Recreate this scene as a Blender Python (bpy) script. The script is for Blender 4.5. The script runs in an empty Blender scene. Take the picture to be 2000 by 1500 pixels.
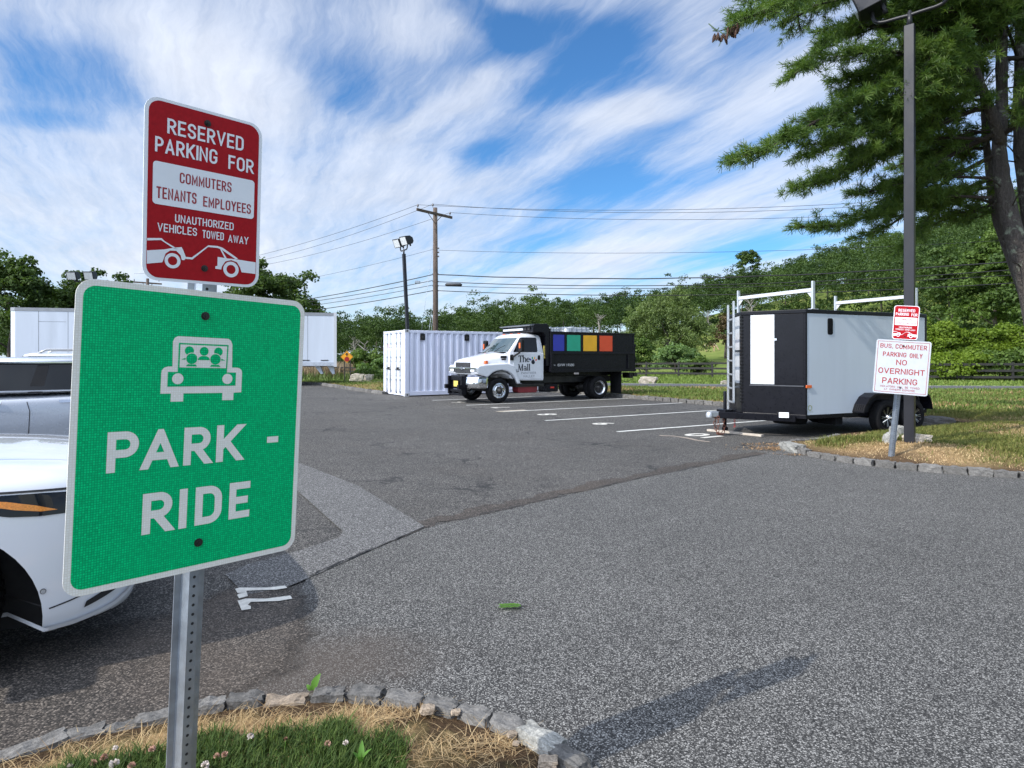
import bpy, bmesh, math, random
import numpy as np
from mathutils import Vector, Matrix, geometry
from mathutils.bvhtree import BVHTree

R = math.radians
scene = bpy.context.scene
col = scene.collection
random.seed(7)

# ------------------------------------------------------------------ camera
F, H, CX, CY = 1250.0, 1.5, 1000.0, 698.0       # focal length in photo pixels, eye height, principal point column, horizon row
cam = bpy.data.cameras.new("camera")
cam.sensor_width = 36.0
cam.lens = F / 2000.0 * 36.0
cam.shift_y = -(750.0 - CY) / 2000.0
cam.clip_start = 0.05
cam.clip_end = 4000.0
camo = bpy.data.objects.new("camera", cam)
camo.location = (0, 0, H)
camo.rotation_euler = (R(90), 0, 0)
col.objects.link(camo)
scene.camera = camo

# ------------------------------------------------------------------ light
SUN = Vector((-0.845, -0.535, 0.80)).normalized()       # towards the sun
sun_el = math.asin(SUN.z)
sun_az = math.atan2(SUN.x, SUN.y)
sl = bpy.data.lights.new("sun", 'SUN')
sl.energy = 2.9
sl.angle = R(0.53)
sl.color = (1.0, 0.95, 0.87)
so = bpy.data.objects.new("sun", sl)
so.rotation_euler = SUN.to_track_quat('Z', 'Y').to_euler()
so.location = (-20, -10, 30)
col.objects.link(so)

scene.view_settings.view_transform = 'Standard'
scene.view_settings.look = 'None'
scene.view_settings.gamma = 1.0
scene.view_settings.exposure = 0.66
scene.cycles.max_bounces = 6
scene.cycles.transparent_max_bounces = 4


class NT:
    """small node-tree writer"""
    def __init__(s, tree):
        s.t = tree
        s.n = tree.nodes
        s.l = tree.links

    def node(s, kind, **kw):
        nd = s.n.new(kind)
        for k, v in kw.items():
            setattr(nd, k, v)
        return nd

    def put(s, sock, v):
        if isinstance(v, bpy.types.NodeSocket):
            s.l.new(v, sock)
        elif v is not None:
            if sock.type == 'RGBA' and len(v) == 3:
                v = tuple(v) + (1,)
            sock.default_value = v

    def math(s, op, a, b=None, c=None, clamp=False):
        nd = s.node('ShaderNodeMath', operation=op, use_clamp=clamp)
        s.put(nd.inputs[0], a)
        if b is not None:
            s.put(nd.inputs[1], b)
        if c is not None:
            s.put(nd.inputs[2], c)
        return nd.outputs[0]

    def vmath(s, op, a, b=None, scale=None):
        nd = s.node('ShaderNodeVectorMath', operation=op)
        s.put(nd.inputs[0], a)
        if b is not None:
            s.put(nd.inputs[1], b)
        if scale is not None:
            nd.inputs['Scale'].default_value = scale
        return nd.outputs[0]

    def noise(s, vec, scale, detail=3, rough=.55, lac=2.0, dist=0.0, out='Fac'):
        nd = s.node('ShaderNodeTexNoise')
        s.put(nd.inputs['Vector'], vec)
        nd.inputs['Scale'].default_value = scale
        nd.inputs['Detail'].default_value = detail
        nd.inputs['Roughness'].default_value = rough
        nd.inputs['Lacunarity'].default_value = lac
        nd.inputs['Distortion'].default_value = dist
        return nd.outputs[0 if out == 'Fac' else 1]

    def voronoi(s, vec, scale, feature='F1', out='Color', rnd=1.0):
        nd = s.node('ShaderNodeTexVoronoi', feature=feature)
        s.put(nd.inputs['Vector'], vec)
        nd.inputs['Scale'].default_value = scale
        nd.inputs['Randomness'].default_value = rnd
        return nd.outputs[out]

    def ramp(s, fac, stops, interp='LINEAR'):
        nd = s.node('ShaderNodeValToRGB')
        e = nd.color_ramp
        e.interpolation = interp
        while len(e.elements) < len(stops):
            e.elements.new(0.5)
        for el, (p, c) in zip(e.elements, stops):
            el.position = p
            if not hasattr(c, '__len__'):
                c = (c, c, c)
            el.color = tuple(c) + (1,)
        s.put(nd.inputs[0], fac)
        return nd.outputs[0]

    def mix(s, fac, a, b, blend='MIX'):
        nd = s.node('ShaderNodeMix', data_type='RGBA', blend_type=blend)
        s.put(nd.inputs[0], fac)
        s.put(nd.inputs[6], a)
        s.put(nd.inputs[7], b)
        return nd.outputs[2]

    def maprange(s, v, a, b, c=0.0, d=1.0, smooth=False):
        nd = s.node('ShaderNodeMapRange', interpolation_type='SMOOTHSTEP' if smooth else 'LINEAR')
        s.put(nd.inputs[0], v)
        for i, x in enumerate((a, b, c, d)):
            nd.inputs[1 + i].default_value = x
        return nd.outputs[0]

    def combine(s, x, y, z=0.0):
        nd = s.node('ShaderNodeCombineXYZ')
        s.put(nd.inputs[0], x); s.put(nd.inputs[1], y); s.put(nd.inputs[2], z)
        return nd.outputs[0]

    def sep(s, v):
        nd = s.node('ShaderNodeSeparateXYZ')
        s.put(nd.inputs[0], v)
        return nd.outputs


# ------------------------------------------------------------------ sky: Nishita behind wispy cirrus
world = bpy.data.worlds.new("World")
scene.world = world
world.use_nodes = True
w = NT(world.node_tree)
w.n.clear()
sky = w.node('ShaderNodeTexSky', sky_type='NISHITA')
sky.sun_disc = False
sky.sun_elevation = sun_el
sky.sun_rotation = sun_az
sky.air_density = 1.0
sky.dust_density = 0.2
sky.ozone_density = 3.0
bg_sky = w.node('ShaderNodeBackground')
w.put(bg_sky.inputs[0], w.mix(1.0, sky.outputs[0], (.42, .74, .98), 'MULTIPLY'))
bg_sky.inputs[1].default_value = 0.115
dirv = w.node('ShaderNodeTexCoord').outputs['Generated']
dx, dy, dz = w.sep(dirv)
zz = w.math('MAXIMUM', dz, 0.0)
zz = w.math('ADD', zz, 0.10)
px_ = w.math('DIVIDE', dx, zz)
py_ = w.math('DIVIDE', dy, zz)
flat = w.combine(px_, py_, 0.0)           # where the sight line meets the cloud layer
warp = w.noise(flat, 0.55, 3, .5, out='Color')
warp = w.vmath('SUBTRACT', warp, (.5, .5, .5))
warp = w.vmath('SCALE', warp, scale=0.85)
flw = w.vmath('ADD', flat, warp)


def rot_scale(vec, ang, sx, sy, off=(0, 0)):
    m = w.node('ShaderNodeMapping', vector_type='TEXTURE')
    m.inputs['Location'].default_value = (off[0], off[1], 0)
    m.inputs['Rotation'].default_value = (0, 0, ang)
    m.inputs['Scale'].default_value = (sx, sy, 1)
    w.put(m.inputs['Vector'], vec)
    return m.outputs[0]


def sky_xy(x, y):
    """photo column/row -> place on the cloud layer"""
    u, v = (x - 1000.) / 1250., (698. - y) / 1250.
    n = math.sqrt(1 + u * u + v * v)
    z = max(v / n, 0) + .10
    return Vector((u / n / z, 1 / n / z))


def cloud_patch(a, b, wid, k):
    """an elongated patch of the layer, from a to b, wid photo pixels across -> weight 0..k"""
    p, q = sky_xy(*a), sky_xy(*b)
    c = (p + q) / 2
    mid = ((a[0] + b[0]) / 2, (a[1] + b[1]) / 2)
    d = Vector((b[0] - a[0], b[1] - a[1])).normalized()
    r = (sky_xy(mid[0] - d.y * wid / 2, mid[1] + d.x * wid / 2) - sky_xy(mid[0] + d.y * wid / 2, mid[1] - d.x * wid / 2))
    t_ = (q - p).normalized()
    ry = max(.03, abs(r.x * -t_.y + r.y * t_.x) / 2)
    m = rot_scale(flw2, math.atan2(t_.y, t_.x), (q - p).length / 2, ry, (c.x, c.y))
    nd = w.node('ShaderNodeVectorMath', operation='LENGTH')
    w.put(nd.inputs[0], m)
    return w.maprange(nd.outputs['Value'], .25, 1.45, k, 0, True)


wp2 = w.noise(flat, 1.3, 5, .6, out='Color')
wp2 = w.vmath('SCALE', w.vmath('SUBTRACT', wp2, (.5, .5, .5)), scale=.26)
flw2 = w.vmath('ADD', flat, wp2)
s1 = rot_scale(flw, R(-58), 2.8, .62)
n1 = w.noise(s1, 1.4, 10, .62)
n2 = w.noise(flw, .7, 7, .6)
s3 = rot_scale(flw2, R(-66), 2.4, .30, (3, 1))
n3 = w.noise(s3, 2.6, 9, .68)
cov = w.math('MULTIPLY_ADD', n1, .50, w.math('MULTIPLY', n2, .34))
n4 = w.noise(rot_scale(flw2, R(-60), 2.0, .16, (5, 2)), 3.5, 8, .72)
cov = w.math('MULTIPLY_ADD', n3, .36, cov)
cov = w.math('MULTIPLY_ADD', n4, .15, w.math('SUBTRACT', cov, .07))
adds = [((-60, 110), (330, 210), 170, -.20), ((-60, 230), (240, 250), 50, -.12), ((570, 60), (720, 230), 120, -.11), ((900, -20), (1010, 90), 90, -.14), ((880, 90), (1300, 60), 110, -.24), ((1000, 200), (1300, 110), 120, -.26), ((1290, 330), (1090, 420), 60, -.12), ((1240, 470), (1420, 430), 40, -.10), ((1700, 470), (1300, 520), 40, -.10), ((900, 340), (1090, 230), 100, -.16),
        ((1030, 400), (1330, 250), 75, -.17), ((820, 330), (1020, 290), 60, -.10), ((950, 520), (1250, 400), 60, -.10), ((1130, 370), (1240, 330), 70, -.10), ((1380, 110), (1560, 50), 110, -.10), ((1300, 500), (1720, 430), 60, -.12), ((900, 480), (1200, 470), 40, -.06),
        ((200, -20), (560, 260), 190, .18), ((700, 60), (940, 40), 110, .14), ((680, 330), (1150, 30), 70, .12), ((1150, 250), (1330, 190), 80, .18), ((1020, 560), (1640, 330), 120, .18), ((600, 420), (860, 300), 260, .10), ((-200, 440), (700, 440), 330, .16), ((1380, 250), (1700, 90), 120, .12)]
for a_, b_, w_, k_ in adds:
    cov = w.math('ADD', cov, cloud_patch(a_, b_, w_, k_))
cov = w.math('ADD', cov, w.maprange(dz, 0.0, .20, .13, 0.0))
thin = w.maprange(cov, .36, .70, 0, .60, True)
mask = w.maprange(cov, .56, .94, 0, .40, True)
mask = w.math('ADD', mask, thin)
mask = w.math('MULTIPLY', mask, .97)
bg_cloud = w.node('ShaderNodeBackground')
shade = w.maprange(w.math('MULTIPLY_ADD', n3, .5, w.math('MULTIPLY', w.noise(flw2, 1.6, 7, .62), .5)), .35, .62, .90, 1.12)
w.put(bg_cloud.inputs[0], w.mix(1.0, (.80, .86, .98), w.combine(shade, shade, shade), 'MULTIPLY'))
# thin cirrus scatters the sun forwards, so it glows round the sun; boosted behind the camera as added fill light
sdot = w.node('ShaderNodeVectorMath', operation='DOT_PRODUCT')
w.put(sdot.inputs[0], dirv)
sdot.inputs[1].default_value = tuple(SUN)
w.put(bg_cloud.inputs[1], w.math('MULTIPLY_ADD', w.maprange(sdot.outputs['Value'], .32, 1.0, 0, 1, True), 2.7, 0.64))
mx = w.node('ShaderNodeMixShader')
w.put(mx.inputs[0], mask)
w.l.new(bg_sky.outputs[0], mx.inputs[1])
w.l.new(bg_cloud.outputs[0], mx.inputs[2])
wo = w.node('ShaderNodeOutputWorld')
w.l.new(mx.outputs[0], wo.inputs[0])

# ------------------------------------------------------------------ geometry helpers
def at(px, py, z=0.0):
    d = F * (H - z) / (py - CY)
    return Vector(((px - CX) / F * d, d, z))


def pt(px, py, d):
    return Vector(((px - CX) / F * d, d, H + (CY - py) / F * d))


AX = Vector((0.862, 0.507, 0)).normalized()      # along the parking stalls
BX = Vector((-AX.y, AX.x, 0))                    # across them
LOT_ANG = math.atan2(AX.y, AX.x)


def lot(a, b, z=0.0):
    v = AX * a + BX * b
    return Vector((v.x, v.y, z))


class MB:
    def __init__(s, M=None):
        s.v, s.f, s.m, s.sm = [], [], [], []
        s.M = M

    def add(s, vs, fs, mi=0, smooth=False):
        o = len(s.v)
        for p in vs:
            p = Vector(p)
            s.v.append(s.M @ p if s.M is not None else p)
        for f in fs:
            s.f.append([o + i for i in f])
            s.m.append(mi)
            s.sm.append(smooth)
        return s

    def box(s, x0, x1, y0, y1, z0, z1, mi=0):
        vs = [(x, y, z) for z in (z0, z1) for y in (y0, y1) for x in (x0, x1)]
        return s.add(vs, [(0, 2, 3, 1), (4, 5, 7, 6), (0, 1, 5, 4), (2, 6, 7, 3), (0, 4, 6, 2), (1, 3, 7, 5)], mi)

    def bar(s, p0, p1, wd, ht, mi=0, up=(0, 0, 1)):
        p0, p1 = Vector(p0), Vector(p1)
        t = (p1 - p0).normalized()
        sd = t.cross(Vector(up))
        if sd.length < 1e-4:
            sd = t.cross(Vector((1, 0, 0)))
        sd.normalize()
        u = sd.cross(t)
        vs = []
        for p in (p0, p1):
            for a, b in ((-1, -1), (1, -1), (1, 1), (-1, 1)):
                vs.append(p + sd * a * wd / 2 + u * b * ht / 2)
        return s.add(vs, [(0, 3, 2, 1), (4, 5, 6, 7), (0, 1, 5, 4), (1, 2, 6, 5), (2, 3, 7, 6), (3, 0, 4, 7)], mi)

    def prism(s, poly, axis, lo, hi, mi=0, smooth=False):
        """extrude a 2-D outline; axis names the extrusion axis, the outline lives in the other two (x,y / x,z / y,z)"""
        def mk(p, h):
            if axis == 'z': return (p[0], p[1], h)
            if axis == 'y': return (p[0], h, p[1])
            return (h, p[0], p[1])
        n = len(poly)
        vs = [mk(p, lo) for p in poly] + [mk(p, hi) for p in poly]
        s.add(vs, [list(range(n))[::-1], list(range(n, 2 * n))], mi)
        o = len(s.v) - 2 * n
        for i in range(n):
            j = (i + 1) % n
            s.f.append([o + i, o + j, o + n + j, o + n + i]); s.m.append(mi); s.sm.append(smooth)
        return s

    def tube(s, pts, r, n=8, mi=0, smooth=True, caps=True):
        pts = [Vector(p) for p in pts]
        k = len(pts)
        rs = r if hasattr(r, '__len__') else [r] * k
        vs = []
        ref = None
        for i, p in enumerate(pts):
            t = (pts[min(i + 1, k - 1)] - pts[max(i - 1, 0)])
            if t.length < 1e-9:
                t = Vector((0, 0, 1))
            t.normalize()
            if ref is None:
                ref = Vector((0, 0, 1)) if abs(t.z) < .9 else Vector((1, 0, 0))
            sd = t.cross(ref)
            if sd.length < 1e-4:
                sd = t.cross(Vector((0.3, 1, 0)))
            sd.normalize()
            u = sd.cross(t)
            ref = u
            for a in range(n):
                th = 2 * math.pi * a / n
                vs.append(p + (sd * math.cos(th) + u * math.sin(th)) * rs[i])
        fs = []
        for i in range(k - 1):
            for a in range(n):
                b = (a + 1) % n
                fs.append((i * n + a, i * n + b, (i + 1) * n + b, (i + 1) * n + a))
        s.add(vs, fs, mi, smooth)
        if caps:
            o = len(s.v) - k * n
            s.f.append([o + a for a in range(n)][::-1]); s.m.append(mi); s.sm.append(False)
            s.f.append([o + (k - 1) * n + a for a in range(n)]); s.m.append(mi); s.sm.append(False)
        return s

    def cyl(s, p0, p1, r, n=16, mi=0, r1=None):
        return s.tube([p0, p1], [r, r if r1 is None else r1], n, mi)

    def lathe(s, prof, c, axis, n=24, mi=0, smooth=True):
        """prof: (radius, offset along axis) pairs"""
        ax = Vector(axis).normalized()
        u = ax.orthogonal().normalized()
        v = ax.cross(u)
        c = Vector(c)
        vs, fs = [], []
        for r, o in prof:
            for a in range(n):
                th = 2 * math.pi * a / n
                vs.append(c + ax * o + (u * math.cos(th) + v * math.sin(th)) * r)
        for i in range(len(prof) - 1):
            for a in range(n):
                b = (a + 1) % n
                fs.append((i * n + a, i * n + b, (i + 1) * n + b, (i + 1) * n + a))
        return s.add(vs, fs, mi, smooth)

    def loft(s, rings, closed=True, caps=True, mi=0, smooth=True):
        n = len(rings[0])
        vs = [p for r in rings for p in r]
        fs = []
        for i in range(len(rings) - 1):
            for a in range(n if closed else n - 1):
                b = (a + 1) % n
                fs.append((i * n + a, i * n + b, (i + 1) * n + b, (i + 1) * n + a))
        if caps:
            fs.append(list(range(n))[::-1])
            fs.append([(len(rings) - 1) * n + a for a in range(n)])
        return s.add(vs, fs, mi, smooth)

    def quadpatch(s, q, poly, off, th=0.0, mi=0):
        """a flat outline given in (s,t) of a quad q = [p00,p10,p11,p01], lifted off the quad"""
        q = [Vector(p) for p in q]
        nrm = (q[1] - q[0]).cross(q[3] - q[0]).normalized()
        def P(a, b):
            return (q[0] * (1 - a) + q[1] * a) * (1 - b) + (q[3] * (1 - a) + q[2] * a) * b
        top = [P(a, b) + nrm * off for a, b in poly]
        n = len(top)
        if th:
            bot = [p - nrm * th for p in top]
            s.add(top + bot, [list(range(n))] + [(i, n + i, n + (i + 1) % n, (i + 1) % n) for i in range(n)], mi)
        else:
            s.add(top, [list(range(n))], mi)
        return s

    def build(s, name, mats, parent=None, bevel=0.0, seg=2, recalc=True, subsurf=0, sharp=None):
        me = bpy.data.meshes.new(name)
        me.from_pydata([tuple(v) for v in s.v], [], s.f)
        if not isinstance(mats, (list, tuple)):
            mats = [mats]
        for m in mats:
            me.materials.append(m)
        me.polygons.foreach_set('material_index', s.m)
        me.polygons.foreach_set('use_smooth', s.sm)
        if recalc:
            bm = bmesh.new()
            bm.from_mesh(me)
            bmesh.ops.recalc_face_normals(bm, faces=bm.faces)
            bm.to_mesh(me)
            bm.free()
        me.update()
        o = bpy.data.objects.new(name, me)
        col.objects.link(o)
        if parent is not None:
            o.parent = parent
        if bevel:
            b = o.modifiers.new('bevel', 'BEVEL')
            b.width = bevel; b.segments = seg; b.limit_method = 'ANGLE'; b.angle_limit = R(35)
            if hasattr(b, 'harden_normals'):
                b.harden_normals = False
        if subsurf:
            b = o.modifiers.new('subsurf', 'SUBSURF')
            b.levels = subsurf; b.render_levels = subsurf
        return o


def np_mesh(name, V, Q, mats, parent=None, tint=None, smooth=False, colr=None):
    """big meshes straight from arrays: V (n,3), Q (m,k)"""
    me = bpy.data.meshes.new(name)
    m, k = Q.shape
    me.vertices.add(len(V)); me.vertices.foreach_set('co', np.asarray(V, np.float32).ravel())
    me.loops.add(m * k); me.loops.foreach_set('vertex_index', Q.astype(np.int32).ravel())
    me.polygons.add(m)
    me.polygons.foreach_set('loop_start', (np.arange(m) * k).astype(np.int32))
    if smooth:
        me.polygons.foreach_set('use_smooth', np.ones(m, bool))
    for x in (mats if isinstance(mats, (list, tuple)) else [mats]):
        me.materials.append(x)
    me.update(calc_edges=True)
    if tint is not None:
        a = me.attributes.new('tint', 'FLOAT', 'POINT'); a.data.foreach_set('value', np.asarray(tint, np.float32))
    if colr is not None:
        a = me.attributes.new('hue', 'FLOAT_COLOR', 'POINT')
        a.data.foreach_set('color', np.c_[colr, np.ones(len(colr))].astype(np.float32).ravel())
    o = bpy.data.objects.new(name, me)
    col.objects.link(o)
    if parent is not None:
        o.parent = parent
    return o


def tag(o, label=None, cat=None, group=None, kind=None):
    if label: o['label'] = label
    if cat: o['category'] = cat
    if group: o['group'] = group
    if kind: o['kind'] = kind
    return o


def thing(name, label, cat, loc=(0, 0, 0), rz=0.0, group=None):
    o = bpy.data.objects.new(name, None)
    o.empty_display_size = 0.2
    o.location = loc
    o.rotation_euler = (0, 0, rz)
    col.objects.link(o)
    return tag(o, label, cat, group)


def copy_tree(o, parent=None):
    c = o.copy()
    col.objects.link(c)
    if parent is not None:
        c.parent = parent
    for ch in list(o.children):
        copy_tree(ch, c)
    return c


def tri_patch(name, outline, zfun, step, mat, attr=None, parent=None):
    """a sheet over an outline (plan), triangulated with inner points so it can follow zfun(x,y)"""
    out = [Vector((p[0], p[1])) for p in outline]
    dense = []
    for i, p in enumerate(out):
        q = out[(i + 1) % len(out)]
        n = max(1, int((q - p).length / step))
        for k in range(n):
            dense.append(p.lerp(q, k / n))
    xs = [p.x for p in dense]; ys = [p.y for p in dense]
    A = np.array([(p.x, p.y) for p in dense])
    gx, gy = np.meshgrid(np.arange(min(xs), max(xs), step), np.arange(min(ys), max(ys), step))
    G = np.c_[gx.ravel(), gy.ravel()]
    G = G[inside(G, A)]
    if len(G):
        dmin = np.min(((G[:, None, :] - A[None, :, :]) ** 2).sum(2), axis=1) if len(G) * len(A) < 3e7 else np.full(len(G), 1.0)
        G = G[dmin > (step * .45) ** 2]
    pts = dense + [Vector((float(x), float(y))) for x, y in G]
    n = len(dense)
    r = geometry.delaunay_2d_cdt(pts, [(i, (i + 1) % n) for i in range(n)], [list(range(n))], 1, 1e-5)
    mb = MB()
    mb.add([(p.x, p.y, zfun(p.x, p.y)) for p in r[0]], [list(f) for f in r[2]], 0, True)
    o = mb.build(name, mat, parent, recalc=False)
    me = o.data
    if me.polygons and me.polygons[0].normal.z < 0:
        me.flip_normals()
    if attr:
        P = np.array([(v.co.x, v.co.y) for v in me.vertices])
        for k, fn in attr.items():
            a = me.attributes.new(k, 'FLOAT', 'POINT')
            a.data.foreach_set('value', np.asarray(fn(P[:, 0], P[:, 1]), np.float32))
    return o


def inside(P, A):
    x, y = P[:, 0], P[:, 1]
    r = np.zeros(len(P), bool)
    j = len(A) - 1
    for i in range(len(A)):
        xi, yi, xj, yj = A[i, 0], A[i, 1], A[j, 0], A[j, 1]
        c = ((yi > y) != (yj > y)) & (x < (xj - xi) * (y - yi) / (yj - yi + 1e-12) + xi)
        r ^= c
        j = i
    return r


def poly_dist(P, line):
    """distance of points P (n,2) to an open polyline"""
    best = np.full(len(P), 1e9)
    for (x0, y0), (x1, y1) in zip(line[:-1], line[1:]):
        d = np.array([x1 - x0, y1 - y0])
        t = np.clip(((P - (x0, y0)) @ d) / (d @ d), 0, 1)
        q = np.array([x0, y0]) + t[:, None] * d
        best = np.minimum(best, np.hypot(*(P - q).T))
    return best


def chaikin(pts, n=2, closed=False):
    pts = [Vector(p) for p in pts]
    for _ in range(n):
        out = [] if closed else [pts[0]]
        for i in range(len(pts) if closed else len(pts) - 1):
            p, q = pts[i], pts[(i + 1) % len(pts)]
            out += [p.lerp(q, .25), p.lerp(q, .75)]
        if not closed:
            out.append(pts[-1])
        pts = out
    return pts


def rrect(x0, x1, y0, y1, r, n=6):
    out = []
    for cx, cy, a0 in ((x1 - r, y1 - r, 0), (x0 + r, y1 - r, 90), (x0 + r, y0 + r, 180), (x1 - r, y0 + r, 270)):
        for i in range(n + 1):
            a = R(a0 + 90 * i / n)
            out.append((cx + r * math.cos(a), cy + r * math.sin(a)))
    return out


def circ(cx, cy, r, n=28):
    return [(cx + r * math.cos(2 * math.pi * i / n), cy + r * math.sin(2 * math.pi * i / n)) for i in range(n)]


_txt = {}


def glyphs(body, offset=0.0, space=1.0):
    """vertices and faces of a flat text, scaled to the unit box of its own outline"""
    key = (body, offset, space)
    if key in _txt:
        return _txt[key]
    cu = bpy.data.curves.new('text', 'FONT')
    cu.body = body
    cu.size = 1.0
    cu.offset = offset
    cu.space_character = space
    cu.resolution_u = 4
    ob = bpy.data.objects.new('text', cu)
    col.objects.link(ob)
    dg = bpy.context.evaluated_depsgraph_get()
    me = bpy.data.meshes.new_from_object(ob.evaluated_get(dg))
    V = np.array([v.co[:2] for v in me.vertices])
    Fc = [list(p.vertices) for p in me.polygons]
    lo, hi = V.min(0), V.max(0)
    V = (V - lo) / (hi - lo)
    bpy.data.objects.remove(ob)
    bpy.data.curves.remove(cu)
    bpy.data.meshes.remove(me)
    _txt[key] = (V, Fc)
    return _txt[key]


def put_text(mb, body, x0, x1, y0, y1, place, offset=0.0, space=1.0, mi=0):
    """writes the text into the box x0..x1, y0..y1 of a plane; place(u,v) gives the 3-D point"""
    V, Fc = glyphs(body, offset, space)
    mb.add([place(x0 + (x1 - x0) * u, y0 + (y1 - y0) * v) for u, v in V], Fc, mi)


def put_poly(mb, poly, place, mi=0):
    mb.add([place(u, v) for u, v in poly], [list(range(len(poly)))], mi)


def put_ring(mb, cx, cy, r0, r1, place, mi=0, n=32):
    vs, fs = [], []
    for i in range(n):
        a = 2 * math.pi * i / n
        for r in (r0, r1):
            vs.append(place(cx + r * math.cos(a), cy + r * math.sin(a)))
    for i in range(n):
        j = (i + 1) % n
        fs.append((2 * i, 2 * j, 2 * j + 1, 2 * i + 1))
    mb.add(vs, fs, mi)


STROKES = {
    'A': (.66, [[(0, 0), (.5, 1), (1, 0)], [(.22, .27), (.78, .27)]]), 'B': (.60, ['|', [(0, 1), (1, 1, 1), (1, .52, 1), (0, .52)], [(0, .52), (1, .52, 1), (1, 0, 1), (0, 0)]]),
    'C': (.60, [[(1, .68), (1, 1, 2), (0, 1, 2), (0, 0, 2), (1, 0, 2), (1, .32)]]), 'D': (.62, ['|', [(0, 1), (1, 1, 2), (1, 0, 2), (0, 0)]]),
    'E': (.54, ['|', [(0, 1), (1, 1)], [(0, .5), (.85, .5)], [(0, 0), (1, 0)]]), 'F': (.52, ['|', [(0, 1), (1, 1)], [(0, .5), (.85, .5)]]),
    'G': (.62, [[(1, .70), (1, 1, 2), (0, 1, 2), (0, 0, 2), (1, 0, 2), (1, .44), (.52, .44)]]), 'H': (.62, ['|', [(1, 0), (1, 1)], [(0, .5), (1, .5)]]),
    'I': (.0, [[(0, 0), (0, 1)]]), 'K': (.62, ['|', [(.98, 1), (.02, .36)], [(.32, .56), (1, 0)]]), 'L': (.52, ['|', [(0, 0), (1, 0)]]),
    'M': (.76, [[(0, 0), (0, 1), (.5, .2), (1, 1), (1, 0)]]), 'N': (.64, [[(0, 0), (0, 1), (1, 0), (1, 1)]]),
    'O': (.63, [[(.5, 1), (1, 1, 2), (1, 0, 2), (0, 0, 2), (0, 1, 2), (.5, 1)]]), 'P': (.58, ['|', [(0, 1), (1, 1, 1), (1, .44, 1), (0, .44)]]),
    'R': (.60, ['|', [(0, 1), (1, 1, 1), (1, .46, 1), (0, .46)], [(.45, .46), (1, 0)]]), 'S': (.58, [[(1, .72), (1, 1, 1), (0, 1, 1), (0, .54, 1), (1, .48, 1), (1, 0, 1), (0, 0, 1), (0, .28)]]),
    'T': (.58, [[(.5, 0), (.5, 1)], [(0, 1), (1, 1)]]), 'U': (.60, [[(0, 1), (0, 0, 2), (1, 0, 2), (1, 1)]]), 'V': (.66, [[(0, 1), (.5, 0), (1, 1)]]),
    'W': (.86, [[(0, 1), (.26, 0), (.5, .95), (.74, 0), (1, 1)]]), 'X': (.6, [[(0, 0), (1, 1)], [(0, 1), (1, 0)]]), 'Y': (.64, [[(0, 1), (.5, .44), (1, 1)], [(.5, 0), (.5, .46)]]),
    'Z': (.58, [[(0, 1), (1, 1), (0, 0), (1, 0)]]), ',': (.04, [[(0, -.2), (.9, .08)]])}


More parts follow.
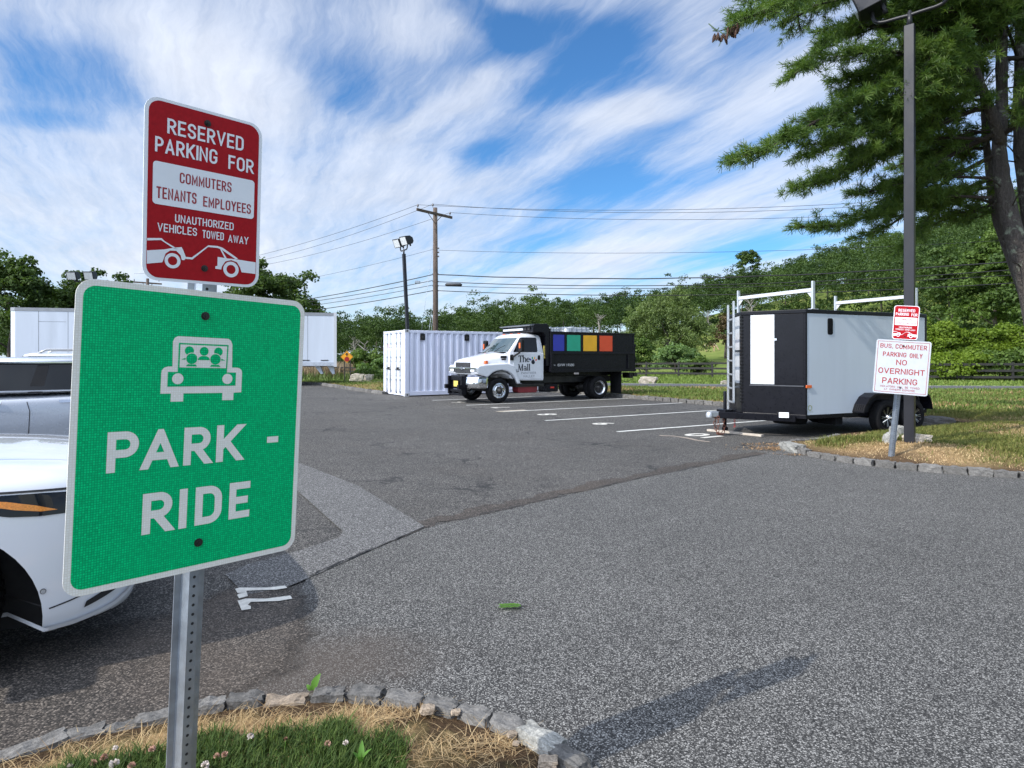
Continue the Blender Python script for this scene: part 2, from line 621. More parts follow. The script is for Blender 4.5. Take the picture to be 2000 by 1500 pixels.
def road_text(mb, text, x0, x1, y0, y1, place, wt=.19, gap=.30, mi=0, eps=.00002):
    """road sign lettering drawn with strokes of even width, fitted to the box; place(u,v) -> 3-D, lifted by eps per stroke"""
    hh = y1 - y0
    t_ = wt * hh
    adv = [(STROKES[c][0] if c in STROKES else .45) * hh + t_ for c in text]
    k = (x1 - x0 - t_ * 0) / (sum(adv) + gap * hh * (len(text) - 1) * .5)
    x = x0
    nrm = (place(1, 0) - place(0, 0)).cross(place(0, 1) - place(0, 0)).normalized()
    lift = 0
    for c, a in zip(text, adv):
        if c in STROKES:
            cw = max(a * k - t_, 0)
            X = lambda u: x + t_ / 2 + u * cw
            Y = lambda v: y0 + t_ / 2 + v * (hh - t_)
            for st in STROKES[c][1]:
                if st == '|': st = [(0, 0), (0, 1)]
                P_ = []
                for i, q in enumerate(st):
                    p = Vector((X(q[0]), Y(q[1])))
                    if len(q) == 3 and 0 < i < len(st) - 1:
                        a_, b_ = Vector((X(st[i - 1][0]), Y(st[i - 1][1]))), Vector((X(st[i + 1][0]), Y(st[i + 1][1])))
                        r = min((cw * .5 if q[2] == 2 else hh * .24), (a_ - p).length * (.5 if len(st[i - 1]) == 3 else 1), (b_ - p).length * (.5 if len(st[i + 1]) == 3 else 1))
                        pa, pb = p + (a_ - p).normalized() * r, p + (b_ - p).normalized() * r
                        for j in range(9):
                            f_ = j / 8
                            m_ = 1.0 if True else 0
                            w0, w1, w2 = (1 - f_) ** 2, 2 * f_ * (1 - f_) * .75, f_ * f_
                            P_.append((pa * w0 + p * w1 + pb * w2) / (w0 + w1 + w2))
                    else:
                        P_.append(p)
                Q_ = [P_[0]]
                for p in P_[1:]:
                    if (p - Q_[-1]).length > t_ * .02: Q_.append(p)
                P_ = Q_
                d0, d1 = (P_[1] - P_[0]).normalized(), (P_[-1] - P_[-2]).normalized()
                curved = len(P_) > 2
                ext = []
                for dd_, q in ((d0, st[0]), (d1, st[-1])):
                    diag = abs(dd_.x) > .05 and abs(dd_.y) > .05
                    ext.append(0 if c in 'CGSO' and curved else (1.2 * t_ if q[1] in (0, 1) else 0) if diag else t_ * .5)
                P_[0] = P_[0] - d0 * ext[0]; P_[-1] = P_[-1] + d1 * ext[1]
                lo, hi = (y0 - (hh * .2 if c == ',' else 0)), y1
                n = len(P_)
                L, R_ = [], []
                for i, p in enumerate(P_):
                    ta = (P_[i] - P_[i - 1]).normalized() if i else d0
                    tb = (P_[i + 1] - P_[i]).normalized() if i < n - 1 else d1
                    tt = (ta + tb).normalized()
                    nn = Vector((-tt.y, tt.x)) * (t_ / 2) / max(.35, tt.dot(ta))
                    L.append(p + nn); R_.append(p - nn)
                lift += eps
                for i in range(n - 1):
                    poly = [L[i], L[i + 1], R_[i + 1], R_[i]]
                    for sg, lim in ((1, lo), (-1, -hi)):           # trim to the height of the line
                        out = []
                        for j in range(len(poly)):
                            a_, b_ = poly[j - 1], poly[j]
                            ia, ib = a_.y * sg >= lim - 1e-9, b_.y * sg >= lim - 1e-9
                            if ia != ib: out.append(a_.lerp(b_, (lim - a_.y * sg) / ((b_.y - a_.y) * sg)))
                            if ib: out.append(b_)
                        poly = out
                    if len(poly) > 2: mb.add([place(q.x, q.y) + nrm * lift for q in poly], [list(range(len(poly)))], mi)
            lift = 0 if lift > .0002 else lift
        x += a * k + gap * hh * .5 * k


def eval_mesh(o):
    dg = bpy.context.evaluated_depsgraph_get()
    return bpy.data.meshes.new_from_object(o.evaluated_get(dg))


# ------------------------------------------------------------------ materials
def new_mat(name):
    m = bpy.data.materials.new(name)
    m.use_nodes = True
    t = NT(m.node_tree)
    b = t.n['Principled BSDF']
    return m, t, b


def objco(t):
    return t.node('ShaderNodeTexCoord').outputs['Object']


def pm(name, c, rough=.5, metal=0.0, var=.12, vs=4.0, bump=0.0, bs=60.0, coat=0.0, spec=.5, stain=None, streak=False):
    """a plain painted / metal / plastic surface with a little wear"""
    m, t, b = new_mat(name)
    v = objco(t)
    if streak:
        mp = t.node('ShaderNodeMapping')
        mp.inputs['Scale'].default_value = (1, 1, .12)
        t.put(mp.inputs[0], v)
        v2 = mp.outputs[0]
    else:
        v2 = v
    n = t.noise(v2, vs, 5, .6)
    lo = tuple(x * (1 - var) for x in c)
    hi = tuple(min(1, x * (1 + var)) for x in c)
    cc = t.ramp(n, [(.3, lo), (.7, hi)])
    if stain:
        sc, amt, scale = stain
        k = t.noise(v2, scale, 6, .65)
        cc = t.mix(t.maprange(k, .52, .75, 0, amt), cc, sc)
    t.put(b.inputs['Base Color'], cc)
    b.inputs['Metallic'].default_value = metal
    r2 = t.maprange(t.noise(v, vs * 3, 4, .6), .3, .7, max(.02, rough * .8), min(1, rough * 1.2))
    t.put(b.inputs['Roughness'], r2)
    b.inputs['Coat Weight'].default_value = coat
    b.inputs['Coat Roughness'].default_value = .04
    b.inputs['Specular IOR Level'].default_value = spec
    if bump:
        bn = t.node('ShaderNodeBump')
        bn.inputs['Strength'].default_value = 1.0
        bn.inputs['Distance'].default_value = bump
        t.put(bn.inputs['Height'], t.noise(v, bs, 4, .6))
        t.put(b.inputs['Normal'], bn.outputs[0])
    return m


def asphalt(name, scale, dark, light, mid, patch=.25, bump=.002, brown=0.0, cracks=0.0, stains=(), fade=False):
    m, t, b = new_mat(name)
    v = objco(t)
    cells = t.voronoi(v, scale)
    val = t.sep(cells)[0]
    grain = t.ramp(val, [(0.0, dark), (.45, mid), (.8, light), (1.0, tuple(min(1, x * 1.7) for x in light))])
    edge = t.voronoi(v, scale, out='Distance')
    grain = t.mix(t.maprange(edge, .35, .75, 0, .75), grain, tuple(x * .45 for x in dark))
    fine = t.noise(v, scale * 2.3, 2, .6)
    grain = t.mix(.45, grain, t.ramp(fine, [(.3, (.55, .55, .55)), (.7, (1.25, 1.25, 1.25))]), 'MULTIPLY')
    big = t.noise(v, .35, 6, .6)
    med = t.noise(v, 2.2, 5, .65)
    sh = t.math('MULTIPLY_ADD', big, patch * 1.6, 1 - patch * .8)
    sh = t.math('MULTIPLY', sh, t.math('MULTIPLY_ADD', med, patch * 1.1, 1 - patch * .55))
    c = t.mix(1.0, grain, t.combine(sh, sh, sh), 'MULTIPLY')
    if brown:
        k = t.maprange(t.noise(v, .8, 5, .6), .5, .75, 0, brown)
        c = t.mix(k, c, (.10, .075, .055))
    for (sx, sy, rx, ry, ang, sc, amt) in stains:
        mp = t.node('ShaderNodeMapping', vector_type='TEXTURE')
        mp.inputs['Location'].default_value = (sx, sy, 0)
        mp.inputs['Rotation'].default_value = (0, 0, ang)
        mp.inputs['Scale'].default_value = (rx, ry, 1)
        wob = t.vmath('ADD', v, t.vmath('SCALE', t.vmath('SUBTRACT', t.noise(v, 3.0, 4, .6, out='Color'), (.5, .5, .5)), scale=.5))
        t.put(mp.inputs[0], wob)
        ln = t.vmath('LENGTH', t.vmath('MULTIPLY', mp.outputs[0], (1, 1, 0)))
        nd = t.n[-1]
        lnv = nd.outputs['Value']
        c = t.mix(t.maprange(lnv, .4, 1.1, amt, 0, True), c, sc)
    if cracks:
        cv = t.vmath('ADD', v, t.vmath('SCALE', t.vmath('SUBTRACT', t.noise(v, 1.1, 5, .6, out='Color'), (.5, .5, .5)), scale=1.4))
        e = t.voronoi(cv, .45, 'DISTANCE_TO_EDGE', 'Distance')
        cm = t.maprange(e, .004, .02, cracks, 0)
        cm = t.math('MULTIPLY', cm, t.maprange(t.noise(v, .5, 3), .48, .6, 0, 1))
        c = t.mix(cm, c, (.012, .012, .013))
    t.put(b.inputs['Base Color'], c)
    b.inputs['Roughness'].default_value = .85
    b.inputs['Specular IOR Level'].default_value = .35
    if fade:
        al = t.node('ShaderNodeAttribute', attribute_name='edge').outputs['Fac']
        al = t.math('ADD', al, t.math('MULTIPLY', t.math('SUBTRACT', t.noise(v, 5.0, 5, .7), .5), .9))
        t.put(b.inputs['Alpha'], t.maprange(al, .25, .75, 0, 1, True))
    bn = t.node('ShaderNodeBump')
    bn.inputs['Distance'].default_value = bump
    bn.inputs['Strength'].default_value = 1.0
    hgt = t.math('SUBTRACT', 1.0, edge)
    hgt = t.math('ADD', hgt, t.math('MULTIPLY', val, .8))
    t.put(bn.inputs['Height'], hgt)
    t.put(b.inputs['Normal'], bn.outputs[0])
    return m


def leafmat(name, c0, c1, trans=.35, rough=.6, attr='tint'):
    m, t, b = new_mat(name)
    if attr:
        a = t.node('ShaderNodeAttribute', attribute_name=attr).outputs['Fac']
    else:
        a = t.noise(objco(t), 2.0, 3)
    c = t.ramp(a, [(0, c0), (1, c1)])
    t.put(b.inputs['Base Color'], c)
    b.inputs['Roughness'].default_value = rough
    b.inputs['Specular IOR Level'].default_value = .25
    tr = t.node('ShaderNodeBsdfTranslucent')
    t.put(tr.inputs[0], t.mix(1.0, c, (1.25, 1.35, .6), 'MULTIPLY'))
    mx = t.node('ShaderNodeMixShader')
    mx.inputs[0].default_value = trans
    t.l.new(b.outputs[0], mx.inputs[1])
    t.l.new(tr.outputs[0], mx.inputs[2])
    t.l.new(mx.outputs[0], t.n['Material Output'].inputs[0])
    return m


def hue_mat(name, trans=.3):
    m, t, b = new_mat(name)
    c = t.node('ShaderNodeAttribute', attribute_name='hue').outputs['Color']
    t.put(b.inputs['Base Color'], c)
    b.inputs['Roughness'].default_value = .6
    b.inputs['Specular IOR Level'].default_value = .25
    tr = t.node('ShaderNodeBsdfTranslucent')
    t.put(tr.inputs[0], c)
    mx = t.node('ShaderNodeMixShader')
    mx.inputs[0].default_value = trans
    t.l.new(b.outputs[0], mx.inputs[1])
    t.l.new(tr.outputs[0], mx.inputs[2])
    t.l.new(mx.outputs[0], t.n['Material Output'].inputs[0])
    return m


def retro(name, c, c2, cell):
    """sheeting with a fine honeycomb of prisms"""
    m, t, b = new_mat(name)
    v = objco(t)
    mp = t.node('ShaderNodeMapping')
    mp.inputs['Scale'].default_value = (1, 0, 1.0)
    t.put(mp.inputs[0], v)
    d = t.voronoi(mp.outputs[0], 1 / cell, 'DISTANCE_TO_EDGE', 'Distance', rnd=.18)
    k = t.maprange(d, .02, .2, 0, 1)
    sp = t.sep(t.voronoi(mp.outputs[0], 1 / cell, rnd=.18))[0]
    k = t.math('MULTIPLY', k, t.math('MULTIPLY_ADD', sp, .5, .5))
    cc = t.mix(k, c2, c)
    big = t.noise(v, 5, 5, .65)
    cc = t.mix(t.maprange(big, .3, .7, 0, .30), cc, tuple(x * .68 for x in c))
    gr = t.noise(v, 34, 4, .7)
    cc = t.mix(t.maprange(gr, .66, .76, 0, .5), cc, tuple(x * .45 + .02 for x in c))
    t.put(b.inputs['Base Color'], cc)
    b.inputs['Roughness'].default_value = .35
    b.inputs['Specular IOR Level'].default_value = .12
    b.inputs['Coat Weight'].default_value = .0
    b.inputs['Coat Roughness'].default_value = .15
    bn = t.node('ShaderNodeBump')
    bn.inputs['Distance'].default_value = .0006
    bn.inputs['Strength'].default_value = .6
    t.put(bn.inputs['Height'], d)
    t.put(b.inputs['Normal'], bn.outputs[0])
    return m


def glassmat(name, c=(.006, .008, .010), rough=.03, coat=.0):
    m, t, b = new_mat(name)
    v = objco(t)
    t.put(b.inputs['Base Color'], t.ramp(t.noise(v, 3, 3), [(.3, tuple(x * .8 for x in c)), (.7, tuple(x * 1.25 for x in c))]))
    b.inputs['Roughness'].default_value = rough
    b.inputs['Specular IOR Level'].default_value = .4
    b.inputs['IOR'].default_value = 1.52
    b.inputs['Coat Weight'].default_value = coat
    b.inputs['Coat Roughness'].default_value = .01
    return m


def stone(name, c, sc=9.0):
    m, t, b = new_mat(name)
    v = objco(t)
    n = t.noise(v, sc, 6, .65)
    sp = t.sep(t.voronoi(v, sc * 14))[0]
    cc = t.ramp(n, [(.25, tuple(x * .55 for x in c)), (.5, c), (.8, tuple(min(1, x * 1.4) for x in c))])
    cc = t.mix(.4, cc, t.ramp(sp, [(.1, .4), (.6, 1.0), (.95, 1.5)]), 'MULTIPLY')
    rnd = t.node('ShaderNodeObjectInfo').outputs['Random']
    k = t.math('MULTIPLY_ADD', rnd, .5, .75)
    cc = t.mix(1.0, cc, t.combine(k, k, k), 'MULTIPLY')
    t.put(b.inputs['Base Color'], cc)
    b.inputs['Roughness'].default_value = .9
    bn = t.node('ShaderNodeBump')
    bn.inputs['Distance'].default_value = .006
    t.put(bn.inputs['Height'], t.noise(v, sc * 5, 6, .7))
    t.put(b.inputs['Normal'], bn.outputs[0])
    return m


def bark(name, c, lichen=0.0, sc=9.0):
    m, t, b = new_mat(name)
    v = objco(t)
    mp = t.node('ShaderNodeMapping')
    mp.inputs['Scale'].default_value = (1, 1, .28)
    t.put(mp.inputs[0], v)
    n = t.noise(mp.outputs[0], sc, 7, .7)
    e = t.voronoi(t.vmath('ADD', mp.outputs[0], t.vmath('SCALE', t.noise(v, sc, 4, .6, out='Color'), scale=.12)), sc * 3.2, 'DISTANCE_TO_EDGE', 'Distance')
    cc = t.ramp(n, [(.25, tuple(x * .4 for x in c)), (.55, c), (.85, tuple(x * 1.6 for x in c))])
    cc = t.mix(t.maprange(e, 0, .10, .5, 0), cc, tuple(x * .3 for x in c))
    if lichen:
        k = t.maprange(t.noise(v, 6.0, 5, .6), .58, .68, 0, lichen)
        cc = t.mix(k, cc, (.22, .25, .19))
    t.put(b.inputs['Base Color'], cc)
    b.inputs['Roughness'].default_value = .95
    bn = t.node('ShaderNodeBump')
    bn.inputs['Distance'].default_value = .02
    t.put(bn.inputs['Height'], t.math('ADD', n, t.math('MULTIPLY', e, 2.0)))
    t.put(b.inputs['Normal'], bn.outputs[0])
    return m


M = {}
M['white_paint'] = pm('white_paint', (.72, .74, .78), .25, coat=.8, var=.03)
M['pearl_paint'] = pm('pearl_paint', (.74, .76, .80), .22, coat=1.0, var=.0)
M['silver_paint'] = pm('silver_paint', (.46, .49, .54), .25, metal=.3, coat=1.0, var=.0)
M['grey_paint'] = pm('grey_paint', (.42, .42, .42), .3, metal=.2, coat=1.0, var=.03)
M['black_paint'] = pm('black_paint', (.006, .006, .009), .30, var=.25, spec=.22)
M['black_plastic'] = pm('black_plastic', (.010, .010, .011), .5, spec=.25, var=.25)
M['seam'] = pm('seam', (.02, .02, .022), .7)
M['rubber'] = pm('rubber', (.010, .010, .011), .85, spec=.2, var=.3, vs=9)
M['chrome'] = pm('chrome', (.75, .77, .8), .12, metal=1.0, var=.06)
M['alloy'] = pm('alloy', (.62, .63, .65), .3, metal=1.0, var=.1)
M['aluminium'] = pm('aluminium', (.62, .64, .66), .42, metal=.75, var=.08, vs=7)
M['galvanised'] = pm('galvanised', (.33, .37, .42), .45, metal=.75, var=.22, vs=14, stain=((.30, .33, .36), .6, 30))
M['steel_dark'] = pm('steel_dark', (.05, .048, .045), .5, metal=.6, var=.3)
M['rust'] = pm('rust', (.14, .05, .03), .85, var=.5, vs=40)
M['container_white'] = pm('container_white', (.72, .74, .85), .5, var=.05, vs=1.5, stain=((.5, .48, .62), .35, 1.2), streak=True)
M['container_door'] = pm('container_door', (.70, .73, .78), .5, var=.05, vs=2, stain=((.5, .52, .56), .4, 3), streak=True)
M['trailer_grey'] = pm('trailer_grey', (.53, .59, .655), .38, var=.05, vs=1.6, coat=.25, streak=True, stain=((.6, .64, .69), .5, 1.4))
M['trailer_white'] = pm('trailer_white', (.55, .57, .60), .35, var=.03, coat=.2)
M['box_white'] = pm('box_white', (.60, .65, .73), .4, var=.05, vs=.8, streak=True, stain=((.46, .5, .56), .5, .9))
M['tote_white'] = pm('tote_white', (.74, .77, .80), .4, var=.06)
M['glass_dark'] = glassmat('glass_dark')
M['glass_screen'] = glassmat('glass_screen', (.035, .06, .065), .02, 1.0)
M['lens_clear'] = pm('lens_clear', (.75, .78, .8), .1, var=.1, vs=30, coat=1)
M['lamp_glass'] = pm('lamp_glass', (.62, .64, .64), .2, var=.1, vs=8, coat=.5)
M['amber'] = pm('amber', (.85, .26, .02), .25, var=.35, vs=160, coat=.8)
M['red_lens'] = pm('red_lens', (.55, .02, .015), .25, coat=.8)
M['orange_lens'] = pm('orange_lens', (.75, .13, .02), .3, coat=.5)
M['bronze_pole'] = pm('bronze_pole', (.019, .019, .023), .35, var=.2, vs=2, spec=.35)
M['sign_white'] = pm('sign_white', (.86, .88, .92), .4, var=.03, vs=12)
M['sign_white_dimmed'] = pm('sign_white_dimmed', (.52, .54, .57), .45, var=.06, vs=9, stain=((.5, .5, .5), .4, 7))  # sign white with a darker base, toned down for the panel in direct sun
M['sign_red'] = pm('sign_red', (.40, .010, .016), .45, var=.1, vs=90, spec=.15)
M['red_letters'] = pm('red_letters', (.36, .035, .03), .5, var=.15, vs=60)
M['maroon_letters'] = pm('maroon_letters', (.36, .02, .03), .4)
M['retro_green'] = retro('retro_green', (.0, .74, .26), (.0, .26, .09), .0060)
M['retro_white'] = retro('retro_white', (.97, .96, .90), (.82, .78, .68), .0060)
M['sign_back'] = pm('sign_back', (.5, .51, .52), .4, metal=.8)
M['sign_yellow'] = pm('sign_yellow', (.75, .33, .02), .4)
M['sign_black'] = pm('sign_black', (.015, .015, .015), .5)
M['stop_red'] = pm('stop_red', (.30, .015, .015), .45)
M['paint_line'] = pm('paint_line', (.62, .62, .58), .8, var=.2, vs=9, stain=((.25, .25, .24), .55, 16))
M['paint_number'] = pm('paint_number', (.60, .58, .52), .8, var=.15, vs=20, stain=((.18, .18, .17), .55, 45))
M['wood_plank'] = pm('wood_plank', (.46, .40, .33), .8, var=.25, vs=12, bump=.002, bs=40)
M['fence_black'] = pm('fence_black', (.014, .013, .012), .7, var=.4, vs=3)
M['pole_wood'] = bark('pole_wood', (.14, .105, .085), 0, 7)
M['insulator'] = pm('insulator', (.13, .12, .12), .3)
M['cable'] = pm('cable', (.015, .015, .016), .6)
M['curb_stone'] = stone('curb_stone', (.145, .138, .128))
M['curb_pale'] = stone('curb_pale', (.29, .285, .26))
M['curb_beige'] = stone('curb_beige', (.34, .27, .20))
M['boulder'] = stone('boulder', (.40, .35, .29), 4)
M['cyan'] = None
M['panel_blue'] = pm('panel_blue', (.030, .042, .36), .45, var=.06)
M['panel_green'] = pm('panel_green', (.02, .38, .22), .45, var=.06)
M['panel_yellow'] = pm('panel_yellow', (.90, .46, .02), .45, var=.06)
M['panel_red'] = pm('panel_red', (.76, .085, .025), .45, var=.06)
M['logo_ink'] = pm('logo_ink', (.006, .008, .02), .5)
M['logo_grey'] = pm('logo_grey', (.16, .17, .2), .5)
M['white_ink'] = pm('white_ink', (.6, .6, .6), .5)
M['plate_yellow'] = pm('plate_yellow', (.65, .52, .12), .4, var=.3, vs=40)
M['tank_red'] = pm('tank_red', (.22, .012, .02), .4, coat=.4, var=.25)
M['horse_tan'] = pm('horse_tan', (.48, .33, .20), .8, var=.15)
M['cone_brown'] = pm('cone_brown', (.07, .035, .022), .9, var=.5, vs=30)
M['zip_tie'] = pm('zip_tie', (.7, .72, .72), .5)
M['bark_pine'] = bark('bark_pine', (.078, .066, .060), .8, 6)
M['bark_twig'] = bark('bark_twig', (.06, .045, .036), 0, 14)
M['bark_grey'] = bark('bark_grey', (.10, .085, .07), 0, 5)
M['dead_wood'] = bark('dead_wood', (.26, .24, .21), 0, 5)
M['needles'] = leafmat('needles', (.036, .088, .022), (.165, .24, .052), .35, .45)
M['leaf_forest'] = leafmat('leaf_forest', (.012, .034, .010), (.072, .118, .025), .26)
M['leaf_dark'] = leafmat('leaf_dark', (.034, .066, .018), (.10, .155, .036), .3)
M['leaf_mid'] = leafmat('leaf_mid', (.045, .085, .018), (.125, .19, .038), .3)
M['leaf_willow'] = leafmat('leaf_willow', (.10, .145, .050), (.21, .27, .10), .35)
M['leaf_bush'] = leafmat('leaf_bush', (.085, .15, .05), (.19, .28, .10), .35)
M['leaf_shrub'] = leafmat('leaf_shrub', (.075, .125, .014), (.20, .28, .030), .38)
M['leaf_rust'] = leafmat('leaf_rust', (.06, .045, .02), (.12, .085, .04), .25)
M['reed'] = leafmat('reed', (.20, .15, .09), (.36, .28, .18), .3)
M['weed'] = leafmat('weed', (.08, .20, .03), (.16, .32, .06), .4, attr=None)
M['grass_blade'] = hue_mat('grass_blade', .3)
M['clover_white'] = pm('clover_white', (.62, .54, .48), .8, var=.25, vs=90)
M['clover_tan'] = pm('clover_tan', (.42, .24, .17), .9, var=.3, vs=90)
M['scrap_white'] = pm('scrap_white', (.75, .76, .78), .6)


# ------------------------------------------------------------------ terrain
def sstep(a, b, x):
    t = np.clip((np.asarray(x, float) - a) / (b - a), 0, 1)
    return t * t * (3 - 2 * t)


RIDGE_U = np.array([-1.2, -.6, -.3, -.1, 0, .16, .26, .32, .40, .48, .56, .64, .72, .80, 1.0, 1.6])
RIDGE_Z = np.array([0, 0, .5, 4, 9, 12, 15, 20, 24, 28, 33, 36, 41, 47, 56, 60])


def terrain(x, y):
    x = np.asarray(x, float); y = np.asarray(y, float)
    yy = np.maximum(y, 1.0)
    u = np.clip(x / yy, -1.2, 1.6)
    r = np.hypot(x, y)
    hill = np.interp(u, RIDGE_U, RIDGE_Z) * sstep(62, 290, np.where(y > 5, r * .97, 0))
    dip = -.75 * sstep(34, 66, y) * sstep(14, -16, x)
    wob = .05 * np.sin(x * .21) * np.cos(y * .17) * sstep(40, 60, r)
    return hill + dip + wob - .06


def tz(x, y):
    return float(terrain(x, y))


def make_ground():
    ax = np.r_[np.linspace(-1500, -160, 12), np.linspace(-150, 260, 140), np.linspace(280, 1500, 12)]
    ay = np.r_[np.linspace(-600, -20, 8), np.linspace(-10, 300, 110), np.linspace(320, 1800, 14)]
    X, Y = np.meshgrid(ax, ay)
    V = np.c_[X.ravel(), Y.ravel(), terrain(X.ravel(), Y.ravel())]
    nx, ny = len(ax), len(ay)
    i = (np.arange(ny - 1)[:, None] * nx + np.arange(nx - 1)[None, :]).ravel()
    Q = np.c_[i, i + 1, i + nx + 1, i + nx]
    m, t, b = new_mat('field_grass')
    v = objco(t)
    n = t.noise(v, .12, 6, .6)
    f = t.noise(v, 3.0, 5, .7)
    c = t.ramp(n, [(.3, (.09, .14, .028)), (.55, (.15, .19, .045)), (.75, (.25, .22, .085))])
    c = t.mix(.55, c, t.ramp(f, [(.25, .5), (.75, 1.5)]), 'MULTIPLY')
    t.put(b.inputs['Base Color'], c)
    b.inputs['Roughness'].default_value = .95
    b.inputs['Specular IOR Level'].default_value = .1
    bn = t.node('ShaderNodeBump'); bn.inputs['Distance'].default_value = .06
    t.put(bn.inputs['Height'], t.noise(v, 9, 5, .7)); t.put(b.inputs['Normal'], bn.outputs[0])
    o = np_mesh('ground', V, Q, m, smooth=True)
    tag(o, 'rolling green field rising to a wooded hillside', 'ground', kind='structure')


make_ground()

# ------------------------------------------------------------------ paving
MA_OLD = asphalt('old_asphalt', 120, (.0235, .0225, .021), (.20, .188, .17), (.063, .060, .0555), .56, .0012, .10, .85)
MA_NEW = asphalt('coarse_asphalt', 165, (.027, .0262, .025), (.255, .247, .23), (.084, .081, .0765), .40, .0018, .0, 0,
                 stains=((-1.35, 2.95, 1.2, .55, .3, (.085, .065, .05), .6),))
MA_TRENCH = asphalt('pale_asphalt', 130, (.05, .049, .048), (.25, .245, .235), (.125, .122, .118), .24, .0012)
MA_ROAD = asphalt('road_asphalt', 60, (.06, .06, .062), (.16, .16, .16), (.10, .10, .102), .15, .001)
MA_DIRTY = asphalt('stained_asphalt', 120, (.026, .0235, .021), (.150, .128, .108), (.066, .057, .049), .3, .0016, .6, fade=True)


def sheet(name, pts, z, mat, label, step=2.0):
    o = tri_patch(name, pts, lambda x, y: z, step, mat)
    return tag(o, label, None, kind='structure')


lot_out = [(-45, -8), (40, -8), (40, 6), (14, 9), lot(15.75, 6.9), lot(15.75, 24.2), (1.0, 29.2), (-5.3, 26.0), (-7.4, 29.4), (-10.4, 34.8), (-14, 37.4), (-40, 50), (-75, 60), (-75, -8)]
sheet('parking_lot', lot_out, 0.0, MA_OLD, 'worn dark grey asphalt of the parking lot with fine cracks', 4.0)

seam = [at(1560, 872), at(1500, 886), at(1250, 935.5), at(1040, 984), at(830, 1033), at(700, 1086), at(600, 1131), at(575, 1175), at(540, 1235), at(460, 1300), at(330, 1352), at(200, 1400), at(0, 1462)]
new_out = [(p.x, p.y) for p in seam] + [(-2.6, 2.0), (-3, -6), (38, -6), (38, 5.6), (12.0, 7.0), (6.6, 8.6), (5.4, 9.3), (5.05, 10.2)]
sheet('coarse_pavement', new_out, .006, MA_NEW, 'coarse speckled grey asphalt with exposed pale stones in the foreground', 1.5)
tr = [at(829, 1030), at(700, 951), at(592, 908), at(430, 858), at(430, 880), at(575, 955), at(670, 1040), at(662, 1052), at(590, 1076), at(480, 1106), at(440, 1125), at(480, 1165), at(560, 1150), at(600, 1133), at(700, 1088)]
sheet('trench_patch', [(p.x, p.y) for p in tr], .011, MA_TRENCH, 'pale L-shaped asphalt patch over an old trench', .5)
dt = [at(640, 1150), at(660, 1230), at(620, 1320), at(480, 1385), at(330, 1440), at(200, 1480), at(-60, 1560), at(-400, 1540), at(-500, 1330), at(0, 1250), at(300, 1190), at(430, 1140), at(540, 1120)]
DT = [(p.x, p.y) for p in dt]
def edge_of(x, y): return np.clip(poly_dist(np.c_[x, y], DT + DT[:1]) / .32, 0, 1)
tag(tri_patch('stained_pavement', DT, lambda x, y: .0105, .06, MA_DIRTY, {'edge': edge_of}), 'brown stained asphalt strip beside the cobble kerb', None, kind='structure')


def curve_strip(name, mat, pts, wd, z, label, jit=0.0):
    mb = MB()
    pts = [Vector((p[0], p[1], 0)) for p in pts]
    L, Rr = [], []
    for i, p in enumerate(pts):
        t = (pts[min(i + 1, len(pts) - 1)] - pts[max(i - 1, 0)]).normalized()
        nrm = Vector((-t.y, t.x, 0))
        ww = wd / 2 * (1 + random.uniform(-jit, jit))
        L.append(p + nrm * ww + Vector((0, 0, z))); Rr.append(p - nrm * ww + Vector((0, 0, z)))
    n = len(pts)
    mb.add(L + Rr, [(i, n + i, n + i + 1, i + 1) for i in range(n - 1)])
    o = mb.build(name, mat)
    if o.data.polygons[0].normal.z < 0: o.data.flip_normals()
    return tag(o, label, None, kind='structure')


# black crack along the joint between the two pavings
M_CRACK = pm('joint_tar', (.014, .013, .013), .8, var=.4, vs=20)
sp = [Vector((p.x, p.y)) for p in seam[1:7]]
jp = []
for i in range(len(sp) - 1):
    for k in range(14):
        q = sp[i].lerp(sp[i + 1], k / 14)
        jp.append((q.x + random.uniform(-.012, .012), q.y + random.uniform(-.012, .012)))
curve_strip('pavement_joint', M_CRACK, jp, .011, .0165, 'dark cracked joint between old and coarse asphalt', .8)
dj = []
for i in range(1, 5):
    p_, q_ = Vector((seam[i].x, seam[i].y)), Vector((seam[i + 1].x, seam[i + 1].y))
    nn_ = Vector((-(q_ - p_).y, (q_ - p_).x)).normalized()
    for k in range(16):
        c_ = p_.lerp(q_, k / 16) - nn_ * (.13 + .05 * math.sin(i * 5 + k * .9))
        dj.append((c_.x, c_.y))
curve_strip('joint_dirt', asphalt('dirty_joint', 110, (.022, .019, .016), (.13, .11, .092), (.058, .049, .042), .3, .0012, .5), dj, .24, .0045, 'brown dirt washed along the joint of the two pavings', .45)
curve_strip('repair_scar', pm('scar', (.30, .25, .20), .9, var=.3, vs=14), [(at(x, y).x, at(x, y).y) for x, y in ((1288, 851), (1315, 852), (1340, 855.5), (1362, 860.5), (1386, 863.5))], .085, .0055, 'pale tan repair scar in the asphalt near the stall numbers', .5)
curve_strip('repair_scar', pm('scar_line', (.42, .36, .28), .9, var=.3, vs=14), [(at(x, y).x, at(x, y).y) for x, y in ((972, 804.3), (1000, 802.6), (1026, 801.2))], .22, .0075, 'worn tan patch at the start of a stall line by the truck', .3)

# stall lines and numbers
rows = [(10.02, 8.35), (12.66, 8.35), (15.3, 8.7), (17.95, 8.9), (20.6, 8.9)]
for k, (bb, a0) in enumerate(rows):
    pts = []
    for i in range(40):
        a_ = a0 + (15.5 - a0) * i / 39
        q = lot(a_, bb + random.uniform(-.008, .008))
        pts.append((q.x, q.y))
    curve_strip('parking_line', M['paint_line'], pts, .105, .006, 'white painted line between two parking stalls', .06)


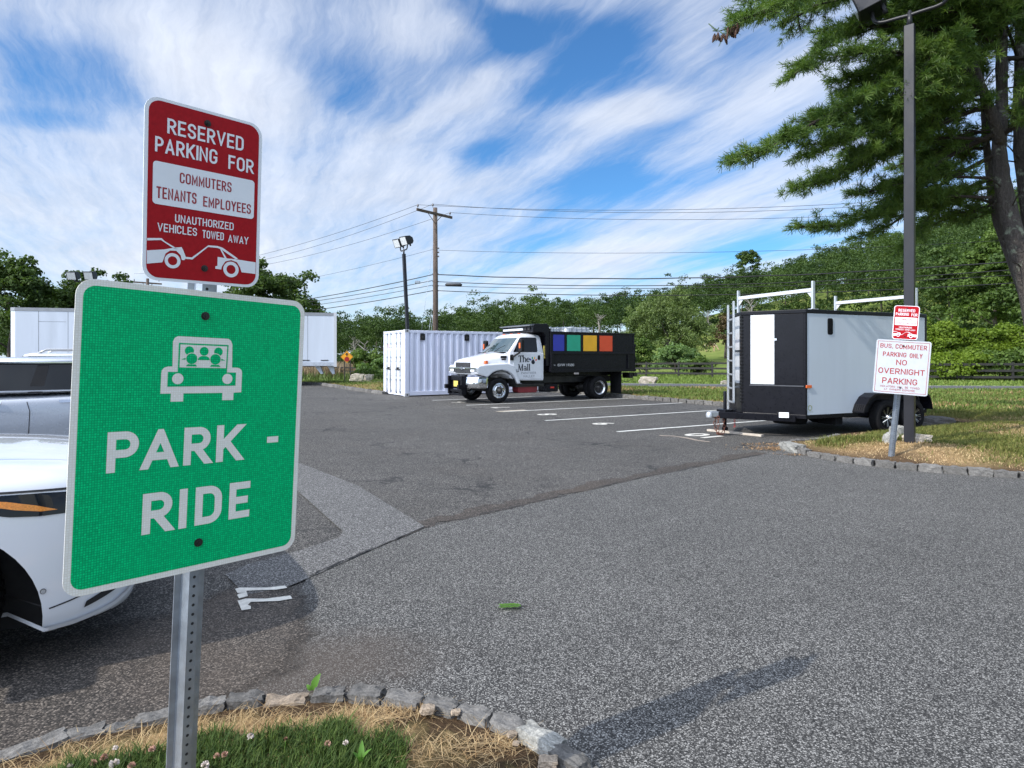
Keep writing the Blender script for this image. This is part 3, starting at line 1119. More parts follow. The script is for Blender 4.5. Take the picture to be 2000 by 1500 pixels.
def ground_number(txt, bb, aa, hgt, wid, z=.0065, ang=0.0):
    mb = MB()
    c = lot(aa, bb)
    rx = Matrix.Rotation(ang, 3, 'Z') @ BX
    uy = Matrix.Rotation(ang, 3, 'Z') @ -AX
    put_text(mb, txt, -wid / 2, wid / 2, -hgt / 2, hgt / 2, lambda u, v: c + rx * u + uy * v + Vector((0, 0, z)), .03)
    o = mb.build('stall_number', M['paint_number'], recalc=False)
    if o.data.polygons[0].normal.z < 0: o.data.flip_normals()
    tag(o, 'white stall number %s painted on the asphalt' % txt, None, kind='structure')


for txt, bb, aa in (('10', 8.72, 9.35), ('9', 11.4, 9.1), ('8', 14.0, 9.3), ('7', 16.65, 9.4), ('6', 19.3, 9.3)):
    ground_number(txt, bb, aa, .55, .62 if len(txt) > 1 else .36)

# the number 11 by the white car, hand rolled in paint
z = .016
n11 = MB()
for pl in ([(459, 1150), (467, 1147.5), (520, 1147.5), (557, 1143.5), (561, 1148), (540, 1151.5), (482, 1153.5), (481, 1157), (464, 1158)],
           [(463, 1162), (466, 1159.5), (482, 1156.8), (484, 1164), (467, 1168.5)],
           [(464, 1173), (480, 1169), (520, 1169), (567, 1163), (571, 1169), (545, 1173.5), (490, 1175.5), (484, 1181), (490, 1184), (490, 1189), (472, 1192)]):
    pts = [at(x, y, z) for x, y in pl]
    n11.add(pts, [list(range(len(pts)))])
o = n11.build('stall_number', M['paint_number'], recalc=False)
for p in o.data.polygons:
    if p.normal.z < 0: p.flip()
tag(o, 'white stall number 11 rolled on the asphalt near the white car', None, kind='structure')

# road
near = chaikin([(-75, 58), (-40, 47), (-8, 37.0), (6.9, 29.6), (20, 27.8), (60, 25), (140, 20)], 3)
far = chaikin([(-75, 64.5), (-40, 53), (-8, 41.6), (8.3, 35.2), (23, 32.6), (60, 30), (140, 25)], 3)
rp = [(p[0], p[1]) for p in near] + [(p[0], p[1]) for p in far][::-1]


def road_z(x, y):
    return max(tz(x, y), -.5) + .10


tag(tri_patch('road', rp, road_z, 1.5, MA_ROAD), 'two lane grey asphalt road passing behind the lot', None, kind='structure')


def edge_line(line, off, label):
    mb = MB()
    pts = [Vector((p[0], p[1])) for p in line]
    vs = []
    for i, p in enumerate(pts):
        t = (pts[min(i + 1, len(pts) - 1)] - pts[max(i - 1, 0)]).normalized()
        n_ = Vector((-t.y, t.x))
        for s_ in (off, off + .14):
            q = p + n_ * s_
            vs.append((q.x, q.y, road_z(q.x, q.y) + .012))
    mb.add(vs, [(2 * i, 2 * i + 2, 2 * i + 3, 2 * i + 1) for i in range(len(pts) - 1)])
    o = mb.build('road_line', M['paint_line'], recalc=False)
    if o.data.polygons[0].normal.z < 0: o.data.flip_normals()
    tag(o, label, None, kind='structure')


edge_line(far, -.42, 'white edge line along the far side of the road')
edge_line(near, .3, 'white edge line along the near side of the road')

# ------------------------------------------------------------------ lawn between lot and road, with its island nose on the right
ISL_FRONT = [lot(15.6, 7.0), lot(13.2, 7.2), lot(11.2, 7.12), lot(10.1, 6.85), Vector((4.66, 10.9, 0)), Vector((4.46, 10.35, 0)), Vector((4.50, 9.8, 0)), Vector((4.66, 9.3, 0)), Vector((4.93, 8.88, 0)), Vector((5.24, 8.55, 0)), Vector((5.63, 8.26, 0)), Vector((6.12, 8.02, 0)), Vector((6.6, 7.85, 0)), Vector((8.5, 7.2, 0)), Vector((12, 6.3, 0)), Vector((20, 5.0, 0)), Vector((40, 2.5, 0))]
STALL_END = [Vector((-14, 37.3, 0)), Vector((-10.35, 34.7, 0)), Vector((-7.3, 29.3, 0)), Vector((-5.15, 25.9, 0)), Vector((-4.2, 27.4, 0)), Vector((1.0, 29.0, 0)), lot(15.6, 23.6), lot(15.6, 19), lot(15.6, 14), lot(15.6, 9.6), lot(15.6, 7.0)]
lawn_edge = [(p.x, p.y) for p in STALL_END[:-1]] + [(p.x, p.y) for p in ISL_FRONT]
back = [(p[0], p[1]) for p in near if -16 < p[0] < 61][::-1]
lawn_out = lawn_edge + [(60, 0)] + back
EDGE_A = np.array(lawn_edge)


def lawn_z_np(x, y):
    P = np.c_[np.ravel(x), np.ravel(y)]
    d = poly_dist(P, lawn_edge)
    # the right hand island is mounded, the verges are flat
    m = sstep(2.5, 5.5, P[:, 0]) * sstep(22, 15, P[:, 1])
    zz = .075 + (.05 + .10 * m) * sstep(0, 1.3, d)
    zz = zz + .012 * np.sin(P[:, 0] * 1.9 + P[:, 1]) * np.cos(P[:, 1] * 1.3)
    t = terrain(P[:, 0], P[:, 1])
    return np.maximum(zz + np.minimum(t + .06, 0), -1)


def lawn_z(x, y):
    return float(lawn_z_np(np.array([x]), np.array([y]))[0])


def ell(x, y, cx, cy, rx, ry, ang=0.0):
    c, s = math.cos(ang), math.sin(ang)
    u = ((x - cx) * c + (y - cy) * s) / rx
    v = (-(x - cx) * s + (y - cy) * c) / ry
    return np.hypot(u, v)


def vnoise(x, y, sc, seed=0):
    """cheap smooth value noise"""
    rs = np.random.RandomState(seed)
    T = rs.rand(64, 64)
    fx, fy = np.asarray(x) * sc, np.asarray(y) * sc
    ix, iy = np.floor(fx).astype(int), np.floor(fy).astype(int)
    ax, ay = fx - ix, fy - iy
    ax, ay = ax * ax * (3 - 2 * ax), ay * ay * (3 - 2 * ay)
    g = lambda i, j: T[i % 64, j % 64]
    return (g(ix, iy) * (1 - ax) + g(ix + 1, iy) * ax) * (1 - ay) + (g(ix, iy + 1) * (1 - ax) + g(ix + 1, iy + 1) * ax) * ay


PATCH = at(1735, 886, .15)


def dry_fn(x, y):
    n = vnoise(x, y, 1.3, 1) * .55 + vnoise(x, y, 4.0, 2) * .45
    P = np.c_[x, y]
    de = poly_dist(P, lawn_edge)
    k = 1 - sstep(.55, 1.15, ell(x, y, PATCH.x, PATCH.y, 1.45, .92, -.25) + (n - .5) * .5)
    k = np.maximum(k, (1 - sstep(.15, .6, de + (n - .5) * .5)) * .9)
    k = np.maximum(k, (1 - sstep(.5, 1.2, ell(x, y, 8.6, 9.6, .8, .35) + (n - .5) * .6)))
    k = np.maximum(k, (1 - sstep(.5, 1.2, ell(x, y, 9.35, 13.0, 1.3, .5) + (n - .5) * .6)))
    k = np.maximum(k, .55 * sstep(.5, .72, vnoise(x, y, .45, 5) * .7 + n * .3))
    return np.clip(k, 0, 1)


def soil_fn(x, y):
    n = vnoise(x, y, 2.1, 3) * .5 + vnoise(x, y, 6.0, 4) * .5
    P = np.c_[x, y]
    de = poly_dist(P, lawn_edge)
    k = (1 - sstep(.12, .55, de + (n - .5) * .7)) * .95
    k = np.maximum(k, .8 * (1 - sstep(.3, 1.0, ell(x, y, PATCH.x + .1, PATCH.y + .05, .75, .28) + (n - .5) * .9)))
    k = np.maximum(k, .9 * (1 - sstep(.5, 1.1, ell(x, y, 9.0, 12.9, .7, .35) + (n - .5) * .6)))
    return np.clip(k, 0, 1)


def lawn_material():
    m, t, b = new_mat('lawn')
    v = objco(t)
    dry = t.node('ShaderNodeAttribute', attribute_name='dry').outputs['Fac']
    soil = t.node('ShaderNodeAttribute', attribute_name='soil').outputs['Fac']
    f = t.noise(v, 22, 5, .7)
    g = t.ramp(t.noise(v, .9, 5, .65), [(.3, (.085, .105, .020)), (.55, (.145, .145, .040)), (.75, (.22, .18, .070))])
    c = t.mix(dry, g, (.42, .29, .15))
    c = t.mix(soil, c, (.085, .052, .032))
    c = t.mix(.75, c, t.ramp(f, [(.25, .35), (.55, 1.0), (.8, 1.7)]), 'MULTIPLY')
    t.put(b.inputs['Base Color'], c)
    b.inputs['Roughness'].default_value = .95
    b.inputs['Specular IOR Level'].default_value = .1
    bn = t.node('ShaderNodeBump'); bn.inputs['Distance'].default_value = .025
    t.put(bn.inputs['Height'], t.noise(v, 55, 4, .7)); t.put(b.inputs['Normal'], bn.outputs[0])
    return m


M_LAWN = lawn_material()
o = tri_patch('lawn', lawn_out, lawn_z, .45, M_LAWN, {'dry': dry_fn, 'soil': soil_fn})
tag(o, 'mown verge and parking island with dry straw patches', None, kind='structure')

# ------------------------------------------------------------------ cobbles
def cobble_mesh(name, sx, sy, sz, mat, seed):
    rs = np.random.RandomState(seed)
    bm = bmesh.new()
    bmesh.ops.create_cube(bm, size=1.0)
    bmesh.ops.subdivide_edges(bm, edges=bm.edges[:], cuts=6, use_grid_fill=True)
    ph = rs.rand(6) * 6.28
    for v in bm.verts:
        p = v.co.copy()
        m_ = max(abs(p.x), abs(p.y), abs(p.z))
        q = p.normalized() * m_ * 1.15
        p = p.lerp(q, .15)
        nx = math.sin(p.x * 7 + ph[0]) * math.cos(p.y * 6 + ph[1]) * .045 + math.sin(p.z * 9 + ph[2] + p.x * 11) * .035
        p += p.normalized() * nx + Vector(rs.uniform(-.032, .032, 3))
        v.co = Vector((p.x * sx, p.y * sy, p.z * sz))
    me = bpy.data.meshes.new(name)
    bm.to_mesh(me); bm.free()
    me.materials.append(mat)
    return me


def near_stones():
    # photo column, row of the middle of the top face, length, lift, kind, wording
    S = [(57, 1446, .34, .035, 'curb_stone', 'grey cobble kerb stone furthest left by the brown asphalt'),
         (148, 1418, .28, .028, 'curb_stone', 'dark rough cobble kerb stone in the brown dirt left of the sign post'),
         (232, 1402, .26, .02, 'curb_stone', 'thin sunken cobble kerb stone left of the sign post'),
         (312, 1386, .27, .035, 'curb_stone', 'grey cobble kerb stone partly behind the foot of the sign post'),
         (412, 1366, .17, .035, 'curb_stone', 'short grey cobble kerb stone just right of the sign post'),
         (481, 1356, .22, .035, 'curb_stone', 'blue grey cobble kerb stone left of the beige flat stone'),
         (560, 1354, .27, .02, 'curb_beige', 'flat beige broken kerb stone among the grey cobbles'),
         (642, 1347, .20, .035, 'curb_stone', 'small grey kerb stone beside the upright weed leaf'),
         (717, 1347, .22, .04, 'curb_stone', 'grey cobble kerb stone at the crown of the kerb arc'),
         (787, 1357, .25, .04, 'curb_stone', 'light grey cobble kerb stone with a dark shaded right end'),
         (862, 1370, .22, .04, 'curb_stone', 'grey cobble kerb stone above the straw tuft'),
         (928, 1388, .22, .04, 'curb_stone', 'square dark grey cobble kerb stone on the bend'),
         (992, 1407, .21, .04, 'curb_stone', 'grey cobble kerb stone just before the white boulder stone'),
         (1058, 1440, .27, .055, 'curb_pale', 'large whitish kerb stone with a rough edge'),
         (1112, 1478, .22, .05, 'curb_stone', 'blue grey squarish kerb stone at the bottom edge of the photo'),
         (1172, 1512, .16, .03, 'curb_stone', 'last small kerb stone cut by the bottom edge of the photo')]
    P = [at(s[0], s[1], .05) for s in S]
    for i, s in enumerate(S):
        t = P[min(i + 1, len(S) - 1)] - P[max(i - 1, 0)]
        rz = math.atan2(t.y, t.x) + random.uniform(-.08, .08)
        me = cobble_mesh('kerb_stone', s[2] * .66, random.uniform(.076, .096), .10, M[s[4]], 40 + i)
        o = bpy.data.objects.new('kerb_stone', me)
        col.objects.link(o)
        o.location = (P[i].x, P[i].y, s[3] - (.052 if i < 4 else .040))
        o.rotation_euler = (random.uniform(-.06, .06), random.uniform(-.05, .05), rz)
        tag(o, s[5], 'kerb stone', 'cobble kerb stones round the foreground island')
    return P


NEAR_STONES = near_stones()
COBS = [cobble_mesh('kerb_stone', 1, 1, 1, M['curb_stone'], 200 + i) for i in range(5)]


def stone_row(line, group, label, L=.26, wdt=.13, hgt=.2, z=.02, first=None, end=None):
    """individual kerb stones laid along a line; label is a phrase that must hold for all"""
    pts = [Vector((p[0], p[1], 0)) for p in line]
    seg = [(pts[i + 1] - pts[i]).length for i in range(len(pts) - 1)]
    tot = sum(seg)
    n = int(tot / L)
    for k in range(n):
        s = (k + .5) * L
        i = 0
        while i < len(seg) - 1 and s > seg[i]:
            s -= seg[i]; i += 1
        d = (pts[i + 1] - pts[i]).normalized()
        p = pts[i] + d * s
        o = bpy.data.objects.new('kerb_stone', COBS[k % 5])
        col.objects.link(o)
        o.location = (p.x, p.y, max(-.02, tz(p.x, p.y) + .06) + z + random.uniform(-.012, .012))
        o.scale = (L * random.uniform(.88, .99), wdt * random.uniform(.9, 1.15), hgt)
        o.rotation_euler = (random.uniform(-.05, .05), random.uniform(-.04, .04), math.atan2(d.y, d.x) + random.uniform(-.06, .06) + (math.pi if k % 2 else 0))
        tag(o, label, 'kerb stone', group)
        if k == 0 and first: o['label'] = first
        if k == n - 1 and end: o['label'] = end


isl = [(p.x, p.y) for p in chaikin([(v.x, v.y, 0) for v in ISL_FRONT[2:]], 2)]
isl = [p for p in isl if p[0] < 8.6]
stone_row(isl, 'cobbles edging the island with the white no overnight parking sign', 'dark grey cobble in the row edging the island under the overnight parking sign',   .26, .13, .2, -.012)
far_line = [(p.x, p.y) for p in STALL_END[5:10]]
stone_row(far_line, 'kerb stones at the head of the far stalls', 'pale kerb stone in the far row between the dump truck and the black trailer', .36, .2, .22, .015)
left_line = [(p.x, p.y) for p in STALL_END[0:4]]
stone_row(left_line, 'kerb stones left of the container', 'pale kerb stone in the row between the box trailer and the shipping container', .42, .22, .22, .015)
big = cobble_mesh('kerb_stone', .50, .19, .17, M['curb_pale'], 77)
o = bpy.data.objects.new('kerb_stone', big); col.objects.link(o)
o.location = (4.47, 10.2, .05); o.rotation_euler = (0, 0, -1.5)
tag(o, 'long pale stone at the nose of the parking island', 'kerb stone')


def rock(px, py, w_, h_, d_, seed, label, z=0.0, mat='boulder', name='boulder', zz=None):
    me = cobble_mesh(name, w_, d_, h_, M[mat], seed + 900)
    for v in me.vertices:
        v.co.x += v.co.z * .25
        v.co.z *= 1 - .35 * abs(v.co.x) / w_
    o = bpy.data.objects.new(name, me); col.objects.link(o)
    p = at(px, py, z)
    o.location = (p.x, p.y, (z if zz is None else zz) + h_ * .3)
    o.rotation_euler = (0, 0, random.uniform(-.4, .4))
    tag(o, label, 'rock')


rock(1265, 749, .95, .5, .6, 3, 'tan boulder on the grass across the road beside the fence', .0)
rock(1417, 750, .5, .25, .3, 4, 'small pale rock on the verge across the road just left of the ladder', .0)
rock(1330, 722, .9, .6, .6, 5, 'pinkish rock behind the fence left of the horse field', -.1)
rock(697, 742, .85, .55, .5, 6, 'lumpy grey and tan rock near the yellow warning sign', -.05)
rock(720, 741, .6, .45, .4, 16, 'lower pale rock touching the rock near the yellow warning sign', -.05)
rock(1757, 853, .26, .22, .2, 7, 'grey rock leaning on the right lamp post base', .2, 'curb_pale', 'rock')
rock(1790, 866, .34, .18, .22, 8, 'flat tan rock in front of the right lamp post', .2, 'boulder', 'rock')
rock(1738, 866, .16, .2, .14, 18, 'small pale stone left of the leaning sign foot', .2, 'curb_pale', 'rock')
rock(1818, 828, .8, .2, .35, 9, 'flat grey rock in the shade behind the trailer', .1, 'curb_stone', 'rock')
for px, py, w_, lab in ((1000, 1435, .05, 'small whitish pebble in the dirt'), (1008, 1452, .035, 'tiny pale pebble below the whitish pebble'), (835, 1388, .08, 'flat tan pebble in the straw'), (1070, 1492, .09, 'tan stone chip leaning on the blue grey kerb stone'), (890, 1392, .05, 'beige pebble on the soil right of the straw tuft')):
    rock(px, py, w_ * .7, w_ * .35, w_ * .5, int(px), lab, .045, 'curb_beige', 'pebble', .042)

# ------------------------------------------------------------------ foreground island
fi = [(p.x, p.y - .02) for p in NEAR_STONES] + [(.9, 1.7), (.6, 1.0), (-2.0, .9), (-2.7, 1.9), (-2.5, 2.35)]
FI_EDGE = [(-2.6, 2.4)] + [(p.x, p.y) for p in NEAR_STONES] + [(.9, 1.8)]


def fi_z_np(x, y):
    P = np.c_[np.ravel(x), np.ravel(y)]
    d = poly_dist(P, FI_EDGE)
    return .012 + .075 * sstep(0, .55, d) + .012 * (vnoise(P[:, 0], P[:, 1], 7, 8) - .5) + .006 * (vnoise(P[:, 0], P[:, 1], 23, 9) - .5)


GREEN = np.array([(p.x, p.y) for p in (at(60, 1530, .09), at(190, 1475, .09), at(320, 1452, .09), at(440, 1437, .09), at(560, 1424, .09), at(640, 1412, .09), at(720, 1425, .09), at(765, 1448, .09), at(785, 1485, .09), at(790, 1530, .09))] + [(-.4, 1.3), (-1.7, 1.3)])


def green_k(x, y):
    P = np.c_[x, y]
    d = poly_dist(P, [tuple(q) for q in np.vstack([GREEN, GREEN[:1]])])
    d = np.where(inside(P, GREEN), -d, d) + (vnoise(x, y, 9, 11) - .5) * .14 + (vnoise(x, y, 25, 12) - .5) * .05
    return d


def fi_dry(x, y):
    d = poly_dist(np.c_[x, y], FI_EDGE)
    n = vnoise(x, y, 6, 13) * .6 + vnoise(x, y, 16, 14) * .4
    base = sstep(.09, .27, d + (n - .5) * .35)
    # the right hand part is mostly bare soil
    right = sstep(-.75, -.15, x)
    return np.clip(base * (1 - .9 * right * sstep(.40, .58, 1 - n + .12)), 0, 1)


def fi_soil(x, y):
    return np.clip(1 - fi_dry(x, y), 0, 1) * .95


o = tri_patch('island_soil', fi, lambda x, y: float(fi_z_np(np.array([x]), np.array([y]))[0]), .035, M_LAWN, {'dry': fi_dry, 'soil': fi_soil})
tag(o, 'bare brown soil and straw of the small foreground island', None, kind='structure')


def blades(P, z, h, wdt, hue, lean, rs, seg=2):
    """bent grass blades: two quads tapering to a tip"""
    n = len(P)
    ang = rs.rand(n) * 2 * math.pi
    d = np.c_[np.cos(ang), np.sin(ang)]
    s = np.c_[-d[:, 1], d[:, 0]]
    ln = lean * h * (.4 + rs.rand(n))
    V = []
    for f_, wf, lf in ((0, 1.0, 0), (.55, .8, .35), (1.0, .12, 1.0)):
        c = np.c_[P + d * (ln * lf)[:, None], z + h * f_ * (1 - .25 * lf * np.minimum(lean, 1))]
        off = np.c_[s * (wdt * wf / 2)[:, None], np.zeros(n)]
        V += [c - off, c + off]
    V = np.stack(V, 1).reshape(-1, 3)
    b = np.arange(n)[:, None] * 6
    Q = np.vstack([b + np.array([0, 1, 3, 2]), b + np.array([2, 3, 5, 4])])
    return V, Q, np.repeat(hue, 6, 0)


def join_blades(name, lst, label, mat='grass_blade'):
    V, Q, C, o_ = [], [], [], 0
    for v, q, c in lst:
        V.append(v); Q.append(q + o_); C.append(c); o_ += len(v)
    ob = np_mesh(name, np.vstack(V), np.vstack(Q), M[mat], colr=np.vstack(C))
    return tag(ob, label, None, kind='stuff')


def hues(n, c0, c1, rs, jit=.25):
    k = rs.rand(n, 1)
    c = np.array(c0) * (1 - k) + np.array(c1) * k
    return np.clip(c * (1 + (rs.rand(n, 1) - .5) * 2 * jit), 0, 1)


def scatter(n, x0, x1, y0, y1, rs):
    return np.c_[rs.uniform(x0, x1, n), rs.uniform(y0, y1, n)]


rs = np.random.RandomState(3)
A_fi = np.array(fi)
P = scatter(110000, -2.6, .7, 1.7, 3.0, rs)
P = P[inside(P, A_fi)]
gk = green_k(P[:, 0], P[:, 1])
G = P[gk < 0]
ring = P[(gk > -.03)]
dk = fi_dry(ring[:, 0], ring[:, 1])
ring = ring[(rs.rand(len(ring)) < dk * (.25 + .75 * np.exp(-np.maximum(gk[gk > -.03], 0) * 6)))]
ring = ring[rs.rand(len(ring)) < np.where(ring[:, 0] > -.45, .22, .55)]
n = len(G)
hg = rs.uniform(.028, .068, n) * (0.7 + .6 * vnoise(G[:, 0], G[:, 1], 5, 21))
lst = [blades(G, fi_z_np(G[:, 0], G[:, 1]), hg, rs.uniform(.0028, .0055, n), hues(n, (.032, .070, .012), (.105, .155, .032), rs), rs.uniform(.3, 1.0, n), rs)]
tuft = P[rs.rand(len(P)) < .0]
tag_o = join_blades('grass', lst, 'dense green grass on the foreground island')
n = len(ring)
lst = [blades(ring, fi_z_np(ring[:, 0], ring[:, 1]), rs.uniform(.012, .042, n), rs.uniform(.0014, .003, n), hues(n, (.30, .19, .085), (.62, .46, .24), rs), rs.uniform(.6, 2.8, n), rs)]
# loose straw tufts
for (px, py, k, r_) in ((700, 1385, 260, .07), (830, 1370, 130, .06), (960, 1440, 170, .07), (900, 1450, 60, .10), (760, 1378, 110, .05), (560, 1400, 200, .2), (820, 1475, 120, .10), (920, 1480, 60, .12), (250, 1430, 260, .3), (120, 1465, 300, .3), (1010, 1425, 60, .05)):
    c = at(px, py, .06)
    q = np.c_[c.x + rs.randn(k) * r_, c.y + rs.randn(k) * r_ * .6]
    q = q[inside(q, A_fi)]
    m_ = len(q)
    lst.append(blades(q, fi_z_np(q[:, 0], q[:, 1]), rs.uniform(.01, .035, m_), rs.uniform(.002, .0035, m_), hues(m_, (.28, .17, .075), (.66, .5, .28), rs), rs.uniform(1.5, 5.0, m_), rs))
join_blades('dry_grass', lst, 'pale dry straw ringing the green grass on the foreground island')

# right island: short turf near the kerb, longer verge grass further off
rs = np.random.RandomState(5)
A_l = np.array(lawn_out)
lst = []
P = scatter(150000, 4.6, 13.0, 7.2, 15.5, rs)
P = P[inside(P, A_l)]
P = P[P[:, 0] / P[:, 1] < .86]
P = P[rs.rand(len(P)) < np.clip(11.5 / P[:, 1], 0, 1) ** 2]
de = poly_dist(P, lawn_edge)
P = P[de > .1]
dr, so_ = dry_fn(P[:, 0], P[:, 1]), soil_fn(P[:, 0], P[:, 1])
keep = rs.rand(len(P)) > so_ * .93
P, dr = P[keep], dr[keep]
isdry = rs.rand(len(P)) < np.clip(dr * 1.5, 0, .985)
for sel, c0, c1, hh in ((~isdry, (.085, .125, .022), (.25, .235, .07), (.03, .075)), (isdry, (.36, .24, .12), (.68, .51, .29), (.012, .035))):
    q = P[sel]; n = len(q)
    boost = 1 + .8 * np.exp(-(np.hypot(q[:, 0] - 5.15, q[:, 1] - 10.3) / .6) ** 2) if sel is not isdry else 1
    lst.append(blades(q, lawn_z_np(q[:, 0], q[:, 1]), rs.uniform(*hh, n) * boost, rs.uniform(.006, .011, n), hues(n, c0, c1, rs), rs.uniform(.3, 1.6, n), rs))
join_blades('island_grass', lst, 'short grass and straw on the right parking island')
lst = []
P = scatter(110000, -14, 30, 15, 38, rs)
P = P[inside(P, A_l)]
P = P[(np.abs(P[:, 0] / P[:, 1]) < .83)]
dr = dry_fn(P[:, 0], P[:, 1])
keep = rs.rand(len(P)) > .6 * soil_fn(P[:, 0], P[:, 1])
P, dr = P[keep], dr[keep]
isdry = rs.rand(len(P)) < dr * .8
n = len(P)
hue = np.where(isdry[:, None], hues(n, (.28, .19, .085), (.45, .33, .16), rs), hues(n, (.085, .14, .024), (.18, .23, .055), rs))
lst.append(blades(P, lawn_z_np(P[:, 0], P[:, 1]), rs.uniform(.04, .10, n), rs.uniform(.02, .04, n), hue, rs.uniform(.2, .9, n), rs))
join_blades('verge_grass', lst, 'grass of the verges between lot and road')
lst = []
P = scatter(90000, -30, 48, 30, 66, rs)
P = P[~inside(P, np.array(rp)) & ~inside(P, A_l)]
farA = np.array([(p[0], p[1]) for p in far])
P = P[P[:, 1] > np.interp(P[:, 0], farA[:, 0], farA[:, 1]) + .15]
P = P[(np.abs(P[:, 0] / P[:, 1]) < .84)]
n = len(P)
lst.append(blades(P, terrain(P[:, 0], P[:, 1]), rs.uniform(.06, .2, n), rs.uniform(.04, .08, n), hues(n, (.10, .17, .028), (.21, .27, .06), rs), rs.uniform(.2, .9, n), rs))
join_blades('roadside_grass', lst, 'bright green grass between the road and the black fence')

# clover heads in the foreground grass
def clover(px, py, r_, mat, label):
    mb = MB()
    p = at(px, py, .14)
    g = fi_z_np(np.array([p.x]), np.array([p.y]))[0]
    t = thing('clover_flower', label, 'flower', (p.x, p.y, g), random.random() * 6, 'clover heads in the foreground grass')
    hh = .13 - g - .0
    MB().tube([(0, 0, 0), (.004, .002, hh * .5), (0, 0, hh)], .0012, 5).build('stem', M['weed'], t)
    rs_ = random.Random(int(px))
    for i in range(60):
        th, ph = rs_.random() * 6.28, math.acos(rs_.uniform(-.5, 1))
        d = Vector((math.sin(ph) * math.cos(th), math.sin(ph) * math.sin(th), math.cos(ph)))
        c = Vector((0, 0, hh))
        s_ = d.orthogonal().normalized() * r_ * .22
        mb.add([c + d * r_ * .3 - s_, c + d * r_ * .3 + s_, c + d * r_ * 1.05 + s_ * .5, c + d * r_ * 1.05 - s_ * .5], [(0, 1, 2, 3)])
    mb.build('flower_head', M[mat], t)


for px, py, r_, mat, lab in ((489, 1433, .012, 'clover_white', 'pale clover head in the grass just right of the post, upper one'),
                             (401, 1489, .014, 'clover_white', 'whitish clover head touching the right side of the sign post'),
                             (423, 1471, .010, 'clover_tan', 'small tan clover head right of the sign post'),
                             (439, 1468, .011, 'clover_tan', 'tan clover head, right one of the pair beside the sign post'),
                             (297, 1457, .012, 'clover_tan', 'pinkish clover head between the straw and the sign post'),
                             (223, 1486, .016, 'clover_white', 'largest pale clover head left of the sign post'),
                             (203, 1474, .012, 'clover_tan', 'tan clover head above the largest pale one'),
                             (257, 1490, .012, 'clover_tan', 'brown clover head low in the grass between pale head and post'),
                             (182, 1484, .011, 'clover_tan', 'brownish clover head left of the largest pale one'),
                             (137, 1492, .011, 'clover_white', 'leftmost pale clover head at the grass edge'),
                             (675, 1446, .010, 'clover_white', 'white clover head in the middle of the green grass'),
                             (640, 1447, .011, 'clover_tan', 'tan clover head left of the lone white one'),
                             (225, 1455, .009, 'clover_white', 'small pale clover head near the straw edge'),
                             (558, 1438, .008, 'clover_tan', 'small yellowish clover head right of the post')):
    clover(px, py, r_, mat, lab)


def leaf_mesh(mb, base, tip, wd, nrm, curl=.15):
    base, tip, nrm = Vector(base), Vector(tip), Vector(nrm).normalized()
    ax = tip - base
    sd = ax.cross(nrm).normalized()
    L, C, Rr = [], [], []
    for i in range(7):
        f_ = i / 6
        w_ = wd * math.sin(math.pi * min(1, f_ * .93 + .05)) ** .8 / 2
        c = base + ax * f_ + nrm * (math.sin(f_ * math.pi) * curl * ax.length)
        L.append(c - sd * w_ + nrm * w_ * .3); C.append(c); Rr.append(c + sd * w_ + nrm * w_ * .3)
    fs = []
    for i in range(6):
        fs += [(i, i + 1, 8 + i, 7 + i), (7 + i, 8 + i, 15 + i, 14 + i)]
    mb.add(L + C + Rr, fs, 0, True)


# upright weed leaf by the kerb, and the green sprig lying on the asphalt
t = thing('weed', 'single upright green weed leaf growing by the kerb', 'plant', tuple(at(612, 1350, .0)))
mb = MB(); leaf_mesh(mb, (0, 0, .0), (.035, -.01, .085), .035, (-.3, -1, .2)); leaf_mesh(mb, (0, 0, 0), (-.03, 0, .03), .02, (0, -1, .5)); mb.build('leaf', M['weed'], t, recalc=False)
mb = MB(); mb.tube([(0, 0, -.005), (.01, 0, .03), (.02, 0, .05)], .0015, 5); mb.build('stem', M['weed'], t)
t = thing('fallen_sprig', 'green feathery leaf sprig lying on the coarse asphalt', 'leaf', tuple(at(1000, 1187, .009)), .1)
mb = MB()
for i in range(11):
    f_ = -.055 + i * .011
    for s_ in (-1, 1):
        leaf_mesh(mb, (f_, 0, .004), (f_ - .028, s_ * .028, .010 + .006 * random.random()), .012, (0, 0, 1))
mb.build('leaflets', M['weed'], t, recalc=False)
MB().tube([(-.07, 0, .003), (0, .004, .006), (.06, 0, .005), (.11, -.01, .004)], .0012, 5).build('stem', M['bark_twig'], t)
# a small tuft at the bottom of the grass
t = thing('weed', 'broad leaved weed in the grass at the bottom of the photo', 'plant', tuple(at(705, 1500, .085)))
mb = MB()
for a_, l_ in ((.3, .06), (1.7, .07), (2.9, .05), (4.4, .06)):
    leaf_mesh(mb, (0, 0, 0), (math.cos(a_) * l_ * .6, math.sin(a_) * l_ * .6, l_), .022, (-math.cos(a_), -math.sin(a_), .6))
mb.build('leaf', M['weed'], t, recalc=False)


# ------------------------------------------------------------------ sign assemblies
def u_post(name, parent, L, mat_holes=True, z0=0.0, wdt=1.0):
    """flanged U-channel: open side to the back, holed web to the front (local -y)"""
    k = wdt
    sec = [(-.040 * k, .030), (-.024 * k, .030), (-.013 * k, .003), (.013 * k, .003), (.024 * k, .030), (.040 * k, .030), (.040 * k, .034), (.0215 * k, .034), (.0105 * k, .0065), (-.0105 * k, .0065), (-.0215 * k, .034), (-.040 * k, .034)]
    mb = MB()
    mb.prism(sec, 'z', z0, z0 + L)
    n = int(L / .0254)
    for i in range(n):
        zc = z0 + L - .02 - i * .0254
        pts = [(x, .0026, zc + y) for x, y in circ(0, 0, .0042, 10)]
        mb.add(pts, [list(range(10))], 1)
    return mb.build(name, [M['galvanised'], M['seam']], parent, recalc=False)


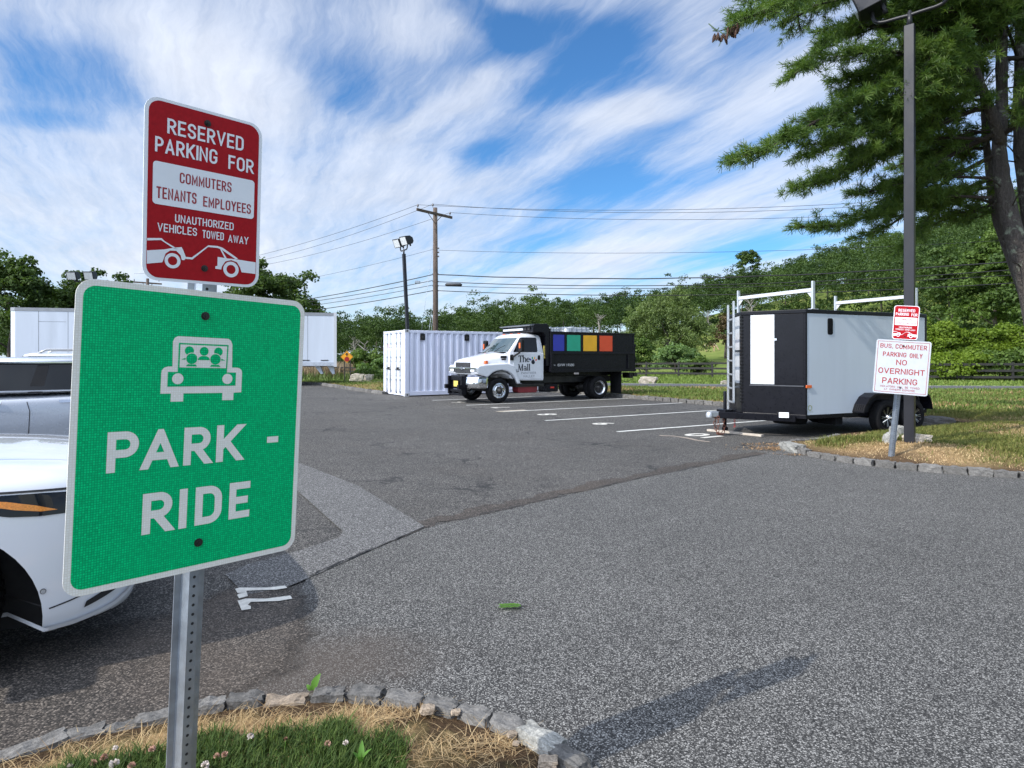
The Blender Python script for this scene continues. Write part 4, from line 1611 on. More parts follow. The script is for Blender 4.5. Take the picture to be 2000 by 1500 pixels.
def hexbolt(mb, c, r=.008, h=.008):
    x, y, z = c
    mb.prism([(x + r * 1.35 * math.cos(i * .4488), z + r * 1.35 * math.sin(i * .4488)) for i in range(14)], 'y', y - .0015, y + .001, 0)
    mb.prism([(x + r * math.cos(i * math.pi / 3 + .3), z + r * math.sin(i * math.pi / 3 + .3)) for i in range(6)], 'y', y - h, y - .001, 0)
    mb.prism([(x + r * .45 * math.cos(i * .785), z + r * .45 * math.sin(i * .785)) for i in range(8)], 'y', y - h - .004, y - h, 0)


def frame_of(p):
    """pose fitted to the photo: centre and rotation vector -> matrix (x right, y into the sign, z up)"""
    v = Vector(p[3:6])
    return Matrix.Translation(Vector(p[:3]) + Vector((0, 0, H))) @ Matrix.Rotation(v.length, 4, v.normalized())


def flat_layer(name, polys, mat, parent, y, th=.0004):
    mb = MB()
    for pl in polys:
        mb.prism(pl, 'y', y, y + th)
    return mb.build(name, mat, parent)


def place_xz(y, x0=0.0, z0=0.0, s=.001):
    return lambda u, v: Vector((x0 + u * s, y, z0 + v * s))


def mm(poly, x0, z0):
    return [(x0 + u * .001, z0 + v * .001) for u, v in poly]


def reserved_panel(parent, mat4, label=None):
    """red 12 x 18 inch reserved parking plate, laid out in millimetres from its lower left corner"""
    w_, h_ = .3048, .4572
    x0, z0 = -w_ / 2, -h_ / 2
    mb = MB(); mb.prism(rrect(x0, -x0, z0, -z0, .036), 'y', -.001, .001)
    p = mb.build('sign_panel', M['sign_white'], parent)
    p.matrix_local = mat4
    if label: p['label'] = label
    flat_layer('sign_face', [rrect(x0 + .0095, -x0 - .0095, z0 + .0075, -z0 - .0075, .029)], M['sign_red'], p, -.0015)
    mb = MB(); pl = place_xz(-.0022, x0, z0)
    put_poly(mb, rrect(21, 285, 192, 299, 9), pl)
    for tx, a0, a1, b0, b1, of in (('RESERVED', 53, 251, 373.5, 411.5, .035), ('PARKING', 25, 180, 322, 360, .035), ('FOR', 210, 281, 317.5, 355, .035),
                                   ('UNAUTHORIZED', 75.5, 228.5, 153, 173.5, .022), ('VEHICLES', 34, 131, 124.5, 145.5, .022), ('TOWED', 145, 202, 122, 143, .022), ('AWAY', 214, 271, 119.5, 140, .022)):
        road_text(mb, tx, a0, a1, b0, b1, pl, .145 if b1 - b0 > 30 else .135)
    mb.build('lettering', M['sign_white'], p, recalc=False)
    mb = MB(); pl = place_xz(-.0026, x0, z0)
    for tx, a0, a1, b0, b1 in (('COMMUTERS', 85, 220, 255, 282), ('TENANTS', 30, 128, 207.5, 236.5), ('EMPLOYEES', 145, 276, 205, 232)):
        road_text(mb, tx, a0, a1, b0, b1, pl, .135)
    mb.build('lettering', M['maroon_letters'], p, recalc=False)
    # tow-away pictogram
    mb = MB(); pl = place_xz(-.0022, x0, z0)
    put_poly(mb, [(10.5, 73), (50, 80), (77, 88), (93, 91), (97, 84), (105, 64), (100, 58), (94, 58), (91, 70), (80, 80), (65, 79), (54, 70), (47, 47), (10.5, 40)], pl)
    put_poly(mb, [(10.5, 104), (44, 108), (52, 101), (86, 84), (76, 84), (46, 101), (43, 103), (10.5, 98)], pl)
    put_ring(mb, 71.5, 53.5, 11.5, 19.5, pl)
    for q in ([(104, 67), (119, 67), (161, 104), (161, 100), (120.5, 62), (104, 62)], [(160, 104), (186, 105), (200, 102), (243, 77), (236, 75), (197, 96.5), (186, 100), (161, 99.5)], [(192, 99), (197, 97), (212, 74), (206, 74)]):
        put_poly(mb, q, pl)
    put_poly(mb, [(186.5, 76), (206, 75), (215, 74.5), (236, 75), (254, 74), (294, 72), (294, 39.5), (254, 40.5), (249, 54), (240, 67), (224, 71), (208, 66), (199, 52), (197, 43), (181, 43.5), (181, 50), (186.5, 52)], pl)
    put_ring(mb, 224, 45.5, 12.5, 21.5, pl)
    mb.build('tow_symbol', M['sign_white'], p, recalc=False)
    mb = MB(); hexbolt(mb, (0, -.002, .195), .0065, .006); hexbolt(mb, (0, -.002, -.187), .0065, .006)
    mb.build('bolt', M['steel_dark'], p)
    return p


def green_panel(parent, mat4):
    w_, h_ = .610, .762
    x0, z0 = -w_ / 2, -h_ / 2
    mb = MB(); mb.prism(rrect(x0, -x0, z0, -z0, .040), 'y', -.001, .001)
    p = mb.build('sign_panel', M['retro_white'], parent)
    p['label'] = 'green park and ride panel with white border'
    p.matrix_local = mat4
    flat_layer('sign_face', [rrect(x0 + .0155, -x0 - .0145, z0 + .0155, -z0 - .0155, .028)], M['retro_green'], p, -.0015)
    mb = MB(); pl = place_xz(-.0022, x0, z0)
    for tx, a0, a1, b0, b1 in (('P', 80, 152, 290, 391), ('A', 160, 247.5, 290, 392), ('R', 263, 334, 290.5, 392), ('K', 351, 424, 291, 393.5), ('R', 167, 240, 122.5, 227.5), ('I', 258, 277.5, 122, 228), ('D', 300, 373.5, 123.5, 227.5), ('E', 394.5, 456, 124.5, 227.5)):
        road_text(mb, tx, a0, a1, b0, b1, pl, .195)
    put_poly(mb, [(502, 334), (538, 334), (538, 352), (502, 352)], pl)
    mb.build('lettering', M['retro_white'], p, recalc=False)
    # car-pool pictogram: a car seen from the front with five heads
    body = [(198, 484), (224, 484), (224, 462.5), (256, 462.5), (256, 484), (361.5, 484), (361.5, 463.5), (393.5, 463.5), (393.5, 484), (416, 485), (416, 540), (414, 548), (408, 553.5), (400, 555), (386, 555), (384, 620), (380, 630), (372, 635.5), (236, 635.5), (228, 631), (223.5, 621), (225, 555), (214, 555), (205, 552), (199, 545), (198, 536)]
    cx_ = 305.5
    mb = MB(); put_poly(mb, body, place_xz(-.0022, x0, z0)); mb.build('carpool_symbol', M['retro_white'], p, recalc=False)
    mb = MB(); pl = place_xz(-.0027, x0, z0)
    put_poly(mb, [(238.5, 541), (238.5, 618), (373, 618), (371.5, 541), (398, 541), (398, 504), (214, 502), (214, 541)], pl)
    mb.build('carpool_symbol', M['retro_green'], p, recalc=False)
    mb = MB(); pl = place_xz(-.0032, x0, z0)
    put_poly(mb, [(242.5, 553), (242.5, 614), (369, 614), (368, 553)], pl)
    put_poly(mb, circ(239.5, 523, 14.5), pl); put_poly(mb, circ(373.5, 523, 14.5), pl)
    mb.build('carpool_symbol', M['retro_white'], p, recalc=False)
    mb = MB(); pl = place_xz(-.0037, x0, z0)
    for hx in (266, 305.3, 344.5): put_poly(mb, circ(hx, 598, 12), pl)
    put_poly(mb, [(288, 574), (292, 581), (299, 585), (312, 585), (319, 581), (323, 574)], pl)
    for s_ in (-1, 1):
        put_poly(mb, [(cx_ + s_ * 45, 574), (cx_ + s_ * 60, 574), (cx_ + s_ * 49, 579)], pl)
    mb.build('carpool_symbol', M['retro_green'], p, recalc=False)
    mb = MB(); pl = place_xz(-.0041, x0, z0)
    for hx in (273, 337): put_ring(mb, hx, 577, 14.5, 16.2, pl)
    mb.build('carpool_symbol', M['retro_white'], p, recalc=False)
    mb = MB(); pl = place_xz(-.0042, x0, z0)
    for hx in (273, 337):
        put_poly(mb, circ(hx, 577, 14.6), pl)
        put_poly(mb, [(hx - 15, 556.5), (hx + 15, 556.5), (hx + 10, 562), (hx - 10, 562)], pl)
    mb.build('carpool_symbol', M['retro_green'], p, recalc=False)
    mb = MB(); hexbolt(mb, (0, -.002, .313), .0085); hexbolt(mb, (0.008, -.002, -.305), .0085)
    mb.build('bolt', M['steel_dark'], p)
    return p


def fit_pose(c, w_, h_, p0):
    """small least squares fit of a plate of known size to its four photo corners"""
    pts = np.array([[-w_ / 2, h_ / 2], [w_ / 2, h_ / 2], [w_ / 2, -h_ / 2], [-w_ / 2, -h_ / 2]])
    c = np.array(c, float)
    def rot_(r):
        t_ = np.linalg.norm(r) + 1e-12; k = r / t_
        K = np.array([[0, -k[2], k[1]], [k[2], 0, -k[0]], [-k[1], k[0], 0]])
        return np.eye(3) + np.sin(t_) * K + (1 - np.cos(t_)) * K @ K
    def proj(p):
        A = rot_(p[3:6])
        P = p[:3] + (pts[:, :1] * A[:, 0] + pts[:, 1:] * A[:, 2])
        return np.c_[CX + F * P[:, 0] / P[:, 1], CY - F * P[:, 2] / P[:, 1]].ravel()
    p = np.array(p0, float)
    for _ in range(120):
        r = proj(p) - c.ravel(); J = np.zeros((8, 6))
        for j in range(6):
            q = p.copy(); q[j] += 1e-5; J[:, j] = (proj(q) - proj(p)) / 1e-5
        p -= .5 * np.linalg.lstsq(J, r, rcond=None)[0]
    return p


SIGN_G = fit_pose([(146, 540), (598, 589), (571, 1075), (125, 1171)], .61, .762, (-.85, 1.75, -.2, .015, .04, .88))
SIGN_R = fit_pose([(283, 182), (512, 246), (505, 562), (276, 546)], .3048, .4572, (-.817, 1.7, .425, .07, .02, .85))
Mg, Mr = frame_of(SIGN_G), frame_of(SIGN_R)
up = (Mg.to_3x3() @ Vector((0, 0, 1))).normalized()
foot = Mg.translation - up * ((Mg.translation.z + .12) / up.z)
root = thing('road_sign', 'galvanised post in the foreground with green park and ride sign below red sign', 'sign', tuple(foot))
inv = Matrix.Translation(-foot)
green_panel(root, inv @ Mg)
reserved_panel(root, inv @ Mr, 'red reserved parking panel')
post = u_post('post', root, 2.235)
Mp = inv @ Mg
rot = Mp.to_3x3().to_4x4()
off = Mp.to_3x3() @ Vector((.004, .001, 0))
post.matrix_local = Matrix.Translation(off) @ rot
# a shorter driven base post behind the long one
mb = MB(); mb.prism([(-.044, .036), (-.026, .036), (-.026, .040), (-.044, .040)], 'z', 0, .38); mb.prism([(.026, .036), (.044, .036), (.044, .040), (.026, .040)], 'z', 0, .38); hexbolt(mb, (0, .003, .30), .007); hexbolt(mb, (0, .003, .20), .007)
o = mb.build('base_post', M['galvanised'], root)
o.matrix_local = Matrix.Translation(off) @ rot


# ------------------------------------------------------------------ the leaning sign on the right island
q1 = fit_pose([(1716.4, 663), (1814, 664.7), (1806.5, 773.5), (1708.7, 768.5)], .61, .70, (5.3, 8.7, -.1, 0, .05, -.1))
q2 = fit_pose([(1744.9, 597.4), (1795.7, 599), (1790.7, 663), (1740.4, 661.3)], .3048, .4, (5.3, 8.7, .4, 0, .05, -.1))
Mb, M2 = frame_of((q1[0], q1[1], q1[2], 0, .072, -.22)), None
Mb = Matrix.Translation((q1[0], q1[1], q1[2] + H)) @ Matrix.Rotation(-.30, 4, 'Z') @ Matrix.Rotation(.072, 4, 'Y')
sc = 8.65 / q1[1]
Mb.translation = Vector((q1[0] * sc, 8.65, q1[2] * sc + H))
dd = (1767.9 - CX) / F * 8.66
Mr2 = Matrix.Translation((dd, 8.645, H + (CY - 630.2) / F * 8.65)) @ Matrix.Rotation(-.30, 4, 'Z') @ Matrix.Rotation(.072, 4, 'Y')
foot2 = at(1743, 881, .19)
root2 = thing('road_sign', 'leaning galvanised post with white no overnight parking sign under a small red reserved sign', 'sign', tuple(foot2))
inv2 = Matrix.Translation(-foot2)
p = reserved_panel(root2, inv2 @ Mr2, 'small bright red reserved parking panel')
w_, h_ = .655, .73
x0, z0 = -w_ / 2, -h_ / 2
mb = MB(); mb.prism(rrect(x0, -x0, z0, -z0, .03), 'y', -.001, .001)
p = mb.build('sign_panel', M['sign_white_dimmed'], root2)
p.matrix_local = inv2 @ Mb
p['label'] = 'white panel with red words about overnight parking'
mb = MB(); pl = place_xz(-.0026, x0, z0)
W_, H_ = w_ * 1000, h_ * 1000
for tx, a0, a1, b0, b1 in (('BUS,', .075, .31, .845, .925), ('COMMUTER', .355, .925, .84, .925), ('PARKING', .135, .565, .69, .775), ('ONLY', .625, .855, .685, .77), ('NO', .39, .585, .54, .64), ('OVERNIGHT', .075, .92, .37, .475), ('PARKING', .16, .80, .185, .295)):
    road_text(mb, tx, a0 * W_, a1 * W_, b0 * H_, b1 * H_, pl, .15)
for tx, a0, a1, b0, b1 in (('VIOLATORS WILL BE TOWED', .13, .85, .115, .15), ('AT OWNERS EXPENSE', .205, .77, .062, .097)):
    road_text(mb, tx, a0 * W_, a1 * W_, b0 * H_, b1 * H_, pl, .13)
# thin red border
for q in ((22, W_ - 22, H_ - 26, H_ - 21), (22, W_ - 22, 21, 26), (20, 25, 24, H_ - 24), (W_ - 25, W_ - 20, 24, H_ - 24)):
    put_poly(mb, [(q[0], q[2]), (q[1], q[2]), (q[1], q[3]), (q[0], q[3])], pl)
mb.build('lettering', M['red_letters'], p, recalc=False)
mb = MB(); hexbolt(mb, (0, -.002, .29), .009); hexbolt(mb, (0, -.002, -.275), .009); mb.build('bolt', M['steel_dark'], p)
top2 = inv2 @ (Mr2 @ Vector((0, .004, .2)))
L2 = top2.length + .15
post2 = u_post('post', root2, L2, z0=-.15)
dirv2 = top2.normalized()
yax = (Matrix.Rotation(-.30, 3, 'Z') @ Vector((0, 1, 0)))
xax = yax.cross(dirv2).normalized()
yax = dirv2.cross(xax).normalized()
post2.matrix_local = Matrix((xax, yax, dirv2)).transposed().to_4x4()
mb = MB()
ring = [(.047 * math.cos(a_), .018 + .026 * math.sin(a_), .46 + .004 * math.sin(2 * a_)) for a_ in np.linspace(0, 2 * math.pi, 20)]
mb.tube(ring, .004, 6); mb.tube([(-.045, .0, .46), (-.09, -.02, .44), (-.15, -.03, .405)], .004, 6)
o = mb.build('cable_tie', M['zip_tie'], root2); o.matrix_local = post2.matrix_local

# ------------------------------------------------------------------ yellow stop-ahead diamond by the road
D0 = Vector((-11.35, 44.0, tz(-11.35, 44)))
rt = thing('warning_sign', 'yellow diamond stop ahead warning sign on two posts beyond the kerb', 'sign', tuple(D0), .12)
zc = H + (CY - 697) / F * 44.0 - D0.z
s_ = .43
dm = [(0, s_), (s_, 0), (0, -s_), (-s_, 0)]
mb = MB(); mb.prism([(x, zc + y) for x, y in dm], 'y', -.002, .002)
p = mb.build('sign_panel', M['sign_yellow'], rt, bevel=.0)
mb = MB()
inn = s_ * .94
for i in range(4):
    a_, b_ = dm[i], dm[(i + 1) % 4]
    q = [(a_[0] * .95, zc + a_[1] * .95), (b_[0] * .95, zc + b_[1] * .95), (b_[0] * .91, zc + b_[1] * .91), (a_[0] * .91, zc + a_[1] * .91)]
    mb.add([(x, -.005, y) for x, y in q], [(0, 1, 2, 3)])
mb.add([(x, -.006, zc + y) for x, y in ((-.035, .04), (.035, .04), (.035, .15), (.12, .15), (0, .30), (-.12, .15), (-.035, .15))], [list(range(7))])
mb.build('arrow_symbol', M['sign_black'], p, recalc=False)
mb = MB(); mb.add([(.175 * math.cos(R(22.5 + 45 * i)), -.006, zc - .16 + .175 * math.sin(R(22.5 + 45 * i))) for i in range(8)], [list(range(8))])
mb.build('stop_symbol', M['stop_red'], p, recalc=False)
for x_ in (-.16, .22):
    MB().box(x_ - .035, x_ + .035, .006, .05, -.2, zc - .08).build('post', M['steel_dark'], rt)


# ------------------------------------------------------------------ shipping container
C0 = at(791, 775)
ct = thing('shipping_container', 'white corrugated shipping container with closed doors, behind the dump truck', 'container', (C0.x, C0.y, .01), LOT_ANG)
CL, CW, CH = 6.06, 2.44, 2.56
mb = MB()
for x in (0, CL - .16):
    for y in (0, CW - .16):
        mb.box(x, x + .16, y, y + .16, .11, CH - .11)
for y in (0.005, CW - .085):
    mb.box(.16, CL - .16, y, y + .08, CH - .13, CH - .03)
    mb.box(.16, 1.95, y, y + .08, .03, .19); mb.box(2.38, 3.68, y, y + .08, .03, .19); mb.box(4.11, CL - .16, y, y + .08, .03, .19)
    mb.box(1.95, 2.38, y + .004, y + .078, .15, .188); mb.box(3.68, 4.11, y + .004, y + .078, .15, .188)
for x in (.0, CL - .12):
    mb.box(x + .01, x + .11, .16, CW - .16, CH - .13, CH - .02); mb.box(x + .01, x + .11, .16, CW - .16, .02, .17)
mb.build('frame', M['container_white'], ct, bevel=.006, seg=1)
mb = MB()
for x in (0, CL - .178):
    for y in (0, CW - .162):
        for z_ in (0, CH - .118):
            mb.box(x - .004, x + .182, y - .004, y + .166, z_, z_ + .118)
            xs_ = x + .09
            mb.add([(xs_ + a_, (y - .0055) if y == 0 else (y + .1675), z_ + .06 + b_) for a_, b_ in circ(0, 0, .033, 10)], [list(range(10))], 1)
mb.build('corner_casting', [pm('casting', (.50, .50, .50), .6, var=.25, vs=14, stain=((.22, .11, .06), .9, 9)), M['seam']], ct, recalc=False)


def corrugation(x0, x1, y, z0, z1, depth, per, sgn):
    pts = [(x0, 0)]
    x = x0 + .05
    while x + per < x1:
        pts += [(x, 0), (x + per * .19, 1), (x + per * .5, 1), (x + per * .69, 0)]
        x += per
    pts.append((x1, 0))
    vs = []
    for x, k in pts:
        for z_ in (z0, z1):
            vs.append((x, y + sgn * (depth * (1 - k)), z_))
    n = len(pts)
    return vs, [(2 * i, 2 * i + 2, 2 * i + 3, 2 * i + 1) for i in range(n - 1)]


for y, sg in ((.012, 1), (CW - .012, -1)):
    mb = MB()
    vs, fs = corrugation(.16, CL - .16, y, .19, CH - .13, .058, .278, sg)
    mb.add(vs, fs)
    mb.build('side_panel', M['container_white'], ct, recalc=False)
mb = MB()
vs = [];n_ = 60
for i in range(n_ + 1):
    x = .1 + (CL - .2) * i / n_
    z_ = CH - .035 + (.018 if i % 4 in (1, 2) else 0)
    vs += [(x, .05, z_), (x, CW - .05, z_)]
mb.add(vs, [(2 * i, 2 * i + 2, 2 * i + 3, 2 * i + 1) for i in range(n_)])
mb.build('roof', M['container_white'], ct, recalc=False)
MB().box(.12, CL - .12, .09, CW - .09, .1, .16).build('floor', M['steel_dark'], ct)
mb = MB(); mb.box(CL - .09, CL - .05, .16, CW - .16, .17, CH - .13); mb.build('end_wall', M['container_white'], ct)
for x in (.72, 2.62, 4.5):
    mb = MB(); mb.box(x - .10, x + .10, -.012, .045, 2.16, 2.40); mb.box(x - .05, x + .05, -.03, -.012, 2.2, 2.33, 1)
    mb.build('vent', [M['black_plastic'], M['steel_dark']], ct, bevel=.008)
for y0_, y1_ in ((.17, CW / 2 - .008), (CW / 2 + .008, CW - .17)):
    mb = MB()
    mb.box(.022, .062, y0_, y1_, .18, CH - .14)
    hts = [.18, .72, 1.28, 1.85, CH - .14]
    for a_, b_ in zip(hts[:-1], hts[1:]):
        mb.box(.006, .022, y0_ + .07, y1_ - .07, a_ + .05, b_ - .05)
    d = mb.build('door', M['container_door'], ct, bevel=.006, seg=1)
    for f_ in (.30, .72):
        yb = y0_ + (y1_ - y0_) * f_
        mb = MB(); mb.tube([(-.022, yb, .08), (-.022, yb, CH - .06)], .017, 8)
        for z_ in (.16, .62, 1.5, 2.05, CH - .13):
            mb.box(-.034, .006, yb - .045, yb + .045, z_ - .028, z_ + .028)
        k = mb.build('lock_rod', M['galvanised'], d)
        mb = MB(); mb.bar((-.046, yb, 1.02), (-.046, yb + (.28 if f_ < .5 else -.28), 1.06), .018, .036); mb.box(-.05, .006, yb + (.2 if f_ < .5 else -.27), yb + (.27 if f_ < .5 else -.2), 1.0, 1.11)
        mb.build('handle', M['steel_dark'], d)
    for z_ in (.35, 1.0, 1.65, 2.25):
        ye = y0_ if y0_ < .5 else y1_
        mb = MB(); mb.box(-.012, .01, ye - .05, ye + .05, z_ - .05, z_ + .05); mb.build('hinge', M['container_door'], d, bevel=.004, seg=1)
mb = MB(); mb.add([(.006 - .003, y, z_) for y, z_ in ((1.62, .45), (1.86, .45), (1.86, .86), (1.62, .86))], [(0, 1, 2, 3)])
mb.build('data_plate', pm('plate_grey', (.42, .44, .46), .5, var=.4, vs=50), ct, recalc=False)
mb = MB(); mb.add([(.003, y, z_) for y, z_ in ((1.72, 1.88), (1.95, 1.88), (1.95, 2.04), (1.72, 2.04))], [(0, 1, 2, 3)])
mb.build('sticker', pm('sticker_pink', (.58, .42, .48), .5, var=.3, vs=40), ct, recalc=False)

# ------------------------------------------------------------------ wheels
def wheel(name, parent, c, side, r, wd, rim_r, style, cap=None):
    """axis along local y; side=+1 faces +y"""
    g = bpy.data.objects.new(name, None); g.empty_display_size = .1; col.objects.link(g); g.parent = parent
    g.location = c
    mb = MB()
    prof = [(rim_r, -wd * .42), (rim_r + .02, -wd * .5), (r - .045, -wd * .5), (r - .012, -wd * .42), (r, -wd * .3), (r, wd * .3), (r - .012, wd * .42), (r - .045, wd * .5), (rim_r + .02, wd * .5), (rim_r, wd * .42)]
    mb.lathe(prof, (0, 0, 0), (0, 1, 0), 40)
    n = 46
    for i in range(n):
        a0 = 2 * math.pi * i / n
        for o_ in (-.22, .0, .22):
            mb.M = Matrix.Rotation(a0 + o_ * .2, 4, 'Y')
            mb.box(-.012, .012, wd * (o_ - .08), wd * (o_ + .08), r - .004, r + .006)
    mb.M = None
    mb.build('tyre', M['rubber'], g)
    o_ = side * wd / 2
    mb = MB()
    S = Vector((0, side, 0))
    if style == 'truck_front':
        mb.lathe([(rim_r + .005, .0), (rim_r + .004, -.012), (rim_r * .93, -.02), (rim_r * .88, -.045), (rim_r * .78, -.035), (rim_r * .74, .0), (rim_r * .70, .025), (rim_r * .50, .03), (rim_r * .46, .02), (.001, .02)], S * (wd / 2), S, 40)
        k = mb.build('rim', M['chrome'], g)
        mb = MB()
        for i in range(8):
            a = math.pi / 4 * i + .2
            p = Vector((math.cos(a) * rim_r * .58, o_ + side * .028, math.sin(a) * rim_r * .58))
            mb.cyl(p, p + S * .03, .019, 8)
        mb.lathe([(rim_r * .45, .02), (rim_r * .40, .055), (rim_r * .26, .06), (rim_r * .22, .11), (.001, .115)], S * (wd / 2), S, 24)
        mb.build('hub', M['steel_dark'], g)
    elif style == 'truck_rear':
        mb.lathe([(rim_r + .005, .0), (rim_r + .004, -.012), (rim_r * .92, -.02), (rim_r * .86, -.10), (rim_r * .80, -.14)], S * (wd / 2), S, 40)
        mb.build('rim', M['alloy'], g)
        mb = MB()
        mb.lathe([(rim_r * .80, -.14), (rim_r * .6, -.145), (rim_r * .52, -.12), (rim_r * .3, -.11), (rim_r * .27, -.02), (.001, -.01)], S * (wd / 2), S, 32)
        for i in range(8):
            a = math.pi / 4 * i
            p = Vector((math.cos(a) * rim_r * .64, o_ - side * .145, math.sin(a) * rim_r * .64))
            mb.cyl(p, p + S * .04, .02, 6)
        mb.build('hub', M['steel_dark'], g)
    elif style == 'trailer':
        mb.lathe([(rim_r + .005, .0), (rim_r * .97, -.03), (rim_r * .9, -.09), (.001, -.1)], S * (wd / 2), S, 36)
        mb.build('rim', M['black_paint'], g)
        mb = MB()
        for i in range(8):
            a = 2 * math.pi * i / 8
            for da in (-.10, .10):
                p0 = Vector((math.cos(a) * .05, o_ - side * .03, math.sin(a) * .05))
                p1 = Vector((math.cos(a + da) * rim_r * .93, o_ - side * .012, math.sin(a + da) * rim_r * .93))
                mb.bar(p0, p1, .007, .012, up=(0, 1, 0))
        mb.lathe([(.05, -.03), (.045, .0), (.03, .03), (.001, .035)], S * (wd / 2), S, 16)
        mb.build('spokes', M['alloy'], g)
    elif style == 'box':
        mb.lathe([(rim_r, .0), (rim_r * .9, -.06), (rim_r * .4, -.12), (rim_r * .35, -.02), (.001, -.01)], S * (wd / 2), S, 24)
        mb.build('rim', M['steel_dark'], g)
    else:
        mb.lathe([(rim_r + .006, .004), (rim_r * .97, -.01), (rim_r * .93, -.05), (rim_r * .88, -.14)], S * (wd / 2), S, 40)
        for i in range(5):
            a = 2 * math.pi * i / 5
            for da in (-.13, .13):
                p0 = Vector((math.cos(a + da) * .07, o_ - side * .035, math.sin(a + da) * .07))
                p1 = Vector((math.cos(a + da * 1.6) * rim_r * .96, o_ - side * .012, math.sin(a + da * 1.6) * rim_r * .96))
                mb.bar(p0, p1, .032, .03, up=(0, 1, 0))
        mb.lathe([(.09, -.05), (.085, -.02), (.03, -.01), (.001, -.01)], S * (wd / 2), S, 20)
        mb.build('rim', M['alloy'], g)
        mb = MB(); mb.lathe([(rim_r * .8, -.13), (.001, -.135)], S * (wd / 2), S, 24); mb.build('brake_disc', M['steel_dark'], g)
    return g


# ------------------------------------------------------------------ dump truck (x forward, +y = driver's side facing the camera, origin at front axle centre line)
F0, R0 = at(975, 787.5), at(1170, 779)
th = (R0 - F0).normalized()
hd = -th
TR_ANG = math.atan2(hd.y, hd.x)
HW = 1.02                                             # outer face of the front tyre
org = F0 - Vector((-hd.y, hd.x, 0)) * HW
tk = thing('dump_truck', 'white cab dump truck with black bed and four coloured squares, parked across the far stalls', 'truck', (org.x, org.y, .004), TR_ANG)
TR, WB = .405, 4.2

# chassis
mb = MB()
for y in (-.43, .35):
    mb.box(-5.75, .55, y, y + .08, .60, .82)
for x in (-.9, -2.2, -3.3, -5.2): mb.box(x - .06, x + .06, -.35, .35, .62, .78)
mb.tube([(0, -.75, TR), (0, .75, TR)], .07, 10); mb.tube([(-WB, -.7, TR), (-WB, .7, TR)], .09, 10)
mb.lathe([(.08, -.22), (.2, -.12), (.22, 0), (.2, .12), (.08, .22)], (-WB, 0, TR), (0, 1, 0), 16)
mb.tube([(-1.6, 0, .6), (-WB, 0, .5)], .05, 8)
mb.box(-1.85, -.72, .60, .92, .50, .60); mb.box(-1.80, -.80, .66, 1.0, .56, .585)
mb.box(-2.9, -2.1, -.9, -.5, .45, .75)
mb.build('chassis', M['steel_dark'], tk)
mb = MB(); mb.prism(rrect(-1.62, -.82, .30, .56, .08), 'y', .50, .86); mb.build('fuel_tank', M['tank_red'], tk, bevel=.015)
mb = MB(); mb.prism(rrect(-2.5, -1.95, .30, .56, .05), 'y', .40, .84); mb.box(-2.32, -2.16, .845, .86, .42, .48, 1); mb.build('tool_box', [M['black_paint'], M['red_lens']], tk, bevel=.01)

# bonnet and cab shell
def section(x, w_, zt, zb, crown=.05, sh=.16):
    half = [(0, zt), (w_ * .45, zt - crown * .25), (w_ * .78, zt - crown), (w_ * .93, zt - crown - .03), (w_ * .985, zt - crown - sh * .55), (w_, zt - crown - sh), (w_, zb)]
    pts = [(x, y, z_) for y, z_ in half]
    return pts + [(x, -y, z_) for y, z_ in half[::-1][:-1]]


mb = MB()
mb.loft([section(.80, .70, 1.36, .95), section(.77, .76, 1.42, .93), section(.66, .79, 1.47, .92), section(.35, .82, 1.54, .92), section(0, .86, 1.61, .95), section(-.34, .91, 1.70, .95), section(-.46, .95, 1.70, .80)], True, True)
hood = mb.build('hood', M['white_paint'], tk, bevel=.0)
fl = [(.80, .95), (.835, 1.02), (.835, 1.16), (.76, 1.23), (.55, 1.265), (.15, 1.29), (-.30, 1.31), (-.56, 1.24), (-.66, 1.06), (-.84, .62), (-.70, .60), (-.62, .78), (-.50, .93), (-.33, 1.03), (-.10, 1.075), (.10, 1.05), (.26, .985), (.38, .89), (.42, .855)]
for s_ in (1, -1):
    mb = MB(); mb.prism(fl, 'y', s_ * .58, s_ * 1.045)
    mb.build('fender', M['white_paint'], tk, bevel=.045, seg=3)
    ar = [(p_[0] * .94 - .005, p_[1] - .03) for p_ in fl[10:]]
    mb = MB(); mb.add([(x, s_ * y, z_) for x, z_ in ar for y in (.56, 1.03)], [(2 * i, 2 * i + 2, 2 * i + 3, 2 * i + 1) for i in range(len(ar) - 1)])
    mb.build('fender_liner', M['seam'], tk)
    mb = MB(); mb.prism([(.46, .90), (.1, 1.1), (-.3, 1.1), (-.72, .66), (-.74, .5), (-.9, .5), (-.9, 1.2), (.46, 1.2)], 'y', s_ * .40, s_ * .57); mb.build('wheel_well', M['seam'], tk)
cab_side = [(-.44, .80), (-.80, .72), (-1.78, .70), (-1.80, .78), (-1.80, 1.655), (-.42, 1.655), (-.40, 1.3)]
mb = MB(); mb.prism(cab_side, 'y', -.985, .985)
cab = mb.build('cab', M['white_paint'], tk, bevel=.04, seg=3)


def ring_at(z_, xf, xr, w_, bow):
    n = 7
    pts = []
    for i in range(n):                       # bowed front edge, from driver's side across
        f_ = 1 - 2 * i / (n - 1)
        pts.append((xf + bow * (1 - f_ * f_), f_ * w_, z_))
    pts += [(xr, -w_, z_), (xr, 0, z_), (xr, w_, z_)]
    return pts


